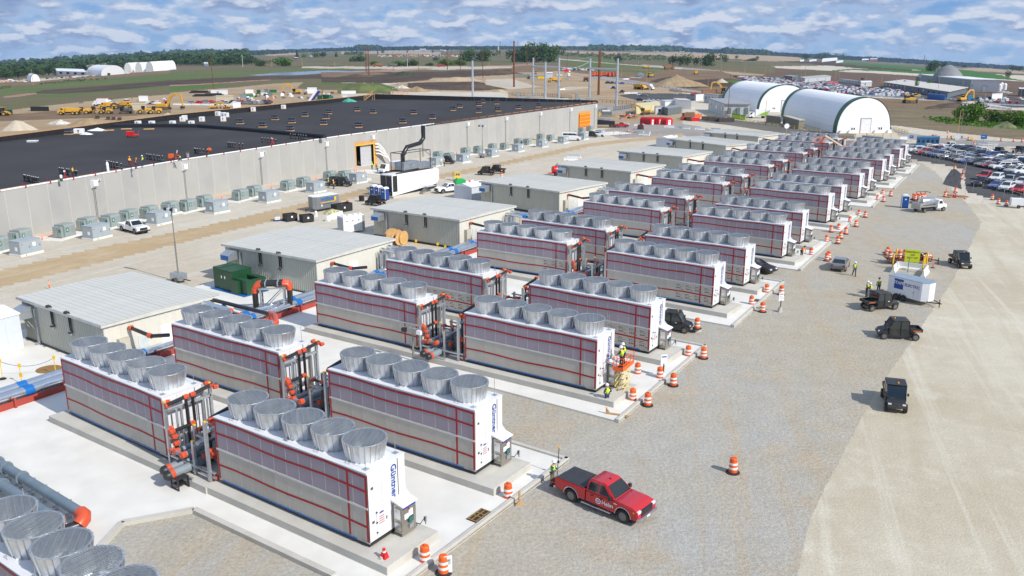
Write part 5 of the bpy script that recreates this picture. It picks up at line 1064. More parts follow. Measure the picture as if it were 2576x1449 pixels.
def utv(name='utility_vehicle'):
 t=T(name,'','utility vehicle'); B_=mat('utv_plastic',(.022,.024,.027),.45,var=.15,wear=.12);
 m=MB(); m.prism([(-.95,.42),(-.95,.75),(.80,.75),(.95,1.05),(1.35,.98),(1.75,.80),(1.82,.5),(1.6,.40)],'y',-.66,.66,0,ins=lambda p:.08 if p[1]>.9 else 0); m.ob('body',B_,t,bevel=.03)
 m=MB(); m.bx(-.85,.62,-.72,.72,1.86,1.93,0); m.ob('roof',B_,t,bevel=.03)
 m=MB()
 for sg in(1,-1):
  m.tube([(1.05,sg*.66,.98),(.60,sg*.68,1.86),(-.85,sg*.68,1.86),(-.95,sg*.68,.8)],.035,5,0); m.tube([(-.12,sg*.68,1.86),(-.12,sg*.70,.7)],.035,5,0)
 m.ob('roll_cage',BLACKM,t)
 m=MB(); m.quad([(1.02,-.62,1.03),(1.02,.62,1.03),(.62,.64,1.82),(.62,-.64,1.82)],0); m.ob('windshield',GLASS,t)
 m=MB(); m.quad([(-.93,-.6,.95),(-.93,.6,.95),(-.86,.62,1.82),(-.86,-.62,1.82)],0); m.ob('rear_window',GLASS,t)
 tint=mat('smoke_window',(.03,.04,.04),.12,spec=.7)
 for sg in(1,-1):
  for x0,x1,x2,x3 in((-.86,-.18,-.18,-.80),(-.06,.88,.56,-.06)):
   m=MB(); m.add([(x0,sg*.70,.48),(x1,sg*.70,.48),(x1,sg*.71,1.10),(x0,sg*.71,1.10)],[(0,1,2,3)],0); m.bx(x0,x1,*sorted((sg*.69,sg*.72)),.48,1.08,0); d=m.ob('door',B_,t)
   m=MB(); m.quad([(x0,sg*.705,1.10),(x1,sg*.705,1.10),(x2,sg*.69,1.82),(x3,sg*.69,1.82)],0); m.ob('window',[tint],d)
  box_part(t,'mirror',BLACKM,(.85,.95,sg*.80-.06,sg*.80+.06,1.2,1.4)); box_part(t,'headlight',mat('lamp_clear',(.70,.72,.75),.2),(1.70,1.79,sg*.5-.12,sg*.5+.12,.72,.82))
 m=MB(); m.bx(-2.05,-1.0,-.72,.72,.86,.92,0)
 for a in((-2.05,-1.0,-.72,-.66),(-2.05,-1.0,.66,.72),(-2.1,-2.02,-.72,.72),(-1.03,-.97,-.72,.72)):m.bx(*a,.86,1.14,0)
 m.ob('cargo_bed',B_,t); box_part(t,'stripe',mat('orange_decal',(.75,.16,.02),.5),(-1.95,-1.25,-.735,-.722,.93,1.0),(-1.95,-1.25,.722,.735,.93,1.0)); box_part(t,'decal',WHITE,(.3,.5,-.735,-.722,.95,1.02))
 box_part(t,'chassis',mat('dusty_frame',(.20,.17,.13),.8),(-1.9,1.6,-.35,.35,.36,.46));
 m=MB(); m.lathe([(.07,0),(.07,.10),(.04,.13)],8,(.35,.1,1.93),0); m.ob('beacon',[mat('amber_lamp',(.8,.3,.01),.3)],t)
 wheels(t,(1.28,-1.52),.66,.35,.27); return t
for k_ in('paint_red',):pass
hero=pickup('red',cover=True,hero=True,name='red_pickup')
hp=at('r12',1950,900); a=at('r12',1735,885); b_=at('r12',2110,1040); hy=ang(a,b_)
mid=(a+b_)/2; nn=Vector((-math.sin(hy),math.cos(hy),0)); mid=mid+nn*.92
hero.location=mid; hero.rotation_euler=(0,0,hy); hero['label']='bright red crew-cab pickup with black bed cover and tailgate down on the gravel'
uv=utv()
def two(k,p,q,wb,proto,label,group,off=.66,side=1,mid_=0.0,rzadd=0):
 a,b=at(k,*p),at(k,*q); y=ang(a,b); n=Vector((-math.sin(y),math.cos(y),0))*side*off; c=(a+b)/2+n-Vector((math.cos(y),math.sin(y),0))*mid_
 return place(proto,c,y,label,group)
UVG='black crew utility vehicles'
two('r21',(1730,1122),(1520,1112),2.8,uv,'black utility vehicle facing left with amber beacon, nearest side-on on the gravel',UVG,side=-1)
two('r21',(1448,900),(1590,888),2.8,uv,'black utility vehicle parked in front of the white company trailer',UVG,side=1)
def aim(k,p,yaw,proto,label,group=None,scale=None):return place(proto,at(k,*p),yaw,label,group,scale)
aim('r22',(1590,160),R_(-108),uv,'black utility vehicle driving toward the camera along the edge of the dirt road',UVG)
aim('r21',(2093,560),R_(-95),uv,'dusty utility vehicle facing the camera near the whip flag, right of the pipe trailer',UVG)
aim('r11',(2505,1040),R_(-25),uv,'black utility vehicle half hidden behind the end of the fourth cooling unit',UVG)
aim('t1',(2480,870),R_(-12),uv,'black utility vehicle beside two hi-vis workers left of the porta-toilets',UVG)
aim('t2',(510,1330),R_(150),uv,'green-tinted utility vehicle parked below the three blue toilets',UVG)
aim('t2',(1600,700),R_(-15),uv,'maroon utility vehicle parked against the transformers with a worker at its side',UVG)
aim('t2',(2180,870),R_(165),uv,'front one of two utility vehicles parked on the dirt lane',UVG)
aim('t2',(2340,845),R_(165),uv,'rear one of two utility vehicles parked on the dirt lane',UVG)
aim('t2',(30,1040),R_(-10),uv,'black utility vehicle parked next to the wide cabinet left of the generator',UVG)
aim('t5',(2510,380),R_(-70),uv,'dusty utility vehicle standing on the track above the crowded car park',UVG)
aim('t5',(2195,395),R_(-60),uv,'utility vehicle parked inside the car park fence at its upper edge',UVG)
aim('s3',(1530,860),R_(-30),uv,'small utility vehicle crossing the brown site beyond the steel poles',UVG)
aim('s3',(1660,920),R_(160),uv,'utility vehicle beside the white barriers right of the steel poles',UVG)
aim('t3',(1205,300),R_(-20),uv,'small utility vehicle between the white van and the silver estate car',UVG)
def mk(kind,paint):return pickup(paint)if kind=='pickup' else auto(kind,paint)
PROTO={}
def car(kind,paint,p,yaw,label,group=None,name=None):
 key=(kind,paint)
 if key not in PROTO:PROTO[key]=pickup(paint)if kind=='pickup' else auto(kind,paint)
 return place(PROTO[key],p,yaw,label,group)
car('pickup','white',at('r01',1012,300),R_(-38),'white pickup truck parked between the cabinets near the warehouse wall')
car('pickup','white',at('t2',1640,1130),R_(-150),'white pickup facing the camera beside the small white shed')
car('sedan','grey',at('r21',1187,575),R_(62),'grey saloon car with rear toward the camera on the gravel')
car('sedan','black',at('r21',560,595),R_(-50),'black car whose nose shows behind the end of a cooling unit')
car('van','white',at('t3',900,350),R_(-12),'white passenger van with dark windows parked beside the cabinets')
car('suv','white',at('t3',1300,290),R_(-15),'silver-white estate car right of the passenger van')
car('pickup','red',at('t3',1640,150),R_(5),'red pickup with two workers beyond the far corner of the warehouse')
car('suv','black',at('s3',1940,1045),R_(-10),'black car at the left end of the parked row above the yellow cabins')
for i,x in enumerate((2060,2130,2200)):car('pickup','white',at('s3',x,1062+i*5),R_(-20),'white pickup, %s from the left above the yellow site cabins'%NTH[i])
car('suv','white',at('s3',1945,965),R_(-20),'white car on the dark forecourt below the brown dump truck'); car('sedan','grey',at('s3',1990,970),R_(-20),'grey car on the dark forecourt beside a white one')
car('pickup','red',at('s4',190,955),R_(5),'red pickup parked left of the brown container near the arched tents')
PAINTS=['white','silver','grey','black','navy','blue','red','maroon','black','white','navy','silver','black','white','grey','beige']
rngc=random.Random(21)
def car_row(k,p,q,yaw_off,name_row,sp=2.75,seq=None,skip=()):
 a,b=at(k,*p),at(k,*q); n=max(1,int((b-a).length/sp)); y=ang(a,b)
 for i in range(n+1):
  if i in skip:continue
  c=a+(b-a)*(i/n)
  kind,paint=seq[i]if seq and i<len(seq)else(rngc.choice(['sedan','suv','pickup','sedan','pickup','suv']),rngc.choice(PAINTS))
  lbl='%s %s in the fenced car park, %s along the %s row'%({'white':'white','silver':'silver','grey':'grey','black':'black','navy':'dark blue','blue':'bright blue','red':'red','maroon':'maroon','beige':'beige'}[paint],{'sedan':'saloon','suv':'estate car','pickup':'pickup'}[kind],NTH[min(i,38)],name_row)
  car(kind,paint,c+Vector((rngc.uniform(-.3,.3),rngc.uniform(-.4,.4),0)),y+yaw_off+R_(rngc.uniform(-3,3)),lbl,'cars in the fenced car park')
P_='pickup';Se='sedan';Su='suv'
car_row('t5',(860,345),(2560,700),R_(-90),'front',seq=[(Se,'navy'),(Su,'white'),(Su,'silver'),(P_,'red'),(P_,'grey'),(Su,'blue'),(P_,'silver'),(Se,'navy'),(Se,'black'),(Se,'beige'),(Se,'blue'),(Su,'black'),(Se,'grey'),(Se,'maroon'),(Su,'white'),(Se,'navy')])
car_row('t5',(1120,330),(2576,640),R_(90),'second')
car_row('t5',(1480,340),(2576,560),R_(-90),'third')
car_row('t5',(1470,305),(2576,510),R_(90),'fourth',seq=[(P_,'white'),(Se,'black'),(Su,'white'),(P_,'black'),(P_,'silver'),(P_,'white')])
car_row('t5',(2330,775),(2700,860),R_(-90),'fifth')
car_row('t5',(2010,775),(2700,900),R_(-60),'sixth',seq=[(P_,'red'),(Su,'white'),(P_,'silver'),(Su,'white')])
car_row('t5',(1960,870),(2700,1020),R_(-60),'lowest',sp=3.0,seq=[(P_,'black'),(Se,'blue'),(Su,'white'),(Su,'red'),(Se,'navy'),(Su,'black'),(P_,'grey')])
# ------------------------------------------------------------------ people
def skin(name,verts,edges,m,parent,lv=1,root=0):
 me=bpy.data.meshes.new(name); me.from_pydata([v[:3]for v in verts],edges,[]); me.materials.append(m)
 o=link(name,me,parent); md=o.modifiers.new('Skin','SKIN'); md.use_smooth_shade=True; md.branch_smoothing=.3
 sk=me.skin_vertices[0].data
 for i,v in enumerate(verts):r=v[3]; r2=v[4]if len(v)>4 else r; sk[i].radius=(r,r2); sk[i].use_root=(i==root)
 s=o.modifiers.new('Smooth','SUBSURF'); s.levels=lv; s.render_levels=lv; return o
POSE={
 'stand':dict(el=((.05,.24,1.16),(.05,-.24,1.16)),wr=((.16,.22,.95),(.16,-.22,.95)),kn=((.03,.11,.5),(.0,-.11,.5)),an=((.03,.13,.09),(-.02,-.13,.09)),lean=0),
 'work':dict(el=((.10,.25,1.14),(.10,-.25,1.14)),wr=((.33,.12,1.10),(.34,-.10,1.12)),kn=((.03,.11,.5),(.0,-.11,.5)),an=((.05,.13,.09),(-.03,-.13,.09)),lean=.06),
 'walk':dict(el=((-.10,.24,1.16),(.12,-.24,1.16)),wr=((-.05,.24,.93),(.28,-.22,.98)),kn=((.22,.10,.52),(-.05,-.10,.5)),an=((.30,.11,.09),(-.32,-.11,.14)),lean=.03),
 'hips':dict(el=((-.08,.36,1.16),(-.08,-.36,1.16)),wr=((.06,.2,1.0),(.06,-.2,1.0)),kn=((.02,.13,.5),(.02,-.13,.5)),an=((.03,.17,.09),(.0,-.17,.09)),lean=0),
 'bend':dict(el=((.50,.22,.95),(.50,-.22,.95)),wr=((.62,.14,.70),(.62,-.14,.70)),kn=((.10,.11,.5),(.05,-.11,.5)),an=((.0,.13,.09),(-.02,-.13,.09)),lean=.38),
 'kneel':dict(el=((.42,.24,.70),(.42,-.24,.70)),wr=((.60,.12,.52),(.60,-.12,.52)),kn=((.40,.14,.42),(.22,-.14,.08)),an=((.30,.14,.08),(-.22,-.14,.10)),lean=.25,drop=.50),
 }
def person(label,loc,rz,pose='stand',top=DARKC,vest=HIVIS,legs=DENIM,hat=WHITE,vesto=None,arms=None,group=None,scale=1.0):
 q=POSE[pose]; t=T('person',label,'person',loc,rz,group); t.scale=(scale,)*3; dr=q.get('drop',0); L_=q['lean']
 pz=.95-dr; ch=(L_*.55,0,pz+.33-L_*.18); nk=(L_*.95,0,pz+.53-L_*.32); hd=(L_*1.15+.03,0,pz+.68-L_*.36)
 sh=[(nk[0]-.01,s*.17,nk[2]-.06)for s in(1,-1)]
 V=[(0,0,pz,.10,.13),(ch[0],ch[1],ch[2],.10,.14),(nk[0],nk[1],nk[2],.055),(hd[0],hd[1],hd[2]-.03,.085,.075),(hd[0]+.01,hd[1],hd[2]+.09,.088,.078)]; E_=[(0,1),(1,2),(2,3),(3,4)]
 def add(p,r,par):V.append((*p,*(r if isinstance(r,tuple)else(r,)))); E_.append((par,len(V)-1)); return len(V)-1
 for i,s in enumerate((1,-1)):
  a=add(sh[i],.055,2); b=add(q['el'][i]if not dr and not L_>.3 else q['el'][i],.042,a); w=q['wr'][i]; c=add(w,.028,b)
  e=q['el'][i]; d=Vector(w)-Vector(e); d.normalize(); up=Vector((0,0,1)); sd=d.cross(up);
  if sd.length<.1:sd=Vector((1,0,0))
  sd.normalize(); pm=Vector(w)+d*.07; pl=add(tuple(pm),(.036,.018),c)
  for f,(o_,l_)in enumerate(((-.03,.070),(-.01,.080),(.01,.075),(.03,.060))):
   k=add(tuple(pm+d*.045+sd*o_),.009,pl); k2=add(tuple(pm+d*(.045+l_*.5)+sd*o_-up*.012),.0085,k); add(tuple(pm+d*(.045+l_*.8)+sd*o_-up*.035),.007,k2)
  k=add(tuple(pm+sd*.045*s),.011,pl); add(tuple(pm+sd*.06*s+d*.04-up*.01),.008,k)
  h=add((0,s*.10,pz-.05),.085,0); k=add(q['kn'][i],.06,h); an=add(q['an'][i],.042,k)
 add((hd[0]+.105,0,hd[2]),.014,3); add((hd[0],.088,hd[2]),.018,3); add((hd[0],-.088,hd[2]),.018,3)
 skin('body',V,E_,SKIN,t)
 for s in(1,-1):m=MB(); m.lathe([(.001,-.012),(.012,0),(.001,.012)],6,(hd[0]+.088,s*.032,hd[2]+.02),0); m.ob('eye',DARKC,t)
 m=MB(); m.bx(hd[0]+.084,hd[0]+.093,-.022,.022,hd[2]-.058,hd[2]-.048,0); m.ob('mouth',[mat('lip',(.25,.08,.07),.6)],t)
 V=[(0,0,pz+.03,.13,.16),(0,.10,pz-.06,.10),(0,-.10,pz-.06,.10)]; E_=[(0,1),(0,2)]
 for i,s in enumerate((1,-1)):
  k=q['kn'][i]; a=q['an'][i]; V.append((*k,.078)); E_.append((1+i,len(V)-1)); V.append((a[0],a[1],a[2]+.04,.066)); E_.append((len(V)-2,len(V)-1))
 skin('trousers',V,E_,legs,t)
 V=[(0,0,pz+.04,.125,.165),(*ch,.13,.18),(nk[0],0,nk[2]-.06,.085,.12)]; E_=[(0,1),(1,2)]
 for i,s in enumerate((1,-1)):V.append((*sh[i],.075)); E_.append((2,len(V)-1)); V.append((*q['el'][i],.058)); E_.append((len(V)-2,len(V)-1)); w=q['wr'][i]; V.append((*w,.042)); E_.append((len(V)-2,len(V)-1))
 skin('shirt',V,E_,arms or top,t)
 if vest:skin('vest',[(0,0,pz+.02,.155,.20),(*ch,.165,.215),(nk[0],0,nk[2]-.07,.125,.18),(sh[0][0],.12,sh[0][2]-.02,.09),(sh[1][0],-.12,sh[1][2]-.02,.09)],[(0,1),(1,2),(2,3),(2,4)],vest,t)
 for i,s in enumerate((1,-1)):a=q['an'][i]; m=MB(); m.bx(a[0]-.09,a[0]+.19,a[1]-.055,a[1]+.055,a[2]-.09,a[2]+.03,0); m.ob('boot',[mat('boot_brown',(.06,.035,.02),.8)],t,bevel=.02)
 if hat:m=MB(); m.lathe([(.155,.05),(.15,.07),(.13,.075),(.12,.13),(.08,.185),(.02,.20)],12,(hd[0]+.01,0,hd[2]+.0),0); m.ob('hard_hat',[hat],t,smooth=True)
 return t
b=MB
person('worker in white hard hat and yellow vest holding a survey pole behind the red pickup',at('r12',1590,765),R_(-25),'work',arms=mat('teal_shirt',(.01,.09,.14),.8),legs=KHAKI)
t=sm('survey_pole','thin surveying pole with an orange receiver held beside the red pickup','survey pole',at('r12',1628,700),0,[('pole',b().cyl((0,0,0),(.1,0,2.0),.025,n=6).bx(.0,.14,-.06,.06,1.0,1.1),BLACKM),('receiver',b().lathe([(.06,0),(.09,.04),(.06,.1)],10,(.1,0,2.0)),[mat('amber_lamp',(.8,.3,.01),.3)])])
person('worker with hands on hips in yellow vest and jeans beside the yellow scissor lift',at('r12',2003,162),R_(120),'hips')
person('worker in white hat and dark clothes walking across the gravel with a case',at('r21',1292,632),R_(-100),'walk',arms=mat('grey_shirt',(.15,.17,.18),.8))
person('worker in black trousers, left of three people at the white trailer',at('r21',1384,788),R_(-30),'stand',legs=DARKC)
person('worker in maroon sleeves and shorts standing in front at the white trailer',at('r21',1412,800),R_(150),'work',arms=mat('maroon_cloth',(.14,.02,.03),.8),legs=mat('light_jeans',(.16,.24,.36),.8))
person('worker in green jacket and dark hat alone at the trailer corner',at('r21',1475,762),R_(100),'stand',top=HIVIS,arms=mat('dull_green_jacket',(.22,.36,.04),.8),vest=mat('dull_green_jacket',(.22,.36,.04),.8),hat=mat('brown_hat',(.08,.05,.04),.8))
person('worker in orange jacket bending down on the concrete pad near the drums',at('r21',893,492),R_(-60),'bend',arms=HIVO,vest=HIVO,hat=DARKC,legs=DARKC)
person('worker in yellow vest crouching at the control cabinet end',at('r21',832,465),R_(150),'kneel')
person('worker in hi-vis jacket behind the silver tank truck',at('t5',1028,1165),R_(60),'stand',arms=HIVIS)
person('worker in yellow vest, left of the pair by the black utility vehicle',at('t1',2380,895),R_(-20),'work',hat=YEL)
person('worker in orange-yellow vest and jeans, right of the pair by the utility vehicle',at('t1',2462,918),R_(160),'stand',vest=mat('yellow_orange_vest',(.85,.45,.02),.7))
person('worker in hi-vis jacket walking out of the big doorway',at('t2',465,788),R_(-90),'walk',arms=HIVIS)
person('worker bending over in hi-vis jacket by the white truck cab',at('t2',548,835),R_(-40),'bend',arms=HIVIS)
person('worker in orange vest half hidden behind another near the doorway',at('t2',530,790),R_(-60),'stand',arms=HIVO,vest=HIVO)
person('worker in yellow vest leaning at the side of the maroon utility vehicle',at('t2',1552,738),R_(60),'work',vest=YEL)
person('worker in white hat and vest, left one at the distant red pickup',at('t3',1610,158),R_(0),'stand')
person('worker in yellow vest, right one at the distant red pickup',at('t3',1688,150),R_(90),'work',vest=YEL)
person('roofer in orange vest standing talking near the roof edge',roof('t0',1962,585),R_(-20),'work',arms=mat('yellow_orange_vest',(.85,.45,.02),.7),vest=mat('yellow_orange_vest',(.85,.45,.02),.7),hat=HIVO,legs=mat('maroon_cloth',(.14,.02,.03),.8))
person('roofer in orange vest and jeans on the roof edge, middle of three',roof('t0',2062,612),R_(40),'work',vest=HIVO,hat=HIVO)
person('roofer in bright yellow jacket and white hat standing by the vent pipes',roof('t0',2163,570),R_(200),'stand',arms=HIVIS)
person('roofer in yellow vest standing among the second cluster of vent pipes',roof('t0',1110,750),R_(100),'work',vest=YEL,hat=mat('brown_hat',(.08,.05,.04),.8),legs=DARKC)
person('roofer crouching in a yellow vest beside the white edge pipe',roof('t1',150,490),R_(-150),'kneel',hat=DARKC)
# ------------------------------------------------------------------ drums, cones, barriers and other yard things
DW=mat('reflective_white',(.80,.79,.76),.5,var=.05); DO=mat('drum_orange',(.80,.12,.015),.5,var=.05,obvar=.15)
def drum():
 t=T('traffic_drum','','traffic drum'); m=MB(); m.lathe([(.45,0),(.45,.05),(.33,.09),(.30,.10)],16,(0,0,0),0); m.ob('base',BLACK,t)
 m=MB(); m.lathe([(.29,.08),(.285,.28),(.275,.29),(.27,.5),(.26,.51),(.255,.75),(.245,.76),(.235,1.0),(.20,1.04)],16,(0,0,0),0); m.ob('barrel',DO,t,smooth=True)
 for z in(.30,.60):m=MB(); m.lathe([(.300-z*.045,z),(.292-z*.045,z+.15)],16,(0,0,0),0,capb=False,capt=False); m.ob('white_band',DW,t,smooth=True)
 m=MB(); m.bx(-.10,.10,-.03,.03,1.03,1.11,0); m.ob('handle',DO,t); return t
dr=drum()
DL=[('r12',1258,868,'on the pad beside the red pickup'),('r12',632,1350,'on the near pad corner, bottom centre'),('r12',2198,130,'nearest the yellow scissor lift on the pad kerb'),('r12',2310,162,'just outside the kerb below the scissor lift'),
 ('r11',2235,1380,'on the pad between the scissor lift and the kerb'),('r11',2403,1412,'next to the low sign on the second pad'),('r12',2503,12,'outside the kerb right of the second pad sign'),('r21',40,1245,'inside the far corner of the second pad'),('r21',155,1255,'outside the far corner of the second pad'),
 ('r21',517,855,'by the drain on the third pad'),('r21',600,905,'outside the kerb near the third pad drain'),('r21',632,765,'inside the third pad far corner'),('r21',742,775,'outside the third pad beside the post sign'),('r21',967,480,'on the fourth pad near the crouching worker'),
 ('r21',1085,520,'front one of two off the fourth pad'),('r21',1099,506,'rear one of two off the fourth pad'),('r21',1083,380,'inside the fourth pad far corner'),('r21',1168,390,'outside the fourth pad far corner'),('r21',1190,352,'between the fourth and fifth pads'),('r21',1229,318,'outside the fifth pad near its kerb'),
 ('r21',1175,290,'middle of the fifth pad edge'),('r21',1118,303,'left of the fifth pad edge'),('r21',1306,262,'outside the fifth pad kerb, upper'),('r21',1260,234,'inside the fifth pad kerb, upper'),('r21',1328,182,'inside the fifth pad far corner'),('r21',1376,192,'outside the fifth pad far corner'),
 ('r21',1467,64,'on the sixth pad edge'),('r21',1514,74,'outside the sixth pad edge'),('r21',1568,32,'outside the sixth pad far corner'),('r21',1508,22,'inside the sixth pad far corner'),('r21',1978,38,'at the left of the manhole group'),
 ('r21',2334,60,'left one of three along the car park fence'),('r21',2380,92,'middle one of three along the car park fence'),('r21',2440,107,'right one of three beside the light trailer'),('r22',378,668,'standing alone in the open gravel'),
 ('t5',1525,632,'at the top of the black geotextile sheet'),('t5',1655,692,'upper one by the car park fence corner'),('t5',1630,772,'lower one by the car park fence corner'),('t5',1540,972,'behind the red cone at the manholes'),
 ('t5',1190,150,'left one of the group behind the blue booth'),('t5',1210,152,'middle one of the group behind the blue booth'),('t5',1245,148,'right one of the group behind the blue booth'),('t5',1420,167,'left of the grey box on the access road'),('t5',1473,167,'second left of the grey box on the access road'),
 ('t5',1732,188,'right of the grey box on the access road'),('t5',1778,192,'behind the round yellow sign'),('t5',1823,262,'in front of the round yellow sign'),('t5',1370,278,'behind the motorcycles in the car park'),('t5',1422,78,'by the culvert pipes'),('t5',2228,199,'small, right of the blue direction sign'),('t5',2417,207,'far right verge, left of two'),('t5',2546,212,'far right verge, right of two'),
 ('t2',2420,910,'beside the two utility vehicles on the lane'),('t2',98,1345,'behind the black bin left of the pump house'),('t2',1938,1030,'on the white barrier behind the white shed'),('t3',1755,215,'among the slim posts on the far slab')]
for k,x,y,l in DL:place(dr,at(k,x,y),random.uniform(0,3),'orange and white traffic drum, '+l,'orange and white traffic drums')
o=clone(dr,at('r21',108,1030,.42),.3,'orange and white drum raised on a small concrete block','orange and white traffic drums')
sm('concrete_block','small concrete block carrying a drum, below the dark utility vehicle','block',at('r21',108,1052),.3,[('block',b().bx(-.32,.32,-.3,.3,0,.42),CONCD)])
o=clone(dr,at('r12',772,1425),.1,'orange and white drum with a white board leaning on it, bottom of picture','orange and white traffic drums')
sm('board','white notice board leaning on the nearest drum outside the kerb','sign',at('r12',806,1432),R_(20),[('panel',b().bx(-.22,.22,-.02,.02,.05,1.05),WHITE),('print',b().bx(-.15,.15,-.03,-.022,.55,.9),[mat('label_pale',(.45,.46,.48),.5)]),('mark',b().bx(-.05,.08,-.03,-.022,.75,.82),GREEN)])
o=clone(dr,at('r21',1525,468,.15),0,'tilted orange and white drum left of the loaded trailer','orange and white traffic drums'); o.rotation_euler=(R_(5),R_(24),0)
dt_=at('r21',1690,540); ty=R_(-8)
t=T('equipment_trailer','open steel trailer loaded with drums behind the yellow gas sign','trailer',dt_,ty)
m=b().bx(-2.6,2.6,-1.0,1.0,.55,.66); m.ob('deck',RUST,t)
m=b();
for y in(-1,1):
 m.tube([(-2.6,y,1.25),(2.6,y,1.25)],.05,5)
 for x in(-2.6,-1.3,0,1.3,2.6):m.cyl((x,y,.6),(x,y,1.25),.05,n=5)
m.ob('rail',RUST,t)
for x in(-.5,.4):m=b().cyl((x,-1.15,.34),(x,-.95,.34),.34,n=14); m.ob('wheel',TYRE,t)
m=b().tube([(2.6,-.6,.6),(3.9,0,.55),(2.6,.6,.6)],.06,5).cyl((3.8,0,0),(3.8,0,.9),.05,n=5); m.ob('drawbar',BLACKM,t)
def onworld(p,yaw,x,y,z):return Vector((p[0]+x*math.cos(yaw)-y*math.sin(yaw),p[1]+x*math.sin(yaw)+y*math.cos(yaw),p[2]+z))
for i,(x,y)in enumerate(((-2.3,-.5),(-.2,.5),(.7,.5),(-1.1,-.3))):clone(dr,onworld(dt_,ty,x,y,.66),0,'drum loaded on the steel trailer behind the gas sign, %s'%('standing at its left end','left one standing at the back','right one standing at the back','standing left of the sign')[i],'orange and white traffic drums')
for i,(x,y)in enumerate(((1.5,-.4),(1.5,.3),(2.1,-.1))):
 o=clone(dr,onworld(dt_,ty,x,y,1.0),0,'drum lying on its side on the loaded trailer, %s'%('front','back','rightmost')[i],'orange and white traffic drums'); o.rotation_euler=(0,R_(90),.2)
def delin():
 t=T('delineator_post','','delineator'); m=b().bx(-.2,.2,-.2,.2,0,.06); m.ob('base',BLACK,t); m=b().lathe([(.075,.06),(.05,1.05),(.03,1.12)],8); m.ob('post',ORANGE,t)
 for z in(.65,.85):m=b().lathe([(.078-.022*z,z),(.075-.022*z,z+.09)],8,capb=False,capt=False); m.ob('white_band',DW,t)
 return t
de=delin()
DE=[('r01',320,366),('r01',420,344),('r01',103,397),('r01',375,735),('r01',618,292),('t1',930,1085),('t1',773,1077),('t1',1520,925),('t1',1660,935),('t1',2195,797),('t1',2322,797),('t2',200,840),('t2',228,842),('t2',352,838),('t2',1742,560),('t2',1828,545),('t2',2238,480)]+[('t3',x,y)for x,y in((1450,257),(1530,262),(1550,232),(1665,242),(1622,267),(1645,277),(1720,267),(1767,257),(1750,207),(1812,247),(1838,187),(2120,240),(2190,240),(2185,352),(2255,357),(2320,347),(2405,300))]+[('t5',1440,1052),('t5',1683,1072),('t5',600,775),('t5',1400,960),('r21',1888,573)]+[('s3',x,y)for x,y in((1430,1115),(1660,1190),(2455,995),(2490,1000),(2520,1005),(2560,1005))]
for i,q in enumerate(DE):place(de,at(*q),0,('slim orange delineator post on a black foot, %s in line along the warehouse front'%NTH[i])if i<17 else('slim orange delineator post near the far slab and barriers, %s counted from the left'%NTH[i-17]),'slim orange delineator posts')
def tapeline(q,lab):
 P=[at(*p)for p in q]; m=b()
 for u,v in zip(P,P[1:]):
  for z in(.55,.85):m.bx(0,(v-u).length,-.012,.012,z,z+.06)if False else m.tube([(u.x,u.y,z),((u.x+v.x)/2,(u.y+v.y)/2,z-.06),(v.x,v.y,z)],.03,4)
 o=m.ob('barrier_tape',[mat('orange_tape',(.85,.22,.06),.6)]); tag(o,lab,'tape')
tapeline([('r01',60,378),('r01',103,397),('r01',250,380),('r01',320,366),('r01',420,344),('r01',618,292),('r01',760,235)],'orange barrier tape strung between slim posts at the left of the warehouse')
tapeline([('t1',680,1095),('t1',773,1077),('t1',930,1085),('t1',960,1060)],'orange barrier tape between two transformers left of the second wall conduit')
tapeline([('t1',1450,930),('t1',1520,925),('t1',1660,935),('t1',1690,920)],'orange barrier tape beside the third wall conduit of the warehouse')
tapeline([('t1',2100,815),('t1',2195,797),('t1',2322,797),('t1',2345,790)],'orange barrier tape just left of the black utility vehicle by the wall')
tapeline([('t2',170,842),('t2',228,842),('t2',352,838)],'orange barrier tape in front of the open doorway')
def rcone(name,k,x,y,lab):
 t=T(name,lab,'cone',at(k,x,y),R_(-30)); b().bx(-.36,.36,-.36,.36,0,.22).ob('foot',RED,t,bevel=.04); m=b(); m.prism([(-.30,.22),(.30,.22),(.12,.95),(-.12,.95)],'y',-.26,.26,0,ins=lambda p:(p[1]-.22)*.22); m.ob('cone',RED,t); b().lathe([(.10,.95),(.08,1.0),(.09,1.05)],8).ob('neck',DW,t); b().lathe([(.09,1.05),(.1,1.15),(.03,1.2)],8).ob('tip',RED,t); b().bx(-.07,.07,-.275,-.235,.45,.8).ob('sticker',DW,t)
rcone('safety_cone','r12',328,1388,'squat red safety cone with white neck on the near pad'); rcone('safety_cone','r21',213,887,'tall red safety cone standing on the plinth of the fourth unit'); rcone('safety_cone','t5',1525,1050,'red safety cone between the brown manhole covers'); rcone('safety_cone','t5',570,742,'tiny red safety cone on the seventh pad')
def barrier(L_=3.0):
 t=T('road_barrier','','barrier'); m=b().prism([(-.30,0),(-.30,.12),(-.12,.34),(-.08,.85),(.08,.85),(.12,.34),(.30,.12),(.30,0)],'x',-L_/2,L_/2); m.ob('body',[mat('white_barrier',(.74,.74,.73),.6,var=.06)],t)
 m=b().bx(-L_/2+.5,-L_/2+.9,-.31,.31,.0,.07); m.ob('fork_slot',BLACKM,t); return t
br=barrier();
bi=[0]
def bar(k,p,q,label,n=1,g='white road barriers'):
 a,c=at(k,*p),at(k,*q); y=ang(a,c); Lk=(c-a).length/n
 for i in range(n):
  mid=a+(c-a)*((i+.5)/n); place(br,mid,y,label if n==1 else label%NTH[i],g,((Lk*.93)/3.0,1,1))
bar('t3',(775,650),(1000,655),'white barrier, front one of two lying together on the dirt lane'); bar('t3',(830,600),(1045,615),'white barrier, rear one of two lying together on the dirt lane')
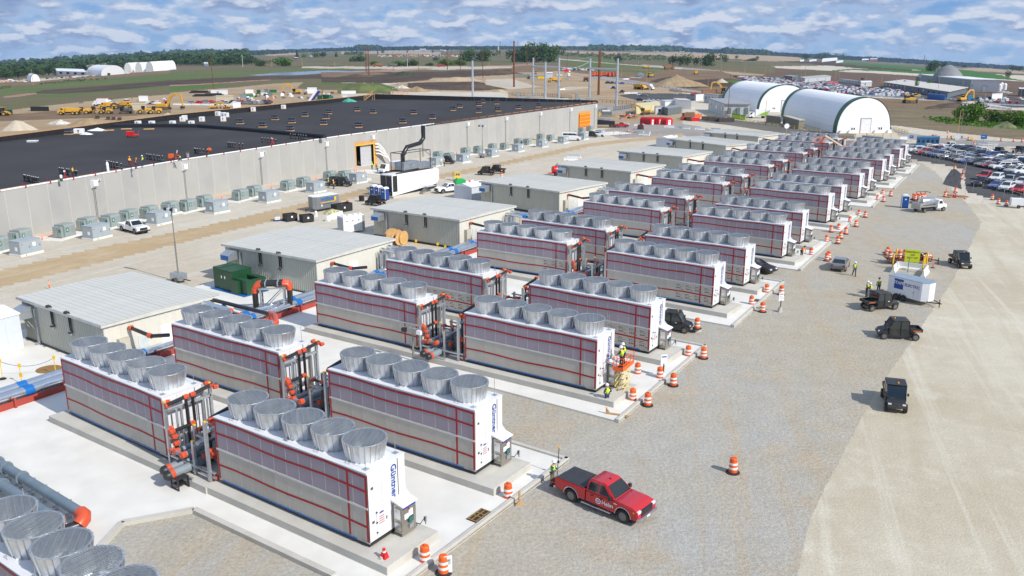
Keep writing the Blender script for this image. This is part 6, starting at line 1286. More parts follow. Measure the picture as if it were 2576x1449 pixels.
bar('t3',(1840,128),(1998,132),'white barrier right of the red pickup beyond the warehouse corner'); bar('t3',(1700,112),(1768,115),'short white barrier behind the red pickup'); bar('t3',(2295,152),(2450,158),'white barrier in front of the red tents'); bar('t3',(2512,160),(2640,172),'white barrier right below the red tents')
bar('t3',(1830,225),(1990,250),'back left barrier of the small ring on the far slab'); bar('t3',(1910,268),(2080,278),'front barrier of the small ring on the far slab'); bar('t3',(2010,240),(2085,250),'back right barrier of the small ring on the far slab'); bar('t3',(2230,337),(2335,335),'left barrier of the low ring above the white shed roof'); bar('t3',(2395,328),(2495,310),'right barrier of the low ring above the white shed roof')
bar('t4',(0,172),(108,178),'white barrier along the slope, left of three above the pump houses'); bar('t4',(175,185),(340,192),'white barrier along the slope, middle of three above the pump houses'); bar('t4',(420,192),(580,202),'white barrier along the slope, right of three above the pump houses')
bar('t5',(1890,252),(2020,260),'left white barrier under the blue direction sign'); bar('t5',(2025,262),(2190,270),'right white barrier under the blue direction sign')
bar('t2',(1860,1030),(1998,1000),'white barrier behind the green generator and white pickup'); bar('t1',(2345,1415),(2600,1320),'white barrier between the black bins and the white power unit')
bar('s5',(130,722),(1065,772),'white barrier along the near edge of the crowded car park, %s',9); bar('s5',(1405,768),(1640,790),'white barrier right of the blue container, %s',3); bar('s5',(1890,845),(2700,880),'white barrier in the right-hand row beside the parked cars, %s',7); bar('s5',(2000,890),(2400,935),'grey-white barrier in the lower right-hand row, %s',5); bar('s4',(1780,930),(2576,968),'white barrier behind the arched tents, %s',6)
bar('s3',(720,875),(800,870),'white barrier left of the thick brown pole'); bar('s3',(1690,930),(1905,930),'white barrier beside the brown site road, %s',2); bar('s3',(1780,690),(1945,695),'white barrier under the small white trailer, %s',2); bar('s3',(1670,718),(1770,712),'white barrier left of the small white trailer'); bar('s3',(800,715),(865,720),'white barrier below the small white truck'); bar('s3',(2435,935),(2500,938),'white barrier left of the far red car'); bar('s3',(1420,832),(1500,835),'white barrier among the cars on the brown site')
bar('s3',(980,665),(1880,800),'concrete barrier in the front line of the site road, %s',22,'concrete barriers lining the site road'); bar('s3',(1500,695),(2576,880),'concrete barrier in the rear line of the site road, %s',24,'concrete barriers lining the site road')
bar('s1',(35,940),(1020,950),'white barrier in front of the parked cars behind the warehouse, %s',7); bar('s4',(190,985),(310,990),'white barrier below the red pickup at the steel fence')
def toilet():
 t=T('portable_toilet','','portable toilet'); m=b().bx(-.55,.55,-.55,.55,.12,2.05); m.ob('cabin',BLUE,t,bevel=.03); b().bx(-.57,.57,-.57,.57,0,.12).ob('skid',BLACKM,t)
 m=b().prism([(-.6,2.05),(.6,2.05),(.45,2.25),(.2,2.36),(-.2,2.36),(-.45,2.25)],'y',-.6,.6); m.ob('roof',WHITE,t,bevel=.03); m=b().bx(-.42,.42,-.58,-.552,.2,1.95); d=m.ob('door',[mat('blue_door',(.012,.09,.36),.4)],t); b().bx(-.15,.15,-.6,-.58,1.45,1.65).ob('notice',WHITE,d)
 for sx in(-.57,.57):b().bx(sx-.03,sx+.03,-.58,-.5,.1,2.05).ob('corner_post',WHITE,t)
 return t
to=toilet()
for x,y,l in((490,1212,'left one of three blue portable toilets by the generator'),(560,1225,'middle one of three blue portable toilets by the generator'),(655,1250,'right one of three blue portable toilets by the generator')):place(to,at('t2',x,y)+Vector((0,.5,0)),R_(-35),l,'blue portable toilets')
place(to,at('r21',1672,118),R_(-15),'lone blue portable toilet with white roof left of the tank truck','blue portable toilets')
# ---------------- white company trailer
def trailer(name,label,L_,W_,H_,loc,yaw,body,roofm,wheelx,group=None,vnose=True):
 t=T(name,label,'trailer',loc,yaw,group); nose=.55 if vnose else 0
 m=b().prism([(-L_/2,-W_/2),(L_/2-nose,-W_/2),(L_/2,-W_/4 if vnose else-W_/2),(L_/2,W_/4 if vnose else W_/2),(L_/2-nose,W_/2),(-L_/2,W_/2)],'z',.5,.5+H_); m.ob('body',[body],t)
 m=b().prism([(-L_/2-.03,-W_/2-.03),(L_/2-nose,-W_/2-.03),(L_/2+.03,-W_/4 if vnose else-W_/2),(L_/2+.03,W_/4 if vnose else W_/2),(L_/2-nose,W_/2+.03),(-L_/2-.03,W_/2+.03)],'z',.5+H_,.5+H_+.06); m.ob('roof',[roofm],t)
 for x in wheelx:
  for s in(1,-1):m=b().cyl((x,s*(W_/2-.02),.36),(x,s*(W_/2+.16),.36),.36,n=14); w_=m.ob('wheel',TYRE,t); b().cyl((x,s*(W_/2+.165),.36),(x,s*(W_/2+.17),.36),.17,n=10).ob('rim',[mat('dark_rim',(.05,.05,.05),.4)],w_)
 if wheelx:
  for s in(1,-1):m=b().prism([(wheelx[0]+.5,.5),(wheelx[0]+.42,.80),(wheelx[-1]-.42,.80),(wheelx[-1]-.5,.5)],'y',*sorted((s*W_/2,s*(W_/2+.20)))); m.ob('mudguard',BLACKM,t)
 m=b().tube([(L_/2-.1,-W_/3,.5),(L_/2+1.2,0,.5),(L_/2-.1,W_/3,.5)],.06,5).cyl((L_/2+1.0,0,.05),(L_/2+1.0,0,.95),.05,n=5); m.ob('drawbar',BLACKM,t); return t
a=at('r21',1625,815); c=at('r21',1800,862); yw=ang(a,c); ctr=(at('r21',1560,800)+at('r21',1800,860))/2; ctr.z=0; nv=Vector((-math.sin(yw),math.cos(yw),0)); Lt=(at('r21',1800,862)-at('r21',1535,795)).length
te=trailer('company_trailer','white enclosed trailer lettered with a company name beside three workers',4.6,2.0,2.0,ctr+nv*1.0,yw,mat('trailer_white',(.74,.75,.78),.35,var=.03),mat('blue_reflecting_roof',(.35,.42,.48),.3,.4),(-1.1,-.25))
b().bx(-1.55,-.45,-1.012,-1.002,1.25,2.35).ob('logo_square',BLUELOGO,te); text('STAFF',.46,WHITE,te,'lettering',(-1.0,-1.02,1.92),(PI/2,0,0),.004); text('ELECTRIC',.42,BLUELOGO,te,'lettering',(.62,-1.015,1.88),(PI/2,0,0),.004)
b().bx(.75,1.5,-1.012,-1.003,.6,2.2).ob('door',[mat('trailer_door',(.66,.67,.70),.4)],te); b().bx(.80,.86,-1.03,-1.012,1.2,1.35).ob('handle',BLACKM,te)
ctr=(at('t1',2190,1285)+at('t1',2545,1215))/2; ctr.z=0; yw=ang(at('t1',2255,1265),at('t1',2545,1215)); nv=Vector((-math.sin(yw),math.cos(yw),0))
te=trailer('supply_trailer','grey enclosed supply trailer with blue and yellow lettering on the lane',5.2,2.3,2.1,ctr+nv*1.2,yw+PI,mat('trailer_grey',(.26,.27,.28),.35,.3,var=.03),WHITE,())
text('WERNER',.85,mat('company_blue',(.01,.12,.42),.4),te,'lettering',(-.4,1.17,2.02),(PI/2,0,PI),.004); b().bx(-1.7,1.35,1.16,1.175,1.45,1.58).ob('stripe',YEL,te); text('ELECTRIC SUPPLY',.24,mat('company_blue',(.01,.12,.42),.4),te,'lettering',(-.2,1.17,1.28),(PI/2,0,PI),.004); b().bx(-2.0,-1.6,1.16,1.175,1.6,2.3).ob('stripe',YEL,te)
b().bx(1.0,1.25,1.16,1.17,.9,1.2).ob('notice',WHITE,te)
# ---------------- emergency gas shut-off surround
g0=at('r21',1610,575); g1=at('r21',1830,615); gy=ang(at('r21',1612,578),at('r21',1832,598));
A_=at('r21',1585,612); B__=at('r21',1810,648); C_=at('r21',1618,572); D__=at('r21',1845,600)
for u,v,l in((A_,C_,'left white barrier of the gas shut-off enclosure'),(C_,D__,'rear white barrier of the gas shut-off enclosure'),(B__,D__,'right white barrier of the gas shut-off enclosure')):
 place(br,(u+v)/2,ang(u,v),l,'white road barriers',((v-u).length/3.0*.95,1,1.0))
for i,(k,x,y)in enumerate((('r21',1583,570),('r21',1606,530),('r21',1632,528),('r21',1808,612),('r21',1822,575),('r21',1838,560))):sm('bollard','yellow bollard of the gas shut-off enclosure, %s from the left'%NTH[i],'bollard',at(k,x,y),0,[('post',b().lathe([(.09,0),(.09,1.75),(.05,1.82)],10),YEL)],'yellow bollards',smooth=True)
t=T('gas_sign','yellow-green emergency gas shutoff sign on a green post','sign',at('r21',1697,608),gy); b().cyl((0,0,0),(0,0,1.9),.045,n=6).ob('post',[mat('sign_post_green',(.01,.20,.12),.5)],t); sp=b().bx(-.85,.85,-.03,.03,0,1.6).ob('panel',[mat('fluorescent_sign',(.62,.68,.02),.6)],t); sp.location=(.35,.9,1.15)
for i,w_ in enumerate(('EMERGENCY','GAS','SHUT OFF','HERE')[:3]):text(w_,.27,INKG,sp,'lettering',(0,-.035,1.28-.36*i),(PI/2,0,0),.003)
# ---------------- scissor lift with two workers
slp=at('r12',2120,85); sy=R_(60)
t=T('scissor_lift','yellow and orange scissor lift raised beside the end of a cooling unit','lift',slp,sy)
b().bx(-1.0,1.0,-.38,.38,.25,.55).ob('chassis',BLACKM,t); b().bx(-.9,.9,-.45,-.38,.2,.6).ob('side_tray',ORANGE,t)
for x in(-.7,.7):
 for s in(-.42,.42):b().cyl((x,s-.07,.2),(x,s+.07,.2),.2,n=12).ob('wheel',TYRE,t)
zs=[.55,1.0,1.45,1.9,2.35]
for i in range(4):
 for s in(-.3,.3):
  m=b().tube([(-.85,s,zs[i]),(.85,s,zs[i+1])],.045,4); m.ob('scissor_arm',[mat('pale_yellow',(.72,.60,.22),.5)],t); m=b().tube([(.85,s,zs[i]),(-.85,s,zs[i+1])],.045,4); m.ob('scissor_arm',[mat('pale_yellow',(.72,.60,.22),.5)],t)
b().bx(-1.1,1.1,-.42,.42,2.4,2.5).bx(-1.1,1.1,-.44,-.40,2.5,2.75).bx(-1.1,-1.05,-.42,.42,2.5,2.7).ob('platform',ORANGE,t)
m=b()
for z in(2.95,3.45):m.tube([(-1.1,-.42,z),(1.1,-.42,z),(1.1,.42,z),(-1.1,.42,z),(-1.1,-.42,z)],.03,4)
for x in(-1.1,-.35,.35,1.1):
 for y in(-.42,.42):m.cyl((x,y,2.45),(x,y,3.45),.03,n=4)
m.ob('guard_rail',ORANGE,t)
for x,y,rz,l in((-.5,-.05,R_(130),'left worker in yellow vest on the raised scissor lift'),(.3,.1,R_(170),'right worker in yellow vest on the raised scissor lift')):person(l,onworld(slp,sy,x,y,2.5),rz,'work',legs=DARKC,group=None)
# ---------------- signs, kerb bits, light poles
sm('post_sign','white notice on a post standing in a concrete foot beside the third pad','sign',at('r21',735,905),R_(10),[('foot',b().prism([(-.25,0),(.25,0),(.1,.55),(-.1,.55)],'y',-.2,.2),CONCD),('post',b().cyl((0,0,.5),(0,0,1.3),.05,n=6),BLACKM),('panel',b().bx(-.28,.28,-.03,.0,1.2,2.1),WHITE),('print',b().bx(-.2,.2,-.036,-.031,1.9,1.98).bx(-.2,.2,-.036,-.031,1.5,1.53).bx(-.2,.1,-.036,-.031,1.65,1.68),REDT)])
sm('post_sign','white notice on a black post standing on the second pad','sign',at('r11',2428,1405),R_(10),[('post',b().cyl((0,0,0),(0,0,1.3),.06,n=6),BLACKM),('foot',b().prism([(-.25,0),(.25,0),(.1,.5),(-.1,.5)],'y',-.2,.2),WHITE),('panel',b().bx(-.28,.28,-.03,.0,1.1,2.1),WHITE),('print',b().bx(-.2,.2,-.036,-.031,1.85,1.95),BLUELOGO)])
sm('wood_stake','wooden stake with a splayed foot at the kerb by the pickup','stake',at('r12',1345,915),R_(30),[('stake',b().bx(-.05,.05,-.05,.05,0,.95),WOOD),('foot',b().prism([(-.35,0),(.35,0),(.06,.3),(-.06,.3)],'y',-.04,.04),WOOD)])
sm('drain_grate','brown iron drain grate in the near pad beside the kerb','grate',at('r12',1050,1015),R_(55),[('frame',b().bx(-.75,.75,-.5,.5,.15,.17),BLACKM),('grate',b().bx(-.7,.7,-.45,-.38,.17,.2).bx(-.7,.7,.38,.45,.17,.2).bx(-.7,.7,-.2,-.13,.17,.2).bx(-.7,.7,.13,.2,.17,.2).bx(-.7,-.62,-.45,.45,.17,.21).bx(-.2,-.12,-.45,.45,.17,.21).bx(.12,.2,-.45,.45,.17,.21).bx(.62,.7,-.45,.45,.17,.21),[mat('rust_plate',(.28,.16,.05),.7)])])
sm('drain_grate','small dark drain grate on the third pad between two drums','grate',at('r21',557,828),R_(50),[('grate',b().bx(-.5,.5,-.3,.3,.15,.18),[mat('rust_dark',(.10,.07,.05),.8)])])
sm('manhole_cover','round rusty plate on the concrete left of the first cooling unit','manhole cover',at('r01',368,1337,.15),0,[('plate',b().lathe([(1.0,0),(1.0,.02)],24),[mat('rust_plate',(.28,.16,.05),.7)])])
for x,y,l in((1480,1020,'left'),(1645,1038,'right')):sm('manhole_cover','%s brown manhole cover below the car park fence'%l,'manhole cover',at('t5',x,y),0,[('plate',b().lathe([(1.1,0),(1.1,.12),(.9,.14)],20),[mat('rust_plate',(.28,.16,.05),.7)])])
sm('timber_trestle','small timber offcut frame lying on the second pad corner','timber',at('r12',2085,235,.15),R_(-20),[('plank',b().bx(-.9,.9,-.08,.08,0,.10),WOOD),('plank',b().prism([(-.9,0),(-.5,0),(-.9,.55)],'y',-.05,.05),WOOD)])
for i,(k,x,y)in enumerate((('r01',425,1385),('r01',22,1412),('r01',168,1449),('r02',180,75))):
 sm('rope_post','yellow topped rope post on a black foot on the concrete, %s'%('rightmost','leftmost','middle','nearest')[i],'post',at(k,x,y,.15),0,[('foot',b().lathe([(.26,0),(.28,.05),(.1,.14)],14),BLACK),('pole',b().cyl((0,0,.1),(0,0,1.5),.03,n=6),YEL),('flag',b().bx(-.12,.12,-.02,.02,1.45,1.75),YEL)],'yellow rope posts')
P=[at('r01',22,1412,1.5),at('r01',168,1449,1.5)]; m=b()
ps=[at('r01',22,1412),at('r01',425,1385)]; m.tube([(ps[0].x+(ps[1].x-ps[0].x)*f,ps[0].y+(ps[1].y-ps[0].y)*f,1.55-2.2*f*(1-f))for f in np.linspace(0,1,9)],.018,4); tag(m.ob('rope',BLACKM),'thin black rope sagging between the yellow topped posts','rope')
def light_mast(label,k,x,y,h,heads=4,trailer_=True,white=False):
 p=at(k,x,y); t=T('light_tower',label,'light tower',p,R_(-30)); b().cyl((0,0,.4),(0,0,h*.55),.09,n=6).cyl((0,0,h*.5),(0,0,h),.06,n=6).ob('mast',[mat('mast_grey',(.20,.20,.17),.6)],t); b().bx(-.9,.9,-.04,.04,h-.1,h).ob('crossbar',GALV,t)
 for i in range(heads):xx=-.8+1.6*i/(heads-1); b().bx(xx-.22,xx+.22,-.28,-.02,h-.45,h-.12).ob('lamp_head',[WHITE if i%2 else BLACKM],t)
 if trailer_:b().bx(-.9,.9,-.5,.5,.35,1.15).ob('engine_box',GALV,t); b().cyl((-.1,-.75,.3),(-.1,-.55,.3),.3,n=12).ob('wheel',TYRE,t); b().cyl((-.1,.55,.3),(-.1,.75,.3),.3,n=12).ob('wheel',TYRE,t); b().bx(.9,2.0,-.05,.05,.4,.5).ob('drawbar',BLACKM,t)
 return t
light_mast('tall light tower standing behind the nearest pump house','r01',1352,680,9.0); light_mast('light tower trailer parked among the transformers','t2',2130,610,8.4); light_mast('small light tower in front of the nearest pipe rack','r11',545,1285,3.2,2,False)
light_mast('light tower behind the roof stair','s2',865,930,6,4,False); light_mast('dark light tower left of the pink timber stacks','s2',780,940,4,3,False); light_mast('light tower on the brown mound beside the site road','s3',2410,800,7,3); light_mast('light tower at the grey control box on the access road','s5',1600,1380,11,4)
# ---------------- transformer, gooseneck, sheds
gt=T('green_transformer','large dark green transformer on a blue base between the first pump houses','transformer',at('r01',1615,735),R_(-20));
yg=ang(at('r01',1620,735),at('r01',1830,790)); gt.rotation_euler=(0,0,yg)
GRN=mat('transformer_green',(.012,.065,.025),.4,var=.05)
b().bx(-.2,6.0,-.3,3.0,.0,.25).ob('blue_base',[mat('base_blue',(.01,.12,.42),.5)],gt); b().bx(0,1.0,.1,2.6,.25,2.7).ob('radiator',GRN,gt,bevel=.03); b().bx(1.0,3.6,.0,2.7,.25,2.55).ob('tank',GRN,gt,bevel=.04); b().bx(3.6,6.0,.1,.8,.25,1.9).bx(3.6,6.0,2.0,2.7,.25,1.9).bx(5.8,6.0,.8,2.0,.25,1.9).bx(3.6,6.0,.8,2.0,.25,.9).ob('open_bay',GRN,gt); b().bx(3.55,4.9,-.25,.1,.25,1.75).ob('cabinet',GRN,gt,bevel=.02); b().bx(1.0,3.6,-.02,2.72,2.55,2.62).ob('lid',GRN,gt)
for x in(1.6,2.2):b().bx(x,x+.12,-.03,0,1.6,1.9).ob('notice',WHITE,gt)
def gooseneck(label,k,x,y,yaw,bodym,sc=1.0,group=None):
 t=T('gooseneck_pipes',label,'pipes',at(k,x,y),yaw,group); t.scale=(sc,)*3
 for yy in(0,.75):
  b().tube([(0,yy,.1),(0,yy,2.3)],.22,10).ob('pipe',[bodym],t,smooth=True); b().tube([(0,yy,2.2),(.02,yy,2.55),(.25,yy,2.85),(.6,yy,2.95)],.27,10).ob('elbow',ORB,t,smooth=True); b().tube([(.6,yy,2.95),(2.6,yy,2.95)],.22,10).ob('pipe',[bodym],t,smooth=True)
  for xx in(1.0,2.1):b().lathe([(.24,-.05),(.28,-.05),(.28,.05),(.24,.05)],12,(xx,yy,2.95),0,axis='x').ob('clamp',GALV,t)
  b().tube([(2.5,yy,2.95),(2.95,yy,2.9),(3.1,yy,2.6),(3.1,yy,2.35)],.27,10).ob('elbow',ORB,t,smooth=True); b().tube([(3.1,yy,2.4),(3.1,yy,.5)],.22,10).ob('pipe',[bodym],t,smooth=True); b().tube([(3.1,yy,.7),(3.15,yy,.4),(3.6,yy,.35)],.27,8).ob('elbow',ORB,t,smooth=True)
 for xx in(.55,2.6):
  for yy in(-.35,1.1):b().bx(xx-.07,xx+.07,yy-.07,yy+.07,0,2.68).ob('post',GALV,t)
 b().bx(.4,2.8,-.42,-.28,2.56,2.7).bx(.4,2.8,1.03,1.17,2.56,2.7).ob('crossbeam',GALV,t); m=b(); m.tube([(.55,-.35,.5),(2.6,-.35,2.5)],.05,4); m.tube([(.55,1.1,.5),(2.6,1.1,2.5)],.05,4); m.ob('brace',GALV,t); return t
gooseneck('black pipes with orange elbows looping over a steel frame by the green transformer','r01',1935,935,R_(10),PIPEB,1.12)
BV=mat('blue_valve',(.02,.20,.55),.4)
gooseneck('blue and orange pipes looping over a frame beside the third pump house','r11',1500,150,R_(10),BV,.95); gooseneck('blue and orange pipes looping over a frame near the fifth pump house','t3',1440,1050,R_(10),BV,.8); gooseneck('small blue and orange pipe loop beside the seventh pump house','t4',1140,440,R_(10),BV,.9); gooseneck('blue and orange pipe loop beside the sixth pump house','t4',10,730,R_(10),BV,.9)
def gable(name,label,cat,nc,rc,lc,h,rise,wall,roofm,k,inset=0):
 a,c,d=at(k,*nc),at(k,*rc),at(k,*lc); y=ang(a,c); nv=Vector((-math.sin(y),math.cos(y),0)); L_=(c-a).length; W_=max(1.5,(d-a).dot(nv)); t=T(name,label,cat,a,y)
 b().bx(0,L_,0,W_,0,h).ob('wall',[wall],t); m=b().prism([(-.12,h),(W_+.12,h),(W_/2,h+rise)],'x',-.15,L_+.15); m.ob('roof',[roofm],t)
 m=b()
 for i in range(int(L_/.9)+1):m.bx(i*.9-.03,i*.9+.03,-.005,.0,0,h)
 m.ob('wall_seam',[mat('seam_grey',(.45,.46,.48),.6)],t)['kind']='stuff'; return t
SHG=mat('shed_wall',(.56,.60,.65),.5,var=.03)
a=at('r01',185,1182); t=T('white_shed','large white metal enclosure cut off by the left edge of the picture','shed',a,ang(at('r01',60,1218),a)); b().bx(-9,0,0,5,.12,3.3).ob('wall',SHG,t); b().bx(-9.1,.1,-.1,5.1,3.3,3.42).prism([(-.1,3.42),(5.1,3.42),(2.5,3.8)],'x',-9.1,.1).ob('roof',WHITE,t,bevel=.02); b().bx(-9,0,.05,4.9,0,.12).ob('base',BLACKM,t)
for i in range(7):b().bx(-1.3*i-1.32,-1.3*i-1.30,-.006,0,.12,3.3).ob('wall_seam',[mat('seam_grey',(.45,.46,.48),.6)],t)
gable('white_shed','small white gabled shed between two pump houses','shed',(1968,1245),(2265,1280),(1685,1210),2.6,.35,SHG,WHITE,'t2')if False else None
a=at('t2',1968,1262); c=at('t2',2262,1200); y=ang(a,c); t=T('white_shed','small pale gabled shed beside the white pickup and a pump house','shed',a,R_(-38)+PI/2)
b().bx(0,5.2,0,4.3,0,2.5).ob('wall',SHG,t); m=b().prism([(-.15,2.5),(4.45,2.5),(2.15,3.05)],'x',-.15,5.35); m.ob('roof',WHITE,t)
for i in range(6):b().bx(i*1.0,i*1.0+.03,-.01,.0,0,2.5).ob('wall_seam',[mat('seam_grey',(.45,.46,.48),.6)],t)
t=clone(t,at('t3',2372,455),R_(-38)+PI/2,'low white gabled shed roof above the sixth pump house')
# ---------------- big white generator
a=at('t2',775,1222); c=at('t2',1465,1085); y=ang(a,c); Lg=(c-a).length; gen=T('generator','big white generator enclosure with a black exhaust bent upward','generator',a,y); nW=3.0
GW=mat('generator_white',(.80,.80,.78),.4,var=.03)
b().prism([(0,.35),(0,1.2),(0,4.3),(Lg-.1,4.3),(Lg+.3,3.8),(Lg+.3,2.0),(Lg-.6,1.2)],'y',0,nW).ob('enclosure',GW,gen); b().bx(0,Lg-.6,.02,nW-.02,.35,1.2).ob('fuel_tank',BLACKM,gen); b().bx(-.3,Lg+.2,-.5,nW+.3,0,.35).ob('concrete_base',CONCD,gen)
b().bx(-.03,0,.12,nW/2-.05,1.1,4.1).bx(-.03,0,nW/2+.05,nW-.12,1.1,4.1).ob('louvre',BLACKM,gen); b().bx(.2,1.4,-.03,0,1.1,4.1).ob('louvre',BLACKM,gen)
for f in(.30,.58,.88):d=b().bx(Lg*f,Lg*f+1.0,-.02,0,1.3,3.6).ob('door',[mat('trailer_white',(.74,.75,.78),.35)],gen); b().bx(Lg*f+.85,Lg*f+.92,-.05,-.02,2.2,2.4).ob('handle',BLACKM,d)
b().bx(Lg*.28,Lg*.62,.3,nW-.3,4.75,6.2).ob('silencer',[mat('silencer_grey',(.30,.33,.36),.45,.5,var=.25,sc=2)],gen,bevel=.05); b().bx(Lg*.62,Lg*.92,.5,nW-.4,4.5,5.6).ob('silencer',[mat('silencer_grey',(.30,.33,.36),.45,.5)],gen)
m=b()
for x in(Lg*.22,Lg*.85):
 for y_ in(.2,nW-.2):m.cyl((x,y_,4.3),(x,y_,8.0),.07,n=4)
m.tube([(Lg*.22,.2,8),(Lg*.85,.2,8),(Lg*.85,nW-.2,8),(Lg*.22,nW-.2,8),(Lg*.22,.2,8)],.07,4); m.tube([(Lg*.22,.2,7),(Lg*.35,.2,8)],.05,4); m.tube([(Lg*.85,.2,7),(Lg*.72,.2,8)],.05,4); m.bx(Lg*.1,Lg*.9,.1,.25,4.32,4.5); m.bx(Lg*.1,Lg*.9,nW-.25,nW-.1,4.32,4.5); m.ob('steel_frame',[mat('frame_brown',(.05,.03,.03),.6)],gen)
m=b().tube([(Lg*.36,nW/2,6.1),(Lg*.36,nW/2,7.5),(Lg*.46,nW/2,8.9),(Lg*.74,nW/2,9.3),(Lg*.82,nW/2,10.2),(Lg*.82,nW/2,12.6)],.42,12); m.ob('exhaust',[mat('exhaust_black',(.015,.016,.02),.3)],gen,smooth=True)
st=b();
for i in range(4):st.bx(Lg*.5+i*.3,Lg*.5+i*.3+.35,-2.0+.0,-1.0,.3+.25*i,.35+.25*i)
st.bx(Lg*.58,Lg*.78,-2.0,-.6,1.25,1.32); st.tube([(Lg*.5,-2,1.0),(Lg*.6,-2,2.3),(Lg*.78,-2,2.3),(Lg*.78,-2,0)],.04,4); st.tube([(Lg*.5,-1,1.0),(Lg*.6,-1,2.3)],.04,4); st.ob('access_steps',GALV,gen)
t=T('flatbed_truck','white service truck parked behind the generator','truck',at('t2',640,855),R_(48)); b().prism([(-.9,.7),(-.9,1.2),(.6,1.2),(.9,1.0),(.95,.6)],'y',-1,1).prism([(-.9,1.2),(-.9,2.2),(-.1,2.25),(.35,1.25)],'y',-.95,.95).ob('cab',WHITE,t,bevel=.04); t.rotation_euler=(0,0,R_(48)+PI)
m=b().quad([(.34,-.85,1.32),(.34,.85,1.32),(-.02,.8,2.18),(-.02,-.8,2.18)]); m.ob('windshield',GLASS,t); b().bx(-4.9,-1.0,-1.15,1.15,.9,1.0).ob('deck',WOOD,t); b().bx(-6.6,-2.8,-1.15,1.15,1.0,2.5).ob('box',WHITE,t,bevel=.03); b().bx(-6.5,.7,-.5,.5,.5,.9).ob('chassis',BLACKM,t); wheels(t,(.0,-4.5),.95,.42,.28)
t=T('green_compressor','bright green towable compressor behind the white pickup','compressor',at('t2',1790,1045),R_(30)); b().prism([(-1.1,.5),(-1.2,1.2),(-.8,1.6),(.7,1.6),(1.1,1.2),(1.0,.5)],'y',-.7,.7).ob('canopy',[mat('bright_green',(.01,.36,.09),.4)],t,bevel=.05); b().cyl((0,-.85,.35),(0,-.65,.35),.35,n=12).ob('wheel',TYRE,t); b().bx(1.0,2.0,-.05,.05,.4,.5).ob('drawbar',BLACKM,t)
t=T('gas_cage','yellow wire gas bottle cage on the lane','cage',at('t2',1740,955),R_(30)); m=b()
for x in(-.6,.6):
 for y in(-.5,.5):m.bx(x-.05,x+.05,y-.05,y+.05,0,1.9)
for z in(.1,1.0,1.8):m.bx(-.6,.6,-.53,-.5,z,z+.08).bx(-.6,.6,.5,.53,z,z+.08).bx(-.63,-.6,-.5,.5,z,z+.08).bx(.6,.63,-.5,.5,z,z+.08)
m.bx(-.6,.6,-.5,.5,1.82,1.88); m.bx(-.56,.56,-.5,-.48,.2,.95); m.ob('frame',YEL,t); b().bx(-.4,-.1,-.54,-.531,1.2,1.5).bx(.1,.4,-.54,-.531,1.2,1.5).bx(-.4,-.1,-.54,-.531,.4,.7).ob('warning_sign',BLACKM,t)
t=T('power_unit','white battery power unit with grey louvred end behind the second pump house','power unit',at('r11',0,290),R_(0)); a=at('r11',20,300); y=ang(a,at('r11',178,300)); t.location=at('r11',20,320); t.rotation_euler=(0,0,R_(40)); b().bx(0,3.6,0,1.9,.2,2.6).ob('body',GW,t,bevel=.04); b().bx(-.02,0,.1,1.8,.3,2.4).ob('end_panel',[mat('panel_grey',(.40,.42,.46),.5)],t); b().bx(3.2,3.62,-.02,1.9,.2,2.55).ob('control_panel',[mat('panel_grey2',(.28,.30,.34),.5)],t)
for x in(.3,1.3,2.3):b().bx(x,x+.8,-.02,0,.4,2.4).ob('door',[mat('trailer_white',(.74,.75,.78),.35)],t); b().cyl((x+.3,-.03,1.9),(x+.3,-.02,1.9),.1,n=10).ob('port',BLACKM,t)
for x in(.3,1.2,2.2,3.1):b().bx(x,x+.4,.6,1.1,2.6,2.75).ob('roof_vent',WHITE,t)
def skip_(label,k,x,y,yaw,col,L_=1.9,W_=1.5,H_=1.2):
 t=T('skip_bin',label,'bin',at(k,x,y),yaw); cm=mat('bin_'+col[0],col[1],.6,var=.15);
 for a_ in((-L_/2,L_/2,-W_/2,-W_/2+.06),(-L_/2,L_/2,W_/2-.06,W_/2),(-L_/2,-L_/2+.06,-W_/2,W_/2),(L_/2-.06,L_/2,-W_/2,W_/2)):b().bx(*a_,.15,H_).ob('side',[cm],t)
 b().bx(-L_/2,L_/2,-W_/2,W_/2,.12,.2).bx(-L_/2+.1,L_/2-.1,-W_/2,-W_/2+.2,0,.12).bx(-L_/2+.1,L_/2-.1,W_/2-.2,W_/2,0,.12).ob('floor',[cm],t); b().bx(-.15,.15,-W_/2-.012,-W_/2-.002,.6,.9).ob('sticker',WHITE,t)
 o=heap('x','','',(0,0,0),W_*.42,.35,WOOD,seed=3); o.name='rubbish'; o.parent=t; o.location=(0,0,H_-.45);
 for kk in('label','category'):
  if kk in o:del o[kk]
 KIDS.setdefault(t.name,[]).append(o); return t
skip_('left one of two black tipping bins beside the lane','t1',1805,1400,R_(40),('black',(.02,.02,.022))); skip_('right one of two black tipping bins beside the lane','t1',2055,1415,R_(35),('black',(.02,.02,.022))); skip_('black waste container with rusty steel in it behind the power unit','t2',10,1420,R_(50),('black',(.02,.02,.022)),3.4,1.6,1.4)
sm('tool_trolley','small blue and yellow machine on a trolley left of the black bins','machine',at('t1',1630,1400),R_(20),[('deck',b().bx(-.8,.8,-.5,.5,.1,.25),BLUE),('box',b().bx(-.6,.2,-.4,.4,.25,.7),WHITE),('engine',b().bx(-.5,.1,-.35,.35,.7,1.1),GALV),('bar',b().bx(-.7,.7,-.45,-.38,.5,.58),YEL)])
sm('dispenser','white and grey robot-like dispenser standing right of the black bins','dispenser',at('t1',2195,1340),0,[('foot',b().bx(-.25,.25,-.2,.2,0,.25),WHITE),('tank',b().lathe([(.22,.25),(.24,.8),(.12,1.0)],10),WHITE),('cap',b().lathe([(.1,1.0),(.1,1.15)],8),BLACKM)])
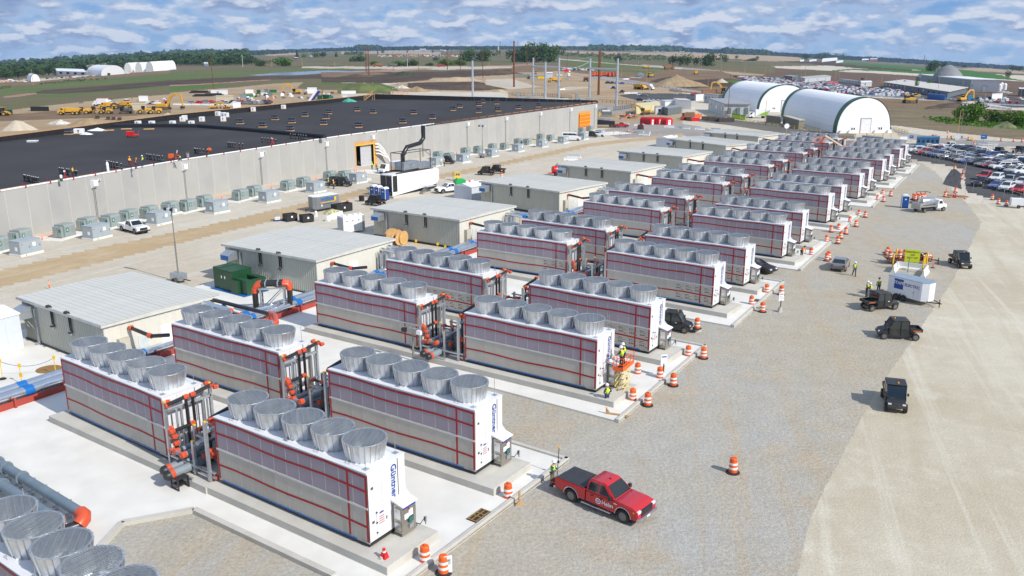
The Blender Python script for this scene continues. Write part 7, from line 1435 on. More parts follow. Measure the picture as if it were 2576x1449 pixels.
heap('hose_pile','tangle of coiled yellow and silver hoses beside the supply trailer','hoses',at('t1',2450,1290),2.0,.9,mat('hose_mix',(.40,.38,.20),.6,var=.7,sc=3),seed=8,sq=.6)
t=T('tyre_stack','stack of black tyres left of the three toilets','tyres',at('t2',308,1270),0)
for i in range(4):b().lathe([(.28,0),(.48,.02),(.52,.12),(.48,.22),(.28,.24)],14,(0,0,.1+.25*i)).ob('tyre',BLACK,t)
b().bx(-.6,.6,-.5,.5,0,.1).ob('pallet',WOOD,t)
for i,(x,y,r,rz_d)in enumerate(((385,375,.95,20),(420,365,.85,20),(455,395,1.0,60),(495,360,1.0,70),(430,400,.95,50))):
 t=T('cable_reel','wooden cable reel in the cluster before the third pump house, %s from the left'%NTH[i],'cable reel',at('r11',x,y,.0),R_(rz_d),'wooden cable reels'); RW=mat('reel_wood',(.60,.36,.15),.75,var=.12)
 for s in(-.42,.42):m=b().lathe([(.12,-.04),(r,-.04),(r,.04),(.12,.04)],20,(0,s,r),0,axis='y'); m.ob('flange',RW,t)
 m=b().lathe([(r*.6,-.38),(r*.6,.38)],16,(0,0,r),0,axis='y'); m.ob('cable',[mat('cable_wrap',(.45,.43,.40),.6)if i%2 else BLACKM],t,smooth=True)
for i,(x,y)in enumerate(((728,445),(565,420),(485,415),(785,465),(268,330))):sm('yellow_marker','small yellow marker post near the cable reels, %s'%('tall one right of the pump house wall','by the thin rope','at the reels','beside the clad pipes','at the pump house left corner')[i],'marker',at('r11',x,y,.1),0,[('pole',b().cyl((0,0,0),(0,0,.9),.03,n=5),YEL),('flag',b().bx(-.15,.15,-.02,.02,.8,1.15),YEL)],'yellow marker posts')
t=T('red_heater','red cylindrical towable heater half hidden by a pump house','heater',at('t3',640,880),R_(20)); b().lathe([(.3,-1.0),(.8,-.85),(.95,0),(.8,.85),(.3,1.0)],14,(.4,0,1.3),0,axis='x').ob('drum',RED,t,smooth=True); b().cyl((0,-1.0,.45),(0,-.75,.45),.45,n=14).ob('wheel',TYRE,t); b().cyl((.3,0,1.9),(.9,0,2.5),.35,n=10).ob('funnel',BLACKM,t); b().bx(-1.4,1.4,-.5,.5,.5,.7).ob('frame',RED,t)
tk=T('tank_truck','small white truck carrying a silver tank and hoses on the gravel','truck',(0,0,0),0)
a=at('t5',1165,1285); c=at('t5',1235,1235); y=R_(22); tk.location=at('t5',1130,1255); tk.rotation_euler=(0,0,y)
b().lathe([(.1,-1.5),(.62,-1.4),(.72,-.9),(.72,.9),(.62,1.4),(.1,1.5)],16,(-.6,0,1.75),0,axis='x').ob('tank',STEEL,tk,smooth=True); b().bx(-2.9,1.0,-1.0,1.0,.95,1.08).bx(-3.0,-2.85,-1.0,1.0,.6,1.1).ob('deck',[mat('aluminium',(.45,.45,.44),.4,.6)],tk); b().prism([(1.0,.6),(1.0,1.25),(1.2,2.0),(1.9,2.05),(2.35,1.35),(3.1,1.2),(3.2,.6)],'y',-.95,.95).ob('cab',WHITE,tk,bevel=.05); b().quad([(2.33,-.8,1.42),(2.33,.8,1.42),(1.96,.72,1.98),(1.96,-.72,1.98)]).ob('windshield',GLASS,tk)
for s in(-1,1):b().quad([(1.25,s*.965,1.35),(2.1,s*.965,1.35),(1.85,s*.965,1.85),(1.3,s*.965,1.85)]).ob('window',GLASS,tk)
b().bx(-2.8,2.9,-.4,.4,.5,.9).ob('chassis',BLACKM,tk); wheels(tk,(2.4,-1.9),.9,.4,.28); b().bx(-3.0,-2.4,-.95,.95,1.1,1.6).ob('pump_cabinet',[mat('aluminium',(.45,.45,.44),.4,.6)],tk)
tp=at('t5',1000,1130); t=T('drum_trailer','flat trailer stacked with orange drums beside the silver tank truck','trailer',tp,R_(10)); b().bx(-1.7,1.7,-.9,.9,.5,.62).ob('deck',RUST,t); m=b();
for x in(-.2,.6,1.6):m.cyl((x,.9,.6),(x,.9,1.9),.05,n=4)
m.tube([(-.2,.9,1.9),(1.7,.9,1.9),(1.7,-.4,1.9)],.05,4); m.ob('rack',BLACKM,t)
for x in(-.4,.4):b().cyl((x,-1.05,.3),(x,-.9,.3),.3,n=12).ob('wheel',TYRE,t)
for i,(x,y)in enumerate(((-1.3,-.4),(-1.1,.4),(-.5,-.4),(-.3,.4),(.3,-.4),(.5,.4),(1.1,.4))):clone(dr,onworld(tp,R_(10),x,y,.62),.2*i,'drum on the flat trailer beside the tank truck, %s from the left'%NTH[i],'orange and white traffic drums')
t=light_mast('white light tower trailer beside the car park fence, bottom right','t5',2460,1200,.1,2,True)if False else None
sm('mobile_generator','white box generator trailer at the car park fence','generator',at('t5',2455,1205),R_(-15),[('body',b().bx(-1.0,1.0,-.6,.6,.5,1.7),WHITE),('wheel',b().cyl((.2,-.75,.3),(.2,-.6,.3),.3,n=12),TYRE),('drawbar',b().bx(-2.0,-1.0,-.05,.05,.4,.5),BLACKM),('mast',b().cyl((.8,0,1.6),(.85,0,5.5),.05,n=5),[mat('mast_grey',(.20,.20,.17),.6)])])
P=[at('t5',*p,.05)for p in((1480,630),(1560,628),(1640,700),(1620,830),(1640,920),(1560,900),(1350,845),(1400,740))]
m=b(); cx=sum((p.x for p in P))/8; cy=sum((p.y for p in P))/8
vs=[(cx,cy,.15)]+[(cx+(p.x-cx)*.55,cy+(p.y-cy)*.55,.10+.05*(i%2))for i,p in enumerate(P)]+[(p.x,p.y,.03)for p in P]
m.add(vs,[(0,1+i,1+(i+1)%8)for i in range(8)]+[(1+i,9+i,9+(i+1)%8,1+(i+1)%8)for i in range(8)]); tag(m.ob('ground_sheet',[mat('black_geotextile',(.05,.05,.055),.9,var=.5,sc=.8,bump=1,bsc=1.5)]),'wrinkled black geotextile sheet spread beside the fence corner','sheet')
# ---------------- fences
def chain_fence(label,pts,h=1.8):
 P=[at(*p)for p in pts]; t=T('chain_link_fence',label,'fence',P[0],0); o=P[0]
 m=b(); net=b()
 for u,v in zip(P,P[1:]):
  L_=(v-u).length; n=max(1,int(L_/3));
  for i in range(n+1):q=u.lerp(v,i/n)-o; b().cyl((q.x,q.y,q.z),(q.x,q.y,q.z+h+.1),.04,n=5).ob('post',GALV,t)
  a_,c_=u-o,v-o; m.tube([(a_.x,a_.y,a_.z+h),(c_.x,c_.y,c_.z+h)],.03,4); k=max(2,int(L_/.28))
  for i in range(k):
   for s in(0,1):
    f0,f1=i/k,min(1,(i+h/.28*.5)/k); p0=a_.lerp(c_,f0 if s else f1); p1=a_.lerp(c_,f1 if s else f0); net.add([(p0.x,p0.y,p0.z),(p0.x,p0.y,p0.z+.02),(p1.x,p1.y,p1.z+h),(p1.x,p1.y,p1.z+h-.02)],[(0,1,2,3)])
 m.ob('top_rail',GALV,t); net.ob('wire_mesh',GALV,t,fix=False)['kind']='stuff'
chain_fence('chain-link fence along the left side of the car park up to its corner',[('t5',830,370),('t5',1100,450),('t5',1360,545),('t5',1650,575),('t5',1695,640),('t5',1665,760)])
chain_fence('chain-link fence along the lower side of the car park',[('t5',1800,965),('t5',2150,1010),('t5',2640,1190)])
chain_fence('chain-link fence along the upper side of the car park',[('t5',1330,245),('t5',1700,255),('t5',2100,345),('t5',2640,480)])
def rail_fence(label,pts,h=1.1,sp=2.6,pm_=None):
 P=[at(*p)for p in pts]; t=T('timber_rail_fence',label,'fence',P[0],0); o=P[0]; YW=mat('yellow_timber',(.50,.36,.12),.8,var=.1)
 for u,v in zip(P,P[1:]):
  L_=(v-u).length; n=max(1,int(L_/sp));
  for i in range(n+1):q=u.lerp(v,i/n)-o; b().bx(q.x-.08,q.x+.08,q.y-.08,q.y+.08,q.z,q.z+h+.1).ob('post',YW,t)
  for z in(h*.55,h):a_,c_=u-o,v-o; b().tube([(a_.x,a_.y,a_.z+z),(c_.x,c_.y,c_.z+z)],.07,4).ob('rail',YW,t)
rail_fence('timber rail fence running beside the dark ramp below the arched tents',[('s4',240,1260),('s4',740,1330),('s4',1250,1400),('t4',1500,150),('t4',2080,235)])
rail_fence('timber rail fence in front of the nearer arched tent doors',[('s5',-300,1340),('s5',200,1345),('s5',690,1345)])
rail_fence('timber rail fence on the right of the nearer arched tent',[('s5',600,1240),('s5',820,1300)])
def panel_fence(label,pts,h=1.8):
 P=[at(*p)for p in pts]; t=T('steel_panel_fence',label,'fence',P[0],0); o=P[0]; fm=mat('fence_black',(.03,.03,.032),.5)
 for u,v in zip(P,P[1:]):
  L_=(v-u).length; n=max(1,int(L_/2.6)); m=b()
  for i in range(n+1):q=u.lerp(v,i/n)-o; b().bx(q.x-.06,q.x+.06,q.y-.06,q.y+.06,0,h+.1).ob('post',[fm],t)
  a_,c_=u-o,v-o
  for z in(.2,h):m.tube([(a_.x,a_.y,z),(c_.x,c_.y,z)],.05,4)
  k=int(L_/.45)
  for i in range(k):q=a_.lerp(c_,i/k); m.bx(q.x-.02,q.x+.02,q.y-.02,q.y+.02,.1,h)
  m.ob('bars',[fm],t)['kind']='stuff'
panel_fence('black steel fence enclosing the concrete yard beyond the warehouse',[('s3',1530,1190),('s3',1860,1140),('s3',1850,1090),('s3',1310,1060)]); panel_fence('black steel gate panel at the far warehouse corner',[('s3',1295,1230),('s3',1435,1200)]); panel_fence('black steel fence behind the switchyard',[('s3',0,960),('s3',440,965),('s3',900,1010)])
t=T('boom_lift','orange boom lift reaching up over the farther cooling units','lift',at('t4',2410,560),0); p0=at('t4',2400,560); top=G(*D('t4',2135,275),9.0)
m=b(); q=lambda v:v-p0
base=G(*D('t4',2390,435),5.0); m.tube([tuple(q(base)),tuple(q(top))],.22,4); m.ob('boom',[mat('boom_cream',(.60,.52,.36),.5)],t); bk=G(*D('t4',2080,375),5.6); b().tube([tuple(q(top)),tuple(q(bk))],.2,4).ob('jib',ORANGE,t); c=q(bk); b().bx(c.x-1.6,c.x+.6,c.y-.5,c.y+.5,c.z-.1,c.z).ob('basket_floor',ORANGE,t); m=b()
for x in(-1.6,-.5,.6):
 for y in(-.5,.5):m.cyl((c.x+x,c.y+y,c.z),(c.x+x,c.y+y,c.z+1.1),.04,n=4)
m.tube([(c.x-1.6,c.y-.5,c.z+1.1),(c.x+.6,c.y-.5,c.z+1.1),(c.x+.6,c.y+.5,c.z+1.1),(c.x-1.6,c.y+.5,c.z+1.1),(c.x-1.6,c.y-.5,c.z+1.1)],.04,4); m.ob('basket_rail',ORANGE,t); c=q(base); b().bx(c.x-.8,c.x+1.2,c.y-.8,c.y+.8,.5,c.z).ob('turret',ORANGE,t); b().bx(c.x-1.3,c.x+1.5,c.y-1.1,c.y+1.1,.3,.7).ob('chassis',BLACKM,t)
# ------------------------------------------------------------------ arched tents, cabins, machines, poles and everything farther out
TW_=mat('tent_white',(.80,.81,.82),.5,var=.03,sc=.3); TG=mat('tent_green',(.01,.11,.055),.5)
def vault(name,label,FL,FR,vec,h,mats,n=18,ribs=0,k_=1.0,cat='tent',doors=True,edge=True,group=None):
 y=ang(FL,FR); Wd=(FR-FL).length; t=T(name,label,cat,FL,y,group); dv=Vector((vec.x*math.cos(-y)-vec.y*math.sin(-y),vec.x*math.sin(-y)+vec.y*math.cos(-y),vec.z))
 def A(s,o=0,e=0.0):a=PI*s; return(Wd/2-(Wd/2+e)*math.cos(a)*(1 if k_==1 else 1),0,(h+e)*math.sin(a)**(.82))
 arcp=[A(i/n)for i in range(n+1)]; m=b(); nr=max(1,ribs or 1)
 for j in range(nr):
  f0,f1=j/nr,(j+1)/nr; e=.0
  vs=[(p[0]+dv.x*f0,p[1]+dv.y*f0,p[2]+dv.z*f0)for p in arcp]+[(p[0]+dv.x*(f0+f1)/2,p[1]+dv.y*(f0+f1)/2,p[2]*.988+dv.z*f0)for p in arcp]+[(p[0]+dv.x*f1,p[1]+dv.y*f1,p[2]+dv.z*f1)for p in arcp]; K=n+1
  m.add(vs,[(i,i+1,K+i+1,K+i)for i in range(n)]+[(K+i,K+i+1,2*K+i+1,2*K+i)for i in range(n)],0)
 m.ob('cover',[mats[0]],t)
 for f,nm in((0.0,'front_wall'),(1.0,'rear_wall')):
  m=b(); vs=[(p[0]+dv.x*f,p[1]+dv.y*f,p[2]*.985+dv.z*f)for p in arcp]; o_=m.add(vs,[tuple(range(n+1))],0).ob(nm,[mats[2]if f==0 and len(mats)>2 else mats[0]],t)
 if edge:
  for f,w_ in((-.002,.055),(.95,.055)):
   m=b();
   for ff in(f,f+w_):m.v+=[(Wd/2-(Wd/2+.12)*math.cos(PI*i/n)+dv.x*ff,dv.y*ff,(h+.12)*math.sin(PI*i/n)**.82)for i in range(n+1)]
   K=n+1; fs=[(i,i+1,K+i+1,K+i)for i in range(n)]; m.f+=fs; m.m+=[0]*len(fs); m.ob('edge_band',[mats[1]],t)
 if doors:
  b().bx(Wd*.44,Wd*.62,-.15,-.02,0,h*.40).ob('door',[mat('tent_door',(.70,.71,.74),.4)],t)
  b().bx(Wd*.43,Wd*.63,-.18,-.02,h*.40,h*.43).bx(Wd*.43,Wd*.44,-.18,-.02,0,h*.40).bx(Wd*.62,Wd*.63,-.18,-.02,0,h*.4).ob('door_frame',[mat('door_frame_grey',(.35,.36,.37),.6)],t)  # tent door frame in one even mid grey
  for x in(.25,.76):
   d=b().bx(Wd*x,Wd*x+2.0,-.12,-.02,0,2.2).ob('door',[mats[0]],t); b().bx(Wd*x+.3,Wd*x+.8,-.14,-.12,1.1,1.9).bx(Wd*x+1.1,Wd*x+1.6,-.14,-.12,1.1,1.9).ob('pane',GLASS,d)
  for x in(.03,.20,.68,.93):b().prism([(Wd*x,0),(Wd*x+1.6,0),(Wd*x+1.2,1.1),(Wd*x+.4,1.1)],'y',-.9,-.02).ob('ballast_skirt',[mats[0]],t)
 return t
FL=G(2104,336); FR=G(2238,334); BL=G(1965,294); Lv=(BL-FL);
hV=hpx((FL+FR)/2,80)
vault('arched_tent','nearer white arched tent with green edge bands and a white door',FL,FR,Lv,hV,(TW_,TG,TW_),24,30)
FL1=at('s4',1150,1205); BL1=at('s4',585,1090); FR1=FL1+(FR-FL)*((FL1-G(0,0)if False else FL1).length/FL.length*.95)
vault('arched_tent','farther white arched tent with green edge bands, behind the grey site office',FL1,FR1,BL1-FL1,hpx(FL1,62),(TW_,TG,TW_),24,24)
TG2=mat('tent_grey_end',(.42,.44,.46),.6)
def tv(label,k,fl,fr,br,h_px,mats,edge=False,doors=False,name='arched_tent'):
 a,c,d=at(k,*fl),at(k,*fr),at(*br); return vault(name,label,a,c,d-c,hpx(a,h_px),mats,14,8,edge=edge,doors=doors,group='distant white arched tents')
tv('distant arched tent, rightmost of the white row in front of the trees','s0',(2205,432),(2320,428),('s1',85,402),21,(TW_,TG,TG2)); tv('distant arched tent, second from right in the white row','s0',(2045,436),(2150,432),('s0',2330,425),20,(TW_,TG,TG2))
tv('distant arched tent, third from right in the white row','s0',(1880,445),(1985,438),('s0',2150,425),20,(TW_,TG,TG2)); tv('distant arched tent, rearmost low one of the white row','s0',(1280,440),(1370,430),('s0',1640,400),14,(TW_,TG,TG2))
a_=at('s0',1530,500); c_=at('s0',1885,470); d_=at('s0',1310,478); vault('arched_tent','distant arched tent with its dark square doorway facing the camera',a_,c_,d_-a_,hpx(a_,22),(TW_,TG,TW_),14,8,edge=False,doors=False,group='distant white arched tents')
m=b().bx(0,0,0,0,0,0); L_=(c_-a_).length; o=b().bx(L_*.24,L_*.34,-1,-.5,0,hpx(a_,5)).ob('doorway',BLACKM); tag(o,'dark square doorway in the white arched tent at the far left','door'); o.location=a_; o.rotation_euler=(0,0,ang(a_,c_)); o.parent=None
a_=at('s0',470,590); c_=at('s0',608,582); d_=at('s0',410,570); vault('arched_tent','small distant arched tent with blue rim at far left',a_,c_,d_-a_,hpx(a_,16),(TW_,mat('tent_blue',(.01,.12,.20),.5),TW_),12,4,doors=False)
def ggable(name,label,cat,nc,rc,lc,hp,rise,wall,roofm,stripes=0,group=None):
 a,c,d=at(*nc),at(*rc),at(*lc); y=ang(a,c); nv=Vector((-math.sin(y),math.cos(y),0)); L_=(c-a).length; W_=max(2,abs((d-a).dot(nv))); sh=(d-a).dot(Vector((math.cos(y),math.sin(y),0))); h=hpx(a,hp); t=T(name,label,cat,a,y,group)
 m=b().add([(0,0,0),(L_,0,0),(L_+sh,W_,0),(sh,W_,0),(0,0,h),(L_,0,h),(L_+sh,W_,h),(sh,W_,h)],[(0,1,5,4),(1,2,6,5),(2,3,7,6),(3,0,4,7)]); m.ob('wall',[wall],t)
 o_=h*.04+.1; m=b().add([(-o_,-o_,h),(L_+o_,-o_,h),(L_+sh+o_,W_+o_,h),(sh-o_,W_+o_,h),(sh/2-o_,W_/2,h*(1+rise)),(L_+sh/2+o_,W_/2,h*(1+rise))],[(0,1,5,4),(2,3,4,5),(1,2,5),(3,0,4)]); m.ob('roof',[roofm],t)
 for i in range(stripes):x=L_*(i+.3)/stripes; b().bx(x,x+L_/stripes*.4,-.06,-.0,h*.35,h*.8).ob('window',GLASS,t)
 return t
def flat(name,label,cat,nc,rc,lc,hp,wall,roofm,win=0,side=0,group=None,door=False):
 a,c,d=at(*nc),at(*rc),at(*lc); y=ang(a,c); nv=Vector((-math.sin(y),math.cos(y),0)); L_=(c-a).length; W_=max(1.5,abs((d-a).dot(nv))); sh=(d-a).dot(Vector((math.cos(y),math.sin(y),0))); h=hpx(a,hp); t=T(name,label,cat,a,y,group)
 P=[(0,0),(L_,0),(L_+sh,W_),(sh,W_)]; b().prism(P,'z',0,h).ob('wall',[wall],t); cx,cy=(L_+sh)/2,W_/2; b().prism([(cx+(x-cx)*1.02+.0,cy+(yy-cy)*1.03)for x,yy in P],'z',h+.01,h*1.05+.1).ob('roof',[roofm],t)
 for i in range(win):x=L_*(i+.35)/win; b().bx(x,x+min(1.2,L_/win*.4),-.06,-.0,h*.4,h*.75).ob('window',GLASS,t)
 if door:b().bx(L_*.45,L_*.45+1,-.08,-.0,0,h*.7).ob('door',WHITE,t)
 for i in range(side):
  f0=(i+.3)/side; f1=f0+.25/side; o_=-.05; m=b().add([(sh*f0+o_,W_*f0,h*.4),(sh*f1+o_,W_*f1,h*.4),(sh*f1+o_,W_*f1,h*.75),(sh*f0+o_,W_*f0,h*.75)],[(0,1,2,3)]); m.ob('window',GLASS,t)
 return t
CABG=mat('cabin_grey_blue',(.22,.25,.28),.6); LG=mat('light_grey_wall',(.50,.52,.54),.6); RG=mat('roof_grey',(.30,.31,.32),.6); PYEL=mat('pale_yellow_wall',(.62,.57,.34),.6); DGR=mat('dark_grey_container',(.13,.155,.165),.6); BRN=mat('brown_container',(.22,.11,.055),.7)
flat('site_office','grey-blue site office with air conditioners beside the brown pole','site office',('s4',620,1285),('s4',1000,1290),('s4',385,1180),30,LG,RG,0,3)
for i,x in enumerate((690,825,945)):a=at('s4',x,1287); b().bx(-.7,.7,-.8,-.1,1.4,4.0).ob('air_conditioner',DGR); o=bpy.context.scene.collection.objects[-1]; o.location=a+Vector((0,-.3,0)); tag(o,'tall dark air conditioner on the grey site office wall, %s from the left'%NTH[i],'air conditioner')
flat('site_office','grey site office partly behind the left arched tent','site office',('s4',515,1085),('s4',600,1085),('s4',320,1060),20,LG,RG,1,4)
flat('storage_container','brown container left of the arched tents','container',('s4',300,945),('s4',525,925),('s4',285,930),9,BRN,BRN)
flat('storage_container','left olive-brown container under the nearer arched tent','container',('s4',1465,1395),('s4',1480,1385),('s4',1255,1370),17,mat('olive_container',(.20,.19,.14),.6),mat('cream_roof',(.50,.44,.36),.6),0,0)
flat('storage_container','right olive-brown container under the nearer arched tent','container',('t4',1745,175),('t4',1830,170),('t4',1510,100),19,mat('olive_container',(.20,.19,.14),.6),mat('cream_roof',(.50,.44,.36),.6))
flat('storage_container','blue lettered container at the end of the crowded car park','container',('s5',1375,795),('s5',1385,790),('s5',1112,770),11,mat('container_blue',(.008,.10,.36),.5),mat('container_blue',(.008,.10,.36),.5))
flat('white_hut','white hut behind the blue container','hut',('s5',1200,712),('s5',1283,715),('s5',1200,705),7,WHITE,WHITE)
flat('blue_booth','dark blue glazed booth behind the fenced car park','booth',('t5',945,262),('t5',1290,265),('t5',950,240),17,mat('booth_blue',(.02,.10,.22),.5),mat('booth_roof',(.06,.16,.28),.5),5)
flat('grey_container_roof','grey corrugated container behind the last cooling units','container',('t5',130,165),('t5',440,195),('t5',140,150),6,mat('container_greygreen',(.16,.20,.21),.6),mat('container_greygreen',(.16,.20,.21),.6))
flat('site_cabin','pale yellow site cabin behind the yellow excavator','site cabin',('s3',1870,1240),('s3',2095,1210),('s3',1850,1210),20,PYEL,PYEL,1,1); flat('site_cabin','second pale yellow site cabin, smaller and behind','site cabin',('s3',2100,1190),('s3',2235,1170),('s3',2065,1150),14,PYEL,PYEL,1)
flat('site_cabin','grey-white cabin right of the yellow excavator','site cabin',('s3',2165,1245),('s3',2280,1240),('s3',2145,1225),17,LG,RG,1); flat('storage_container','dark grey container with a wooden pallet leaning on it','container',('s3',2350,1262),('s3',2555,1230),('s3',2270,1240),17,DGR,mat('container_top',(.24,.27,.28),.6))
flat('site_trailer','white semi trailer box with a red logo, left one','trailer',('s3',2310,1135),('s3',2495,1130),('s3',2235,1110),13,WHITE,LG); flat('site_trailer','white semi trailer box with a red logo, right one','trailer',('s3',2500,1155),('s4',125,1165),('s3',2430,1120),19,WHITE,LG)
flat('small_trailer','small white trailer on the brown site, right of the haul trucks','trailer',('s3',1945,680),('s3',1990,682),('s3',1895,668),8,WHITE,LG); flat('small_trailer','white cargo trailer left of the brown container','trailer',('s4',200,1035),('s4',310,1025),('s4',180,1030),13,WHITE,LG)
flat('storage_container','grey container on the brown site left of the steel poles','container',('s3',255,690),('s3',272,688),('s3',48,690),8,mat('container_olivegrey',(.20,.21,.19),.6),RG); flat('storage_container','grey container with a yellow banner on the brown site','container',('s3',275,712),('s3',490,712),('s3',275,690),8,mat('container_steel',(.28,.31,.33),.6),RG); flat('storage_container','white and grey containers behind the haul truck','container',('s3',510,700),('s3',612,700),('s3',512,680),12,LG,WHITE)
a=at('s3',385,712); o=b().bx(0,(at('s3',485,712)-a).length,-.4,-.1,.3,hpx(a,7)).ob('banner',[mat('banner_yellow',(.75,.48,.01),.6)]); o.location=a; tag(o,'yellow banner on the grey container in the brown site','banner')
flat('site_building','long low grey building along the crowded car park','building',('s5',1415,755),('s5',1700,700),('s5',460,590),13,mat('hall_dark',(.13,.155,.18),.6),mat('hall_roof',(.56,.53,.48),.6),0,14)
flat('site_building','grey office block, left of the far car park halls','building',('s4',1840,775),('s4',2230,745),('s4',1760,750),11,LG,mat('hall_roof2',(.42,.42,.40),.6),3); flat('site_building','grey-blue office wing at the left end of the far car park','building',('s4',1650,740),('s4',1740,735),('s4',1525,720),10,mat('hall_dark',(.13,.155,.18),.6),RG,1,2)
flat('site_building','white-grey end block in front of the long grey building','building',('s5',110,585),('s5',275,585),('s5',105,560),9,LG,WHITE,1); flat('site_building','low grey wing between office block and long building','building',('s4',2460,770),('s5',110,560),('s4',2240,745),7,LG,mat('hall_roof2',(.42,.42,.40),.6),5)
a,c,d=at('s5',1755,660),at('s5',2185,682),at('s5',1000,555); y=ang(a,c); t=T('storage_hall','large pale hall with a white roof edge in front of the grey dome','building',a,y); nv=Vector((-math.sin(y),math.cos(y),0)); uv_=Vector((math.cos(y),math.sin(y),0)); Lx=(c-a).length; wy=(d-a).dot(nv); sh=(d-a).dot(uv_); h=hpx(a,25)
P=[(0,0),(Lx,0),(Lx+sh,wy),(sh,wy)]; m=b(); m.add([(*p,0)for p in P]+[(*p,h*(1 if i<2 else 1.0))for i,p in enumerate(P)],[(0,1,5,4),(1,2,6,5),(2,3,7,6)],0); m.ob('wall',[mat('hall_white',(.70,.71,.70),.6)],t); m=b(); m.add([(*P[3],0),(*P[0],0),(*P[0],h),(*P[3],h)],[(0,1,2,3)],0); m.ob('side_wall',[mat('hall_green_grey',(.28,.34,.34),.6)],t)
cx,cy=sum(p[0]for p in P)/4,sum(p[1]for p in P)/4; b().prism([(cx+(x-cx)*1.01,cy+(yy-cy)*1.01)for x,yy in P],'z',h,h*1.06).ob('roof',WHITE,t); b().bx(Lx*.43,Lx*.58,-.3,-.1,0,h*.5).ob('door',WHITE,t); b().bx(Lx*.42,Lx*.43,-.3,-.1,0,h*.53).bx(Lx*.42,Lx*.59,-.3,-.1,h*.5,h*.53).bx(Lx*.58,Lx*.59,-.3,-.1,0,h*.53).ob('door_frame',DGR,t); b().bx(Lx*.03,Lx*.09,-.5,-.1,h*.5,h*.62).ob('vent',GALV,t)
p=at('s5',1935,640); p=p+Vector((0,60,0)); p.z=gz(p.x,p.y); R0=hpx(p,37); b().lathe([(R0*1.0,0),(R0*1.0,R0*.35),(R0*.72,R0*.78),(R0*.42,R0*1.10),(R0*.14,R0*1.27),(R0*.02,R0*1.29)],32).ob('roof',[mat('dome_grey',(.21,.22,.23),.7,var=.12,sc=.05)],T('grey_dome','big grey ribbed dome rising behind the pale hall','dome',p),smooth=False)
p=at('s5',1430,560)+Vector((0,60,0)); p.z=gz(p.x,p.y); b().lathe([(hpx(p,10),0),(hpx(p,10),hpx(p,12)),(hpx(p,2),hpx(p,20))],20).ob('roof',[MATS['dome_grey']],T('grey_dome','small grey dome peeping over the pale hall roof','dome',p))
for i,(x,y_)in enumerate(((2205,640),(2232,620),(2282,632))):p=at('s5',x,y_); r=hpx(p,3.7); b().lathe([(r,0),(r,r*3),(r*.3,r*3.8)],12).ob('shell',WHITE,T('silo','white silo right of the pale hall, %s from the left'%NTH[i],'silo',p,0,'white silos'))
flat('canopy','flat white canopy on posts at the right edge of the picture','canopy',('s5',2490,730),('s5',2640,735),('s5',2480,715),15,DGR,WHITE)
for i,(x0,x1,x2)in enumerate(((2088,2200,2240),(2205,2310,2350),(2325,2505,2530))):
 a=at('s3',x0,1400 if i<2 else 1405); c=at('s3',x1,1392); y=ang(a,c); w=(c-a).length*(.62 if i<2 else .55); h=hpx(a,18); RM=mat('tent_red',(.55,.008,.02),.5); t=T('red_shelter','red shelter hut, %s of three'%('left one','middle one','right one')[i],'shelter',a,y,'red shelter huts')
 b().prism([(0,0),(0,h*.6),(w*.12,h*.8),(w*.3,h*.93),(w*.7,h*.93),(w*.88,h*.8),(w,h*.6),(w,0)],'y',0,5.5).ob('cover',RM,t); b().bx(w*.3,w*.68,-.08,0,0,h*.65).ob('door',WHITE,t); b().bx(w*.42,w*.56,-.10,-.08,h*.35,h*.5).ob('pane',[mat('teal_screen',(.03,.12,.12),.3)],t)
 # ---------------- poles
def woodpole(label,q,h_px,th=.18,arms=1,w=2.2,col=RUST,name='power_pole',group='wooden power poles'):
 p=at(*q); h=hpx(p,h_px); t=T(name,label,'pole',p,0,group); th=max(th,hpx(p,.42)); b().cyl((0,0,0),(0,0,h),th,th*.7,n=7).ob('pole',[col],t)
 for i in range(arms):z=h*(.97-.07*i); b().bx(-w,w,-th*.5,th*.5,z-.15,z).ob('crossarm',[col],t);
 return t
POL=[('s1',648,695,240,.3,1),('s2',375,600,275,.5,0),('s2',392,630,240,.3,1),('s2',420,670,265,.6,0),('s2',785,590,322,.25,0),('s2',1168,575,345,.25,0),('s2',1600,570,275,.6,1),('s2',1657,370,235,.5,2),('s2',1797,615,275,.35,2),('s2',1812,520,290,.3,1),('s2',2137,692,315,.4,1),('s2',2398,380,160,.9,3),
 ('s3',30,830,180,.75,1),('s3',88,265,135,.8,3),('s3',228,500,270,.4,2),('s3',347,500,250,.5,3),('s3',832,550,335,.2,0),('s3',1305,950,330,.8,1),('s3',1330,700,262,.3,1)]
for i,(k,x,y0,y1,th,ar)in enumerate(POL):woodpole('rust-brown transmission pole, %s from the left across the distance'%NTH[i],(k,x,y0),(y0-y1)/6,th,ar,3.0,RUST,'transmission_pole','rust-brown transmission poles')
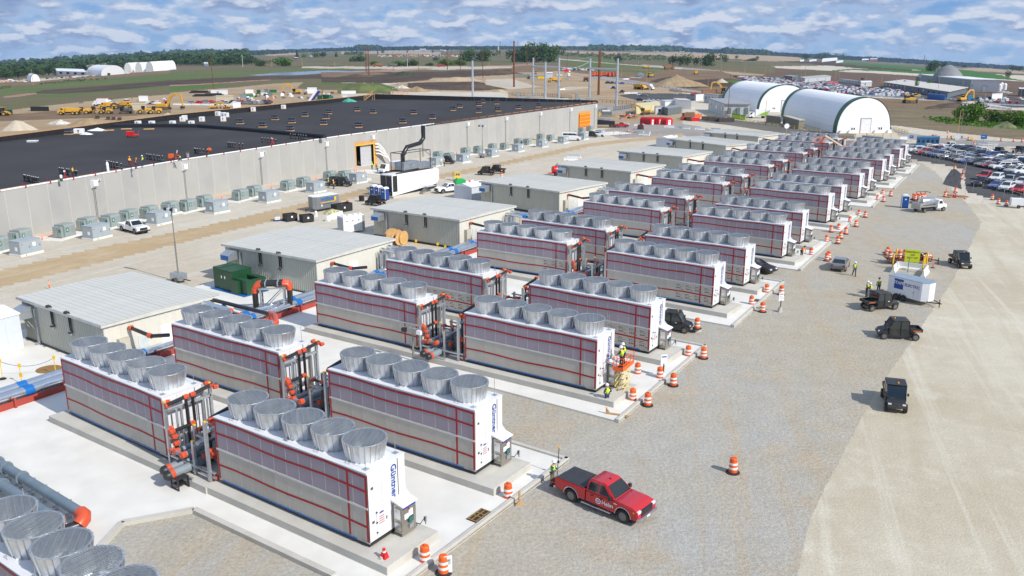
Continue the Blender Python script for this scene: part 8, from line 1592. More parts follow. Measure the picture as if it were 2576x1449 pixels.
WPL2=[('s4',680,1292,695,'in front of the grey site office',RUST),('s4',378,875,708,'standing in the ditch left of the arched tents',WOOD),('s4',30,1040,780,'left of the white cargo trailer',WOOD),('s4',558,1090,905,'short, beside the grey site office',WOOD),('s4',495,1090,930,'shorter, left of the arched tent',WOOD),('s4',1240,1385,1060,'with crossarm between the two arched tents',WOOD),('s5',1575,1300,992,'at the grey control box',WOOD),('s5',413,905,838,'behind the nearer tent',WOOD),('s5',1635,700,522,'right of the long building',WOOD),('s5',1713,660,560,'close to the pale hall',WOOD),('s5',1978,840,640,'in front of the pale hall door',WOOD),('s5',2520,770,622,'at the far right canopy',WOOD),('s5',1858,690,515,'left part of the pale hall front',WOOD),('s5',2155,710,550,'right part of the pale hall front',WOOD),('s5',1303,600,400,'tall, at the hall side, left',WOOD),('s5',1395,600,410,'tall, at the hall side, right',WOOD),('s5',1270,715,490,'at the blue container',WOOD),('s5',955,655,540,'among the parked cars, centre',WOOD),('s5',770,665,560,'among the parked cars, left of centre',WOOD),('s5',640,605,475,'behind the long building, left',WOOD),('s5',418,590,440,'farther left behind the building',WOOD),('s4',2305,715,585,'behind the office block',WOOD),('s4',1780,780,640,'at the left office wing',WOOD),('s4',1240,700,545,'at the left end of the car park',WOOD),('s4',920,690,560,'leftmost at the car park end',WOOD),
 ('s3',1650,690,550,'near the small white trailer',WOOD),('s3',2030,780,590,'left of the brown mound',WOOD),('s3',2475,840,675,'on the brown mound',WOOD),('s2',1623,520,440,'thin, in the green strip',WOOD),('s2',998,530,410,'thin white, before the bushes',WHITE),('s2',2232,530,405,'thin, right of the big trees',WOOD),('s1',1090,365,195,'tall pale, in front of the forest edge',WHITE),('s1',1528,375,215,'thin, before the round trees',WOOD),('s1',1990,375,255,'yellowish, at the far road',WOOD),('s1',2478,375,285,'at the far road right',WOOD),('s0',505,640,440,'far left before the small tent',WOOD),('s0',1410,560,360,'in front of the left arched tents',WOOD)]
for k,x,y0,y1,l,mt in WPL2:woodpole('thin wooden pole '+l,(k,x,y0),(y0-y1)/6,.12,0,1.2,mt,'utility_pole','thin wooden poles')
TP=[('s3',1505,430,365),('s3',1705,465,375),('s3',2495,520,405),('s3',983,415,340),('s3',863,400,330),('s3',1908,475,400),('s4',285,560,445),('s4',583,580,465),('s4',938,600,490),('s4',1322,630,487),('s4',1845,665,515),('s5',198,485,362),('s5',680,530,415),('s5',1210,580,465),('s4',2355,690,575)]
for i,(k,x,y0,y1)in enumerate(TP):woodpole('T-shaped power pole in the fields, %s from the left'%NTH[i],(k,x,y0),(y0-y1)/6,.14,1,2.4,mat('weathered_wood',(.33,.30,.26),.8),'power_pole','T-shaped field power poles')
SP=mat('pole_galv_bright',(.50,.54,.58),.35,.5)
PS={}
for i,(k,x,y0,y1)in enumerate((('s2',1985,985,465),('s3',318,935,420),('s3',500,1035,485),('s3',703,1012,425),('s3',1168,1000,435),('s3',1575,1115,445))):
 p=at(k,x,y0); h=hpx(p,(y0-y1)/6); t=T('steel_pole','tall galvanised steel pole of the switchyard, %s from the left'%NTH[i],'pole',p,0,'galvanised steel poles'); b().cyl((0,0,-2),(0,0,h),.75,.55,n=12).ob('pole',SP,t,smooth=True); b().lathe([(.95,h*.3),(.95,h*.3+.5)],12).ob('collar',SP,t); PS[i]=(p,h)
for a,c,z in((1,3,.80),(4,5,.78)):
 p,q=PS[a][0],PS[c][0]; z0,z1=PS[a][1]*z,PS[c][1]*z; o=b().cyl((p.x,p.y,z0),(q.x,q.y,z1),.5,n=8).ob('crossbeam',SP); tag(o,'horizontal steel beam joining the %s pair of galvanised poles'%('left' if a==1 else 'right'),'beam')
def wire(label,a,c,sag=2):m=b(); m.tube([(a[0]+(c[0]-a[0])*f,a[1]+(c[1]-a[1])*f,a[2]+(c[2]-a[2])*f-4*sag*f*(1-f))for f in np.linspace(0,1,9)],.10,3); tag(m.ob('wire',[mat('wire_grey',(.35,.36,.38),.5)]),label,'wire')
wire('overhead wire between the left steel poles',(*PS[1][0][:2],PS[1][1]-.3),(*PS[3][0][:2],PS[3][1]-.3)); pw=at('s3',1305,950); wire('overhead wire from the steel poles to the thick brown pole',(*PS[3][0][:2],PS[3][1]-.3),(pw.x,pw.y,hpx(pw,100)),1.5); wire('short overhead wire right of the steel poles',(*PS[4][0][:2],PS[4][1]-1),(PS[3][0].x,PS[3][0].y,PS[3][1]*.8),2)
def yardtr(label,k,x,y):
 p=at(k,x,y); t=T('yard_transformer',label,'transformer',p,0,'switchyard transformers'); s=hpx(p,1); yg_=mat('yard_grey',(.32,.36,.38),.5)
 b().bx(-9*s,9*s,-3,3,0,9*s).ob('tank',[yg_],t); b().bx(-10*s,-4*s,-2,2,9*s,22*s).ob('conservator',[mat('yard_blue_grey',(.24,.31,.35),.5)],t)
 for i in range(4):b().bx(-16*s+2*i*s,-15*s+2*i*s,-3,3,1,7*s).ob('radiator',[yg_],t); b().bx(10*s+2*i*s,11*s+2*i*s,-3,3,1,6*s).ob('radiator',[yg_],t)
 for i,dx in enumerate((-1.5,-.4,.6,1.6,2.6)):b().cyl((12*s+i*2.5*s,0,4*s),(12*s+i*2.5*s+dx*2*s,0,16*s),.5*s,n=6).ob('bushing',SP,t)
 b().bx(18*s,50*s,-.8,.8,10*s,11*s).ob('beam',SP,t)
 for i in range(4):b().cyl((20*s+9*i*s,0,0),(20*s+9*i*s,0,17*s),.45*s,n=6).ob('insulator_post',SP,t)
yardtr('grey switchyard transformer with tall conservator, left one','s3',140,1035); yardtr('grey switchyard transformer with tall conservator, right one','s3',1020,1065)
flat('concrete_wall','low pale concrete wall behind the warehouse parapet, left','wall',('s3',100,1040),('s3',850,1050),('s3',110,1020),4,mat('pale_wall',(.45,.47,.44),.7),mat('pale_wall',(.45,.47,.44),.7))
flat('culvert_beam','long pale beam lying behind the back parapet','beam',('s2',2000,1000),('s2',2480,1010),('s2',2010,990),4,mat('pale_wall',(.45,.47,.44),.7),mat('pale_wall2',(.55,.57,.55),.7))
# ---------------- machines
def tracks(t,L_,w,h=.9):
 for s in(-1,1):b().prism([(-L_/2+.3,0),(L_/2-.3,0),(L_/2,h*.5),(L_/2-.3,h),(-L_/2+.3,h),(-L_/2,h*.5)],'y',*sorted((s*w*.5,s*(w*.5+.6)))).ob('track',[mat('track_steel',(.07,.06,.05),.8,wear=.5)],t)
def excavator(label,p,yaw,arm=(0,0),sc=1.0,up=True,paint=CATY):
 t=T('excavator',label,'excavator',p,yaw); t.scale=(sc,)*3; tracks(t,4.2,2.0); b().bx(-2.3,1.5,-1.3,1.3,1.0,2.0).ob('house',[paint],t,bevel=.06); b().bx(-2.5,-1.6,-1.35,1.35,1.1,2.2).ob('counterweight',[paint],t,bevel=.08)
 c=b().bx(.2,1.7,.35,1.3,1.2,2.9).ob('cab',BLACKM,t,bevel=.05); b().bx(.4,1.72,.33,1.31,1.9,2.75).ob('pane',GLASS,c); b().bx(.2,1.7,.35,1.3,2.9,2.98).ob('cab_roof',[paint],c)
 P=[(1.4,1.6),(2.6,4.2),(4.6,5.6),(6.6,5.2)]if up else[(1.4,1.6),(2.8,3.6),(4.6,4.2),(5.8,3.6)]
 for u,v,w_ in((P[0],P[1],.8),(P[1],P[2],.75),(P[2],P[3],.5)):m=b(); dx,dz=v[0]-u[0],v[1]-u[1]; l=math.hypot(dx,dz); nx,nz=-dz/l*w_/2,dx/l*w_/2; m.prism([(u[0]+nx,u[1]+nz),(v[0]+nx,v[1]+nz),(v[0]-nx,v[1]-nz),(u[0]-nx,u[1]-nz)],'y',-.25,.25).ob('boom',[paint],t)
 u=P[3]; v=(u[0]+.7,1.2 if up else .9); m=b(); m.prism([(u[0]-.3,u[1]+.3),(u[0]+.35,u[1]+.1),(v[0]+.2,v[1]),(v[0]-.2,v[1])],'y',-.2,.2).ob('stick',[paint],t); b().prism([(v[0]-.3,v[1]+.2),(v[0]+.4,v[1]),(v[0]+.3,v[1]-.8),(v[0]-.6,v[1]-.9),(v[0]-1.0,v[1]-.3)],'y',-.6,.6).ob('bucket',[mat('bucket_steel',(.05,.05,.055),.6)],t); b().tube([(1.5,.0,2.1),(3.3,0,4.3)],.1,5).tube([(3.6,0,5.6),(u[0]-.2,0,u[1]+.5)],.09,5).ob('hydraulic_ram',STEEL,t); return t
def loader(label,p,yaw,sc=1.0,group='yellow wheel loaders',bucket=True):
 t=T('wheel_loader',label,'loader',p,yaw,group); t.scale=(sc,)*3; b().bx(-3.2,-.6,-1.0,1.0,1.1,2.3).ob('engine',CATY,t,bevel=.1); b().bx(.2,1.6,-.9,.9,.9,1.7).ob('front_frame',CATY,t,bevel=.05); c=b().bx(-.7,.7,-.75,.75,1.6,3.3).ob('cab',BLACKM,t,bevel=.05); b().bx(-.72,.72,-.77,.77,2.3,3.1).ob('pane',GLASS,c); b().bx(-.8,.8,-.85,.85,3.3,3.4).ob('cab_roof',CATY,c)
 for x in(-1.9,1.3):
  for s in(-1,1):w_=b().cyl((x,s*.9,.85),(x,s*1.5,.85),.85,n=16).ob('wheel',TYRE,t); b().cyl((x,s*1.5,.85),(x,s*1.52,.85),.42,n=12).ob('rim',CATY,w_)
 m=b();
 for s in(-.5,.5):m.tube([(1.2,s,1.9),(2.6,s,1.4),(3.2,s,.7)],.18,4)
 m.ob('lift_arm',CATY,t)
 if bucket:b().prism([(3.0,.15),(4.2,.05),(3.3,.35),(3.2,1.1),(3.5,1.5),(3.0,1.3)],'y',-1.5,1.5).ob('bucket',[mat('bucket_dusty',(.30,.27,.22),.7)],t)
 return t
def dumper(label,p,yaw,sc=1.0,body=CATY):
 t=T('dump_truck',label,'dump truck',p,yaw,'yellow articulated dump trucks'); t.scale=(sc,)*3; b().prism([(2.0,1.0),(2.0,2.2),(2.5,3.3),(3.4,3.3),(4.0,2.2),(5.2,1.9),(5.3,.9)],'y',-1.2,1.2).ob('cab',[body],t,bevel=.08); b().bx(2.6,3.5,-1.22,1.22,2.3,3.1).bx(3.3,3.75,-1.0,1.0,2.35,3.1).ob('pane',GLASS,t); b().prism([(-5.0,2.6),(-4.0,1.4),(1.6,1.5),(1.9,3.4),(1.5,3.4),(-5.2,3.0)],'y',-1.5,1.5).ob('dump_body',[body],t,bevel=.05); b().bx(-4.2,3.0,-.5,.5,.9,1.5).ob('chassis',BLACKM,t)
 for x in(-3.4,-1.6,3.6):
  for s in(-1,1):w_=b().cyl((x,s*.9,.85),(x,s*1.5,.85),.85,n=14).ob('wheel',TYRE,t); b().cyl((x,s*1.5,.85),(x,s*1.52,.85),.4,n=10).ob('rim',CATY,w_)
 return t
def dozer(label,p,yaw,sc=1.0):
 t=T('bulldozer',label,'bulldozer',p,yaw,'yellow bulldozers'); t.scale=(sc,)*3; tracks(t,3.6,1.6,1.1); b().bx(-.4,2.0,-.6,.6,.9,2.0).ob('hood',CATY,t,bevel=.05); c=b().bx(-1.5,-.2,-.8,.8,1.2,3.0).ob('cab',CATY,t,bevel=.05); b().bx(-1.52,-.18,-.82,.82,1.9,2.7).ob('pane',GLASS,c); b().bx(2.4,2.6,-1.7,1.7,.1,1.4).ob('blade',[mat('bucket_dusty',(.30,.27,.22),.7)],t); b().tube([(0,-1.2,.6),(2.4,-1.2,.5)],.12,4).tube([(0,1.2,.6),(2.4,1.2,.5)],.12,4).ob('push_arm',CATY,t); return t
excavator('tall yellow excavator with raised arm among the parked machines at left',at('s0',2480,1010),R_(-8),sc=1.35); excavator('dark excavator parked among the yellow machines at left',at('s0',1900,1075),R_(175),sc=1.1,up=False,paint=mat('dark_machine',(.09,.09,.085),.6)); excavator('small yellow excavator beside the back parapet of the roof',at('s1',655,1000),R_(0),sc=.8,up=False); excavator('tiny yellow excavator arm left of the white block at the parapet',at('s1',850,995),R_(160),sc=.6,up=False)
excavator('yellow excavator in front of the pale yellow cabins',at('s3',2010,1245),R_(160),sc=.95,up=False); excavator('yellow excavator behind the brown container by the arched tents',at('s4',640,930),R_(180),sc=1.35); excavator('tan excavator beside the blue hut right of the blue container',at('s5',1640,810),R_(20),sc=1.2); excavator('yellow gantry-like excavator arm at the back of the left yard',at('s1',1900,775),R_(180),sc=1.2)
loader('yellow wheel loader, right one of the pair near the tall excavator',at('s0',2330,1075),R_(-160),1.05); loader('yellow wheel loader, left one of the pair near the tall excavator',at('s0',2170,1070),R_(-160),1.05); loader('yellow wheel loader third in the parked line at left',at('s0',1240,1080),R_(200),1.0); loader('yellow grader-like loader in the middle of the parked line',at('s0',1420,1070),R_(10),1.0,bucket=False); loader('yellow loader with grey bucket in the middle of the parked line',at('s0',1590,1075),R_(190),1.0); loader('yellow compactor at the far left edge beside the green tank',at('s0',40,1105),R_(0),1.1,bucket=False)
dumper('yellow dump truck at the left end of the parked line',at('s0',1060,1090),R_(190),.95); dumper('yellow dump truck in the rear of the parked machines',at('s0',1660,1000),R_(190),.95); dumper('yellow dump truck behind the dark excavator',at('s0',1880,985),R_(-5),.9); dumper('yellow dump truck on the brown site left of the steel poles',at('s3',640,760),R_(185),1.2); dumper('yellow dump truck driving toward the camera right of the steel poles',at('s3',1930,868),R_(-60),1.2); dumper('small yellow dump truck far off on the brown earthworks',at('s4',200,640),R_(-100),1.3); dumper('brown dump truck on the distant earthworks road, right',at('s3',2370,565),R_(10),1.5,body=mat('orange_brown_machine',(.32,.13,.05),.6)); dumper('brown dump truck on the distant earthworks road, left',at('s3',2030,550),R_(10),1.1)
dumper('brown dump truck standing on the site road near the orange plant row',at('s3',1115,745),R_(90),1.2,body=mat('orange_brown_machine',(.32,.13,.05),.6)); dumper('tiny orange dump truck on the far pale track, left',at('s2',550,528),R_(180),1.6,body=mat('orange_brown_machine',(.32,.13,.05),.6)); dumper('tiny dark truck on the far pale track, middle',at('s2',770,528),R_(180),1.6,body=DGR); dumper('tiny red truck on the far pale track, right',at('s2',1505,528),R_(0),1.3,body=mat('dull_red',(.30,.04,.03),.6))
dozer('yellow bulldozer right of the small white trailer',at('s3',2090,685),R_(20),1.5); dozer('yellow bulldozer on the dark earth behind the arched tents',at('s5',835,835),R_(0),1.6); dozer('yellow dozer at the white barriers of the crowded car park',at('s5',950,762),R_(0),1.1); dozer('tiny dozer working on the far green field edge',at('s4',880,465),R_(0),1.8); dozer('yellow dozer behind the haul truck in the brown site',at('s3',345,640),R_(180),1.3)
for i in range(9):x=1200+i*44; sm('orange_lift','orange machine in the bright row beside the site road, %s from the left'%NTH[i],'machine',at('s3',x,672-(i%3)*3),R_(20*i),[('body',b().bx(-2.2,2.2,-1.3,1.3,.8,2.4).bx(-1.6,1.2,-1,1,2.4,4.0),[mat('machine_orange',(.60,.09,.03),.5)]),('wheels',b().bx(-2.0,-.8,-1.5,1.5,0,1.2).bx(.8,2.0,-1.5,1.5,0,1.2),TYRE)],'orange machines in a row')
for i,(k,x,y_,yaw,col)in enumerate((('s0',1515,955,R_(175),'white'),('s0',1600,945,R_(0),'red'),('s3',2080,870,R_(-55),'white'),('s3',860,678,R_(-90),'white'),('s3',840,615,R_(0),'red'))):
 cm=RED if col=='red' else WHITE; sm('box_truck','%s box truck %s'%(col,('left of the red one among the left yard machines','in the left yard beside the white one','beside the yellow dump truck right of the steel poles','small and far on the brown site','far beyond the steel poles')[i]),'truck',at(k,x,y_),yaw,[('box',b().bx(-4.0,1.2,-1.2,1.2,1.0,3.7),[cm]),('cab',b().prism([(1.4,.6),(1.4,2.8),(2.4,2.8),(2.9,1.7),(3.6,1.5),(3.6,.6)],'y',-1.1,1.1),WHITE),('windshield',b().quad([(2.88,-1,1.8),(2.88,1,1.8),(2.42,1,2.7),(2.42,-1,2.7)]),GLASS),('wheel',b().cyl((2.5,-1.25,.5),(2.5,1.25,.5),.5,n=12),TYRE),('wheel',b().cyl((-2.6,-1.25,.5),(-2.6,1.25,.5),.5,n=12),TYRE)])
sm('box_truck','white delivery truck with green graphics before the farther arched tent','truck',at('s4',1110,1300),R_(182),[('box',b().bx(-4.6,.8,-1.2,1.2,1.0,3.6),WHITE),('graphic',b().prism([(-4.6,1.1),(.2,1.1),(-2.0,2.2),(-4.6,3.0)],'y',1.2,1.215).prism([(-4.6,1.1),(.2,1.1),(-2.0,2.2),(-4.6,3.0)],'y',-1.215,-1.2),[mat('leaf_green',(.25,.45,.05),.5)]),('cab',b().prism([(.9,.6),(.9,2.4),(1.8,2.4),(2.4,1.5),(3.2,1.3),(3.2,.6)],'y',-1.0,1.0),WHITE),('windshield',b().quad([(2.38,-.9,1.6),(2.38,.9,1.6),(1.86,.9,2.3),(1.86,-.9,2.3)]),GLASS),('wheel',b().cyl((2.3,-1.1,.45),(2.3,1.1,.45),.45,n=12),TYRE),('wheel',b().cyl((-2.8,-1.1,.45),(-2.8,1.1,.45),.45,n=12),TYRE)])
for i,(k,p,q,c_,l)in enumerate((('s4',(740,1300),(870,1320),'lime','lime green skip left of the white delivery truck'),('s4',(875,1325),(945,1330),'lime','lime green skip right one with a black lid'),('s1',(2215,860),(2290,865),'green','green skip right of the white conveyor'),('s1',(2300,850),(2395,858),'green','second green skip right of the white conveyor'),('s1',(1140,830),(1250,825),'green','green skip among the crates in the left yard'),('s1',(1490,755),(1600,755),'green','long green container at the back of the left yard'))):
 flat('skip',l,'skip',(k,*p),(k,*q),(k,p[0]+5,p[1]-12),9 if i<4 else 5,mat('skip_'+c_,(.38,.62,.01)if c_=='lime' else(.01,.22,.07),.5),mat('skip_in',(.06,.10,.02),.7))
def many(items,group=None):
 for(name,label,cat,k,x0,x1,y_,hp,col)in items:flat(name,label,cat,(k,x0,y_),(k,x1,y_-2),(k,x0+6,y_-9),hp,col,col,group=group)
CW_=mat('cream_box',(.58,.52,.38),.6); PK=mat('pink_timber',(.55,.36,.28),.7)
many([('storage_container','cream container among the parked yellow machines','container','s0',2000,2215,1020,13,CW_),('storage_container','cream container with red machine in front, left yard','container','s1',690,950,890,12,CW_),('white_trailer','white trailer left of centre in the left yard','trailer','s1',612,722,782,8,WHITE),('white_trailer','white trailer beside another in the left yard','trailer','s1',725,862,785,9,WHITE),
 ('white_trailer','small white trailer behind the excavator in the left yard','trailer','s0',2100,2235,885,10,WHITE),('white_block','white block seen over the roof parapet in the left yard','container','s1',945,1060,1005,14,WHITE),('crate','white crate in the left yard, left one','crate','s1',1130,1190,765,7,WHITE),('crate','white crate in the left yard, right one','crate','s1',1192,1248,760,6,WHITE),('generator_box','dark green box in the left yard, left','machine','s1',1300,1355,775,8,GRN),('generator_box','grey-green box in the left yard, right','machine','s1',1415,1470,750,6,mat('teal_grey',(.10,.16,.16),.6)),
 ('crate','blue-white crate in the left yard centre','crate','s1',1360,1420,790,5,LG),('crate','dark brown crate right of the white ones','crate','s1',1465,1520,812,8,mat('slate',(.12,.14,.17),.6)),('crate','grey container near the cream one','crate','s1',1045,1140,835,8,mat('slate2',(.20,.24,.25),.6)),('office_stack','white stacked cabins behind the conveyor','cabin','s1',2065,2205,768,12,WHITE),('bin_cabinet','green cabinet on the roof parapet corner','cabinet','s1',2395,2455,905,14,mat('teal_box',(.01,.12,.09),.5)),
 ('timber_stack','pink timber stack behind the parapet, left','timber','s2',745,920,940,5,PK),('timber_stack','pink timber stack behind the parapet, right','timber','s2',920,1010,952,4,PK),('timber_stack','long pink stack in the back of the left yard','timber','s1',2300,2515,760,5,PK),('white_bench','white barriers stack at the yard edge','barrier stack','s2',0,218,930,5,WHITE),('grey_box','small grey box on the parapet','box','s2',22,88,990,5,LG),
 ('pipe_rack_black','black plastic pipe bundle at the far left','pipes','s0',465,740,1035,8,BLACK),('water_tank','dark green water tank beside the far left compactor','tank','s0',85,190,1085,9,GRN),('material_stack','dark pile of crates above the roof on the far left','stack','s0',1440,1500,1150,5,mat('dark_wood',(.06,.03,.02),.8)),('crate','stacked dark frames above the roof, left','frames','s0',1605,1660,1165,5,mat('dark_wood',(.06,.03,.02),.8)),('crate','stacked dark frames above the roof, middle','frames','s0',1685,1740,1170,5,mat('dark_wood',(.06,.03,.02),.8)),('crate','stacked dark frames above the roof, right','frames','s0',1775,1830,1175,5,mat('dark_wood',(.06,.03,.02),.8)),
 ('grey_control_box','grey control box at the pole on the access road','control box','s5',1535,1615,1385,10,LG),('blue_hut','small blue hut by the tan excavator','hut','s5',1732,1795,785,8,mat('container_blue2',(.01,.16,.34),.5)),('white_truck','white box truck in the far right car park','truck','s5',2085,2240,785,11,WHITE),('red_bus','red and orange bus among the far parked cars','bus','s4',2190,2340,800,5,RED),('white_unit','white machine box behind the last cooling unit','machine','t5',700,800,230,12,WHITE),('white_canopy','white pickup canopy box in the fenced car park','canopy','t5',1160,1305,300,6,WHITE)])
for i,(k,x,y_,l)in enumerate((('s1',480,812,2),('s1',430,760,2),('s1',640,800,2))):
 p=at(k,x,y_); t=T('black_pipe_pile','pile of long black plastic pipes in the left yard, %s'%('left low heap','upper heap','right heap')[i],'pipes',p,R_(5)); s=hpx(p,1)
 for j in range(4):b().tube([(-22*s,j*3.2*s,1.4*s),(22*s,j*3.2*s,1.4*s)],1.5*s,8).ob('pipe',BLACK,t)
 for j in range(3):b().tube([(-18*s,1.6*s+j*3.2*s,3.9*s),(18*s,1.6*s+j*3.2*s,3.9*s)],1.5*s,8).ob('pipe',BLACK,t)
p=at('s1',2060,905); q=G(*D('s1',2215,735),0); t=T('conveyor','white and blue conveyor ramp leaning up at the back parapet','conveyor',p); s=hpx(p,1); b().prism([(0,0),(6*s,0),(28*s,28*s),(22*s,28*s)],'y',-1.5,1.5).ob('ramp',WHITE,t); b().prism([(6.5*s,0),(10*s,0),(33*s,26*s),(28.5*s,28*s)],'y',-1.4,1.4).ob('frame',[mat('conveyor_blue',(.03,.04,.30),.5)],t)
rs=random.Random(5)
for i in range(34):
 x=rs.uniform(1000,2500); y_=rs.uniform(770,880)-(x-1000)*.02; colr=rs.choice([WHITE,LG,GRN,WOOD,RUST,DGR,YEL,PK,BLUE]); p=at('s1',x,y_); s=rs.uniform(.6,1.6); t=T('supply_crate','small stack of site supplies in the left yard, %s from the left'%NTH[i],'supplies',p,rs.uniform(0,3),'stacks of supplies in the left yard'); b().bx(-s,s,-s*.7,s*.7,0,.7*s).ob('load',[colr],t); b().bx(-s*.6,s*.5,-s*.5,s*.5,.7*s,1.15*s).ob('upper_load',[rs.choice([colr,WHITE,WOOD])],t)
for i in range(26):
 x=rs.uniform(900,2560)if i<13 else rs.uniform(1640,2080); k='s0' if i<13 else 's3'; y_=rs.uniform(880,960)-(x-900)*.03 if i<13 else rs.uniform(1265,1330); p=at(k,x,y_); s=rs.uniform(.5,1.2); t=T('scrap_item','bits of equipment on bare ground %s, %s'%('among the left yard machines' if i<13 else 'below the yellow cabins',NTH[i%13]),'equipment',p,rs.uniform(0,3),'loose equipment '+('left' if i<13 else 'centre')); b().bx(-s*1.3,s*1.3,-s*.5,s*.5,0,.6*s).ob('frame',[rs.choice([RUST,DGR,ORANGE,GALV,mat('dull_red',(.30,.04,.03),.6)])],t); b().cyl((-s,0,.6*s),(s,0,.7*s),.3*s,n=6).ob('drum',[rs.choice([RUST,BLACKM,WHITE,BLUE])],t)
 # ---------------- far parked cars: single small bodies
def smallcar(kind,paint):
 s=SPEC['suv' if kind else 'sedan']; m=MB(); m.bx(-2.3,2.3,-.9,.9,.3,.95 if not kind else 1.05,0); m.prism([(-1.9,1.0),(-1.4,1.6+.2*kind),(.1,1.6+.2*kind),(1.0,1.0)],'y',-.8,.8,0,ins=lambda p:(p[1]-1)*.2); m.bx(-1.75,.85,-.79,.79,1.08,1.34+.15*kind,1)
 for x in(-1.5,1.5):m.bx(x-.35,x+.35,-.92,.92,0,.6,2)
 return m.mesh('parked_car',[MATS['paint_'+paint],GLASS,TYRE])
SCM={}; far_n=[0]; stuff=MB(); smats=[]
def farcars(k,top,bot,rows,sp,limit,desc,palette,dens=1.0,seed=1):
 rg=random.Random(seed); cnt=0; rest=[]
 for r in range(rows):
  f=(r+.5)/rows; a=at(k,top[0][0]+(bot[0][0]-top[0][0])*f,top[0][1]+(bot[0][1]-top[0][1])*f); c=at(k,top[1][0]+(bot[1][0]-top[1][0])*f,top[1][1]+(bot[1][1]-top[1][1])*f); n=int((c-a).length/sp); y=ang(a,c)
  for i in range(n):
   if rg.random()>dens:continue
   p=a+(c-a)*((i+.5)/n)+Vector((rg.uniform(-.5,.5),rg.uniform(-1,1),0)); p.z=gz(p.x,p.y); rest.append((p,y+PI/2+(PI if rg.random()<.5 else 0)+rg.uniform(-.08,.08),rg.choice((0,1)),rg.choice(palette)))
 rest.sort(key=lambda q:q[0].length); out=rest[:limit];
 for p,y,kd,pc in out:
  if(kd,pc)not in SCM:SCM[(kd,pc)]=smallcar(kd,pc)
  o=link('parked_car',SCM[(kd,pc)],None,p,y); cn={'white':'white','silver':'silver','grey':'grey','black':'black','navy':'dark blue','blue':'blue','red':'red','maroon':'maroon'}[pc]; tag(o,'small %s %s parked %s'%(cn,'estate car' if kd else 'saloon',desc),'car','%s %s cars %s'%(cn,'estate' if kd else 'saloon',desc))
 return rest[limit:]
pal=['white']*11+['silver']*3+['grey']*2+['navy']*2+['blue','red','red','maroon','black']  # white share raised, partly standing in for sun glints on windshields
rest=farcars('s5',((-300,585),(640,635)),((-380,710),(1060,745)),11,2.8,70,'in the crowded car park behind the arched tents',pal,.95,3)
rest+=farcars('s4',((770,675),(2300,760)),((1090,790),(2576,940)),12,2.8,50,'at the left end of the far car park',pal,.9,4)
rest+=farcars('s5',((1840,760),(2640,770)),((1900,830),(2640,860)),3,3.2,26,'in the far right car park below the pale hall',pal,.7,5)
farcars('s1',((270,900),(1540,905)),((280,935),(1500,940)),2,3.0,26,'behind the white barriers past the warehouse roof',pal+['black','black'],.85,6)
rest+=farcars('s3',((700,545),(1200,560)),((720,580),(1250,590)),4,3.2,24,'in the distant lot beyond the steel poles',pal,.8,7)
farcars('s0',((2200,915),(2400,920)),((2230,935),(2420,940)),1,3.2,6,'left of the tall excavator',['red','maroon','white'],1,8)
farcars('s0',((680,545),(1100,525)),((690,552),(1100,530)),1,6,10,'on the yard by the distant arched tents',['black','navy','grey','silver'],.8,9)
farcars('s3',((1410,770),(1700,785)),((1400,780),(1700,790)),1,4.5,6,'on the brown site behind the thick brown pole',['navy','blue','black'],1,10)
farcars('s3',((650,655),(760,660)),((650,662),(760,666)),1,4,4,'right of the far white containers',['white','navy','grey'],1,11)
farcars('s5',((2180,665),(2360,690)),((2180,672),(2360,696)),1,6,4,'by the white silos',['white'],1,12)
if rest:
 base=smallcar(0,'white'); bv=np.array([v.co[:]for v in base.vertices]); bf=[tuple(p.vertices)for p in base.polygons]; bmi=[p.material_index for p in base.polygons]; m=MB(); ml=['white','silver','navy','red','grey','blue','maroon','black']
 for p,y,kd,pc in rest:
  c,s=math.cos(y),math.sin(y); vs=[(p.x+v[0]*c-v[1]*s,p.y+v[0]*s+v[1]*c,p.z+v[2])for v in bv]; o=len(m.v); m.v+=vs; m.f+=[tuple(o+i for i in f)for f in bf]; m.m+=[(ml.index(pc)if q==0 else 8+q-1)for q in bmi]
 o=m.ob('parked_cars',[MATS['paint_'+c]for c in ml]+[GLASS,TYRE],fix=False); tag(o,'dense mass of cars filling the rear of the far car park','cars',None,'stuff')
 # ---------------- heaps of soil and gravel
def mound(label,k,x,y_,wpx,hp,m,sq=.5,seed=1,name='soil_mound'):p=at(k,x,y_); heap(name,label,'mound',p,hpx(p,wpx),hpx(p,hp)*1.05,m,sq=sq,seed=seed,kind=None)
GR=mat('gravel_pile',(.47,.41,.32),.95,var=.1,sc=1,bump=.5,bsc=2); SO=mat('brown_pile',(.30,.22,.13),.95,var=.25,sc=.4,bump=.8,bsc=1); DS=mat('dark_pile',(.085,.06,.042),.95,var=.3,sc=.2,bump=.8,bsc=.6); RK=mat('broken_concrete',(.50,.46,.40),.9,var=.4,sc=.8,bump=1,bsc=1.5)
mound('pale gravel cone at the left edge beyond the warehouse','s0',270,1320,36,22,GR,.6,1); mound('heap of broken pale concrete left of the brown heap','s0',900,1230,26,10,RK,.5,2); mound('brown soil heap right of the broken concrete','s0',1330,1245,52,15,SO,.4,3); mound('low sand heap behind the roof parapet near the loaders','s0',2540,1120,18,9,GR,.6,4)
mound('pale stone pile behind the back parapet','s2',920,848,18,8,RK,.6,5); mound('brown rubble ridge behind the roof stair','s2',1150,905,32,13,SO,.35,6); mound('long tan ridge in the middle of the brown site','s2',1750,740,60,10,mat('tan_pile',(.40,.31,.20),.95,var=.15,sc=.2,bump=.6,bsc=.6),.4,7); mound('green-topped bank behind the back parapet','s2',300,905,90,22,mat('grassy_bank',(.10,.12,.04),.95,var=.35,sc=.15,bump=.8,bsc=.8),.3,8)
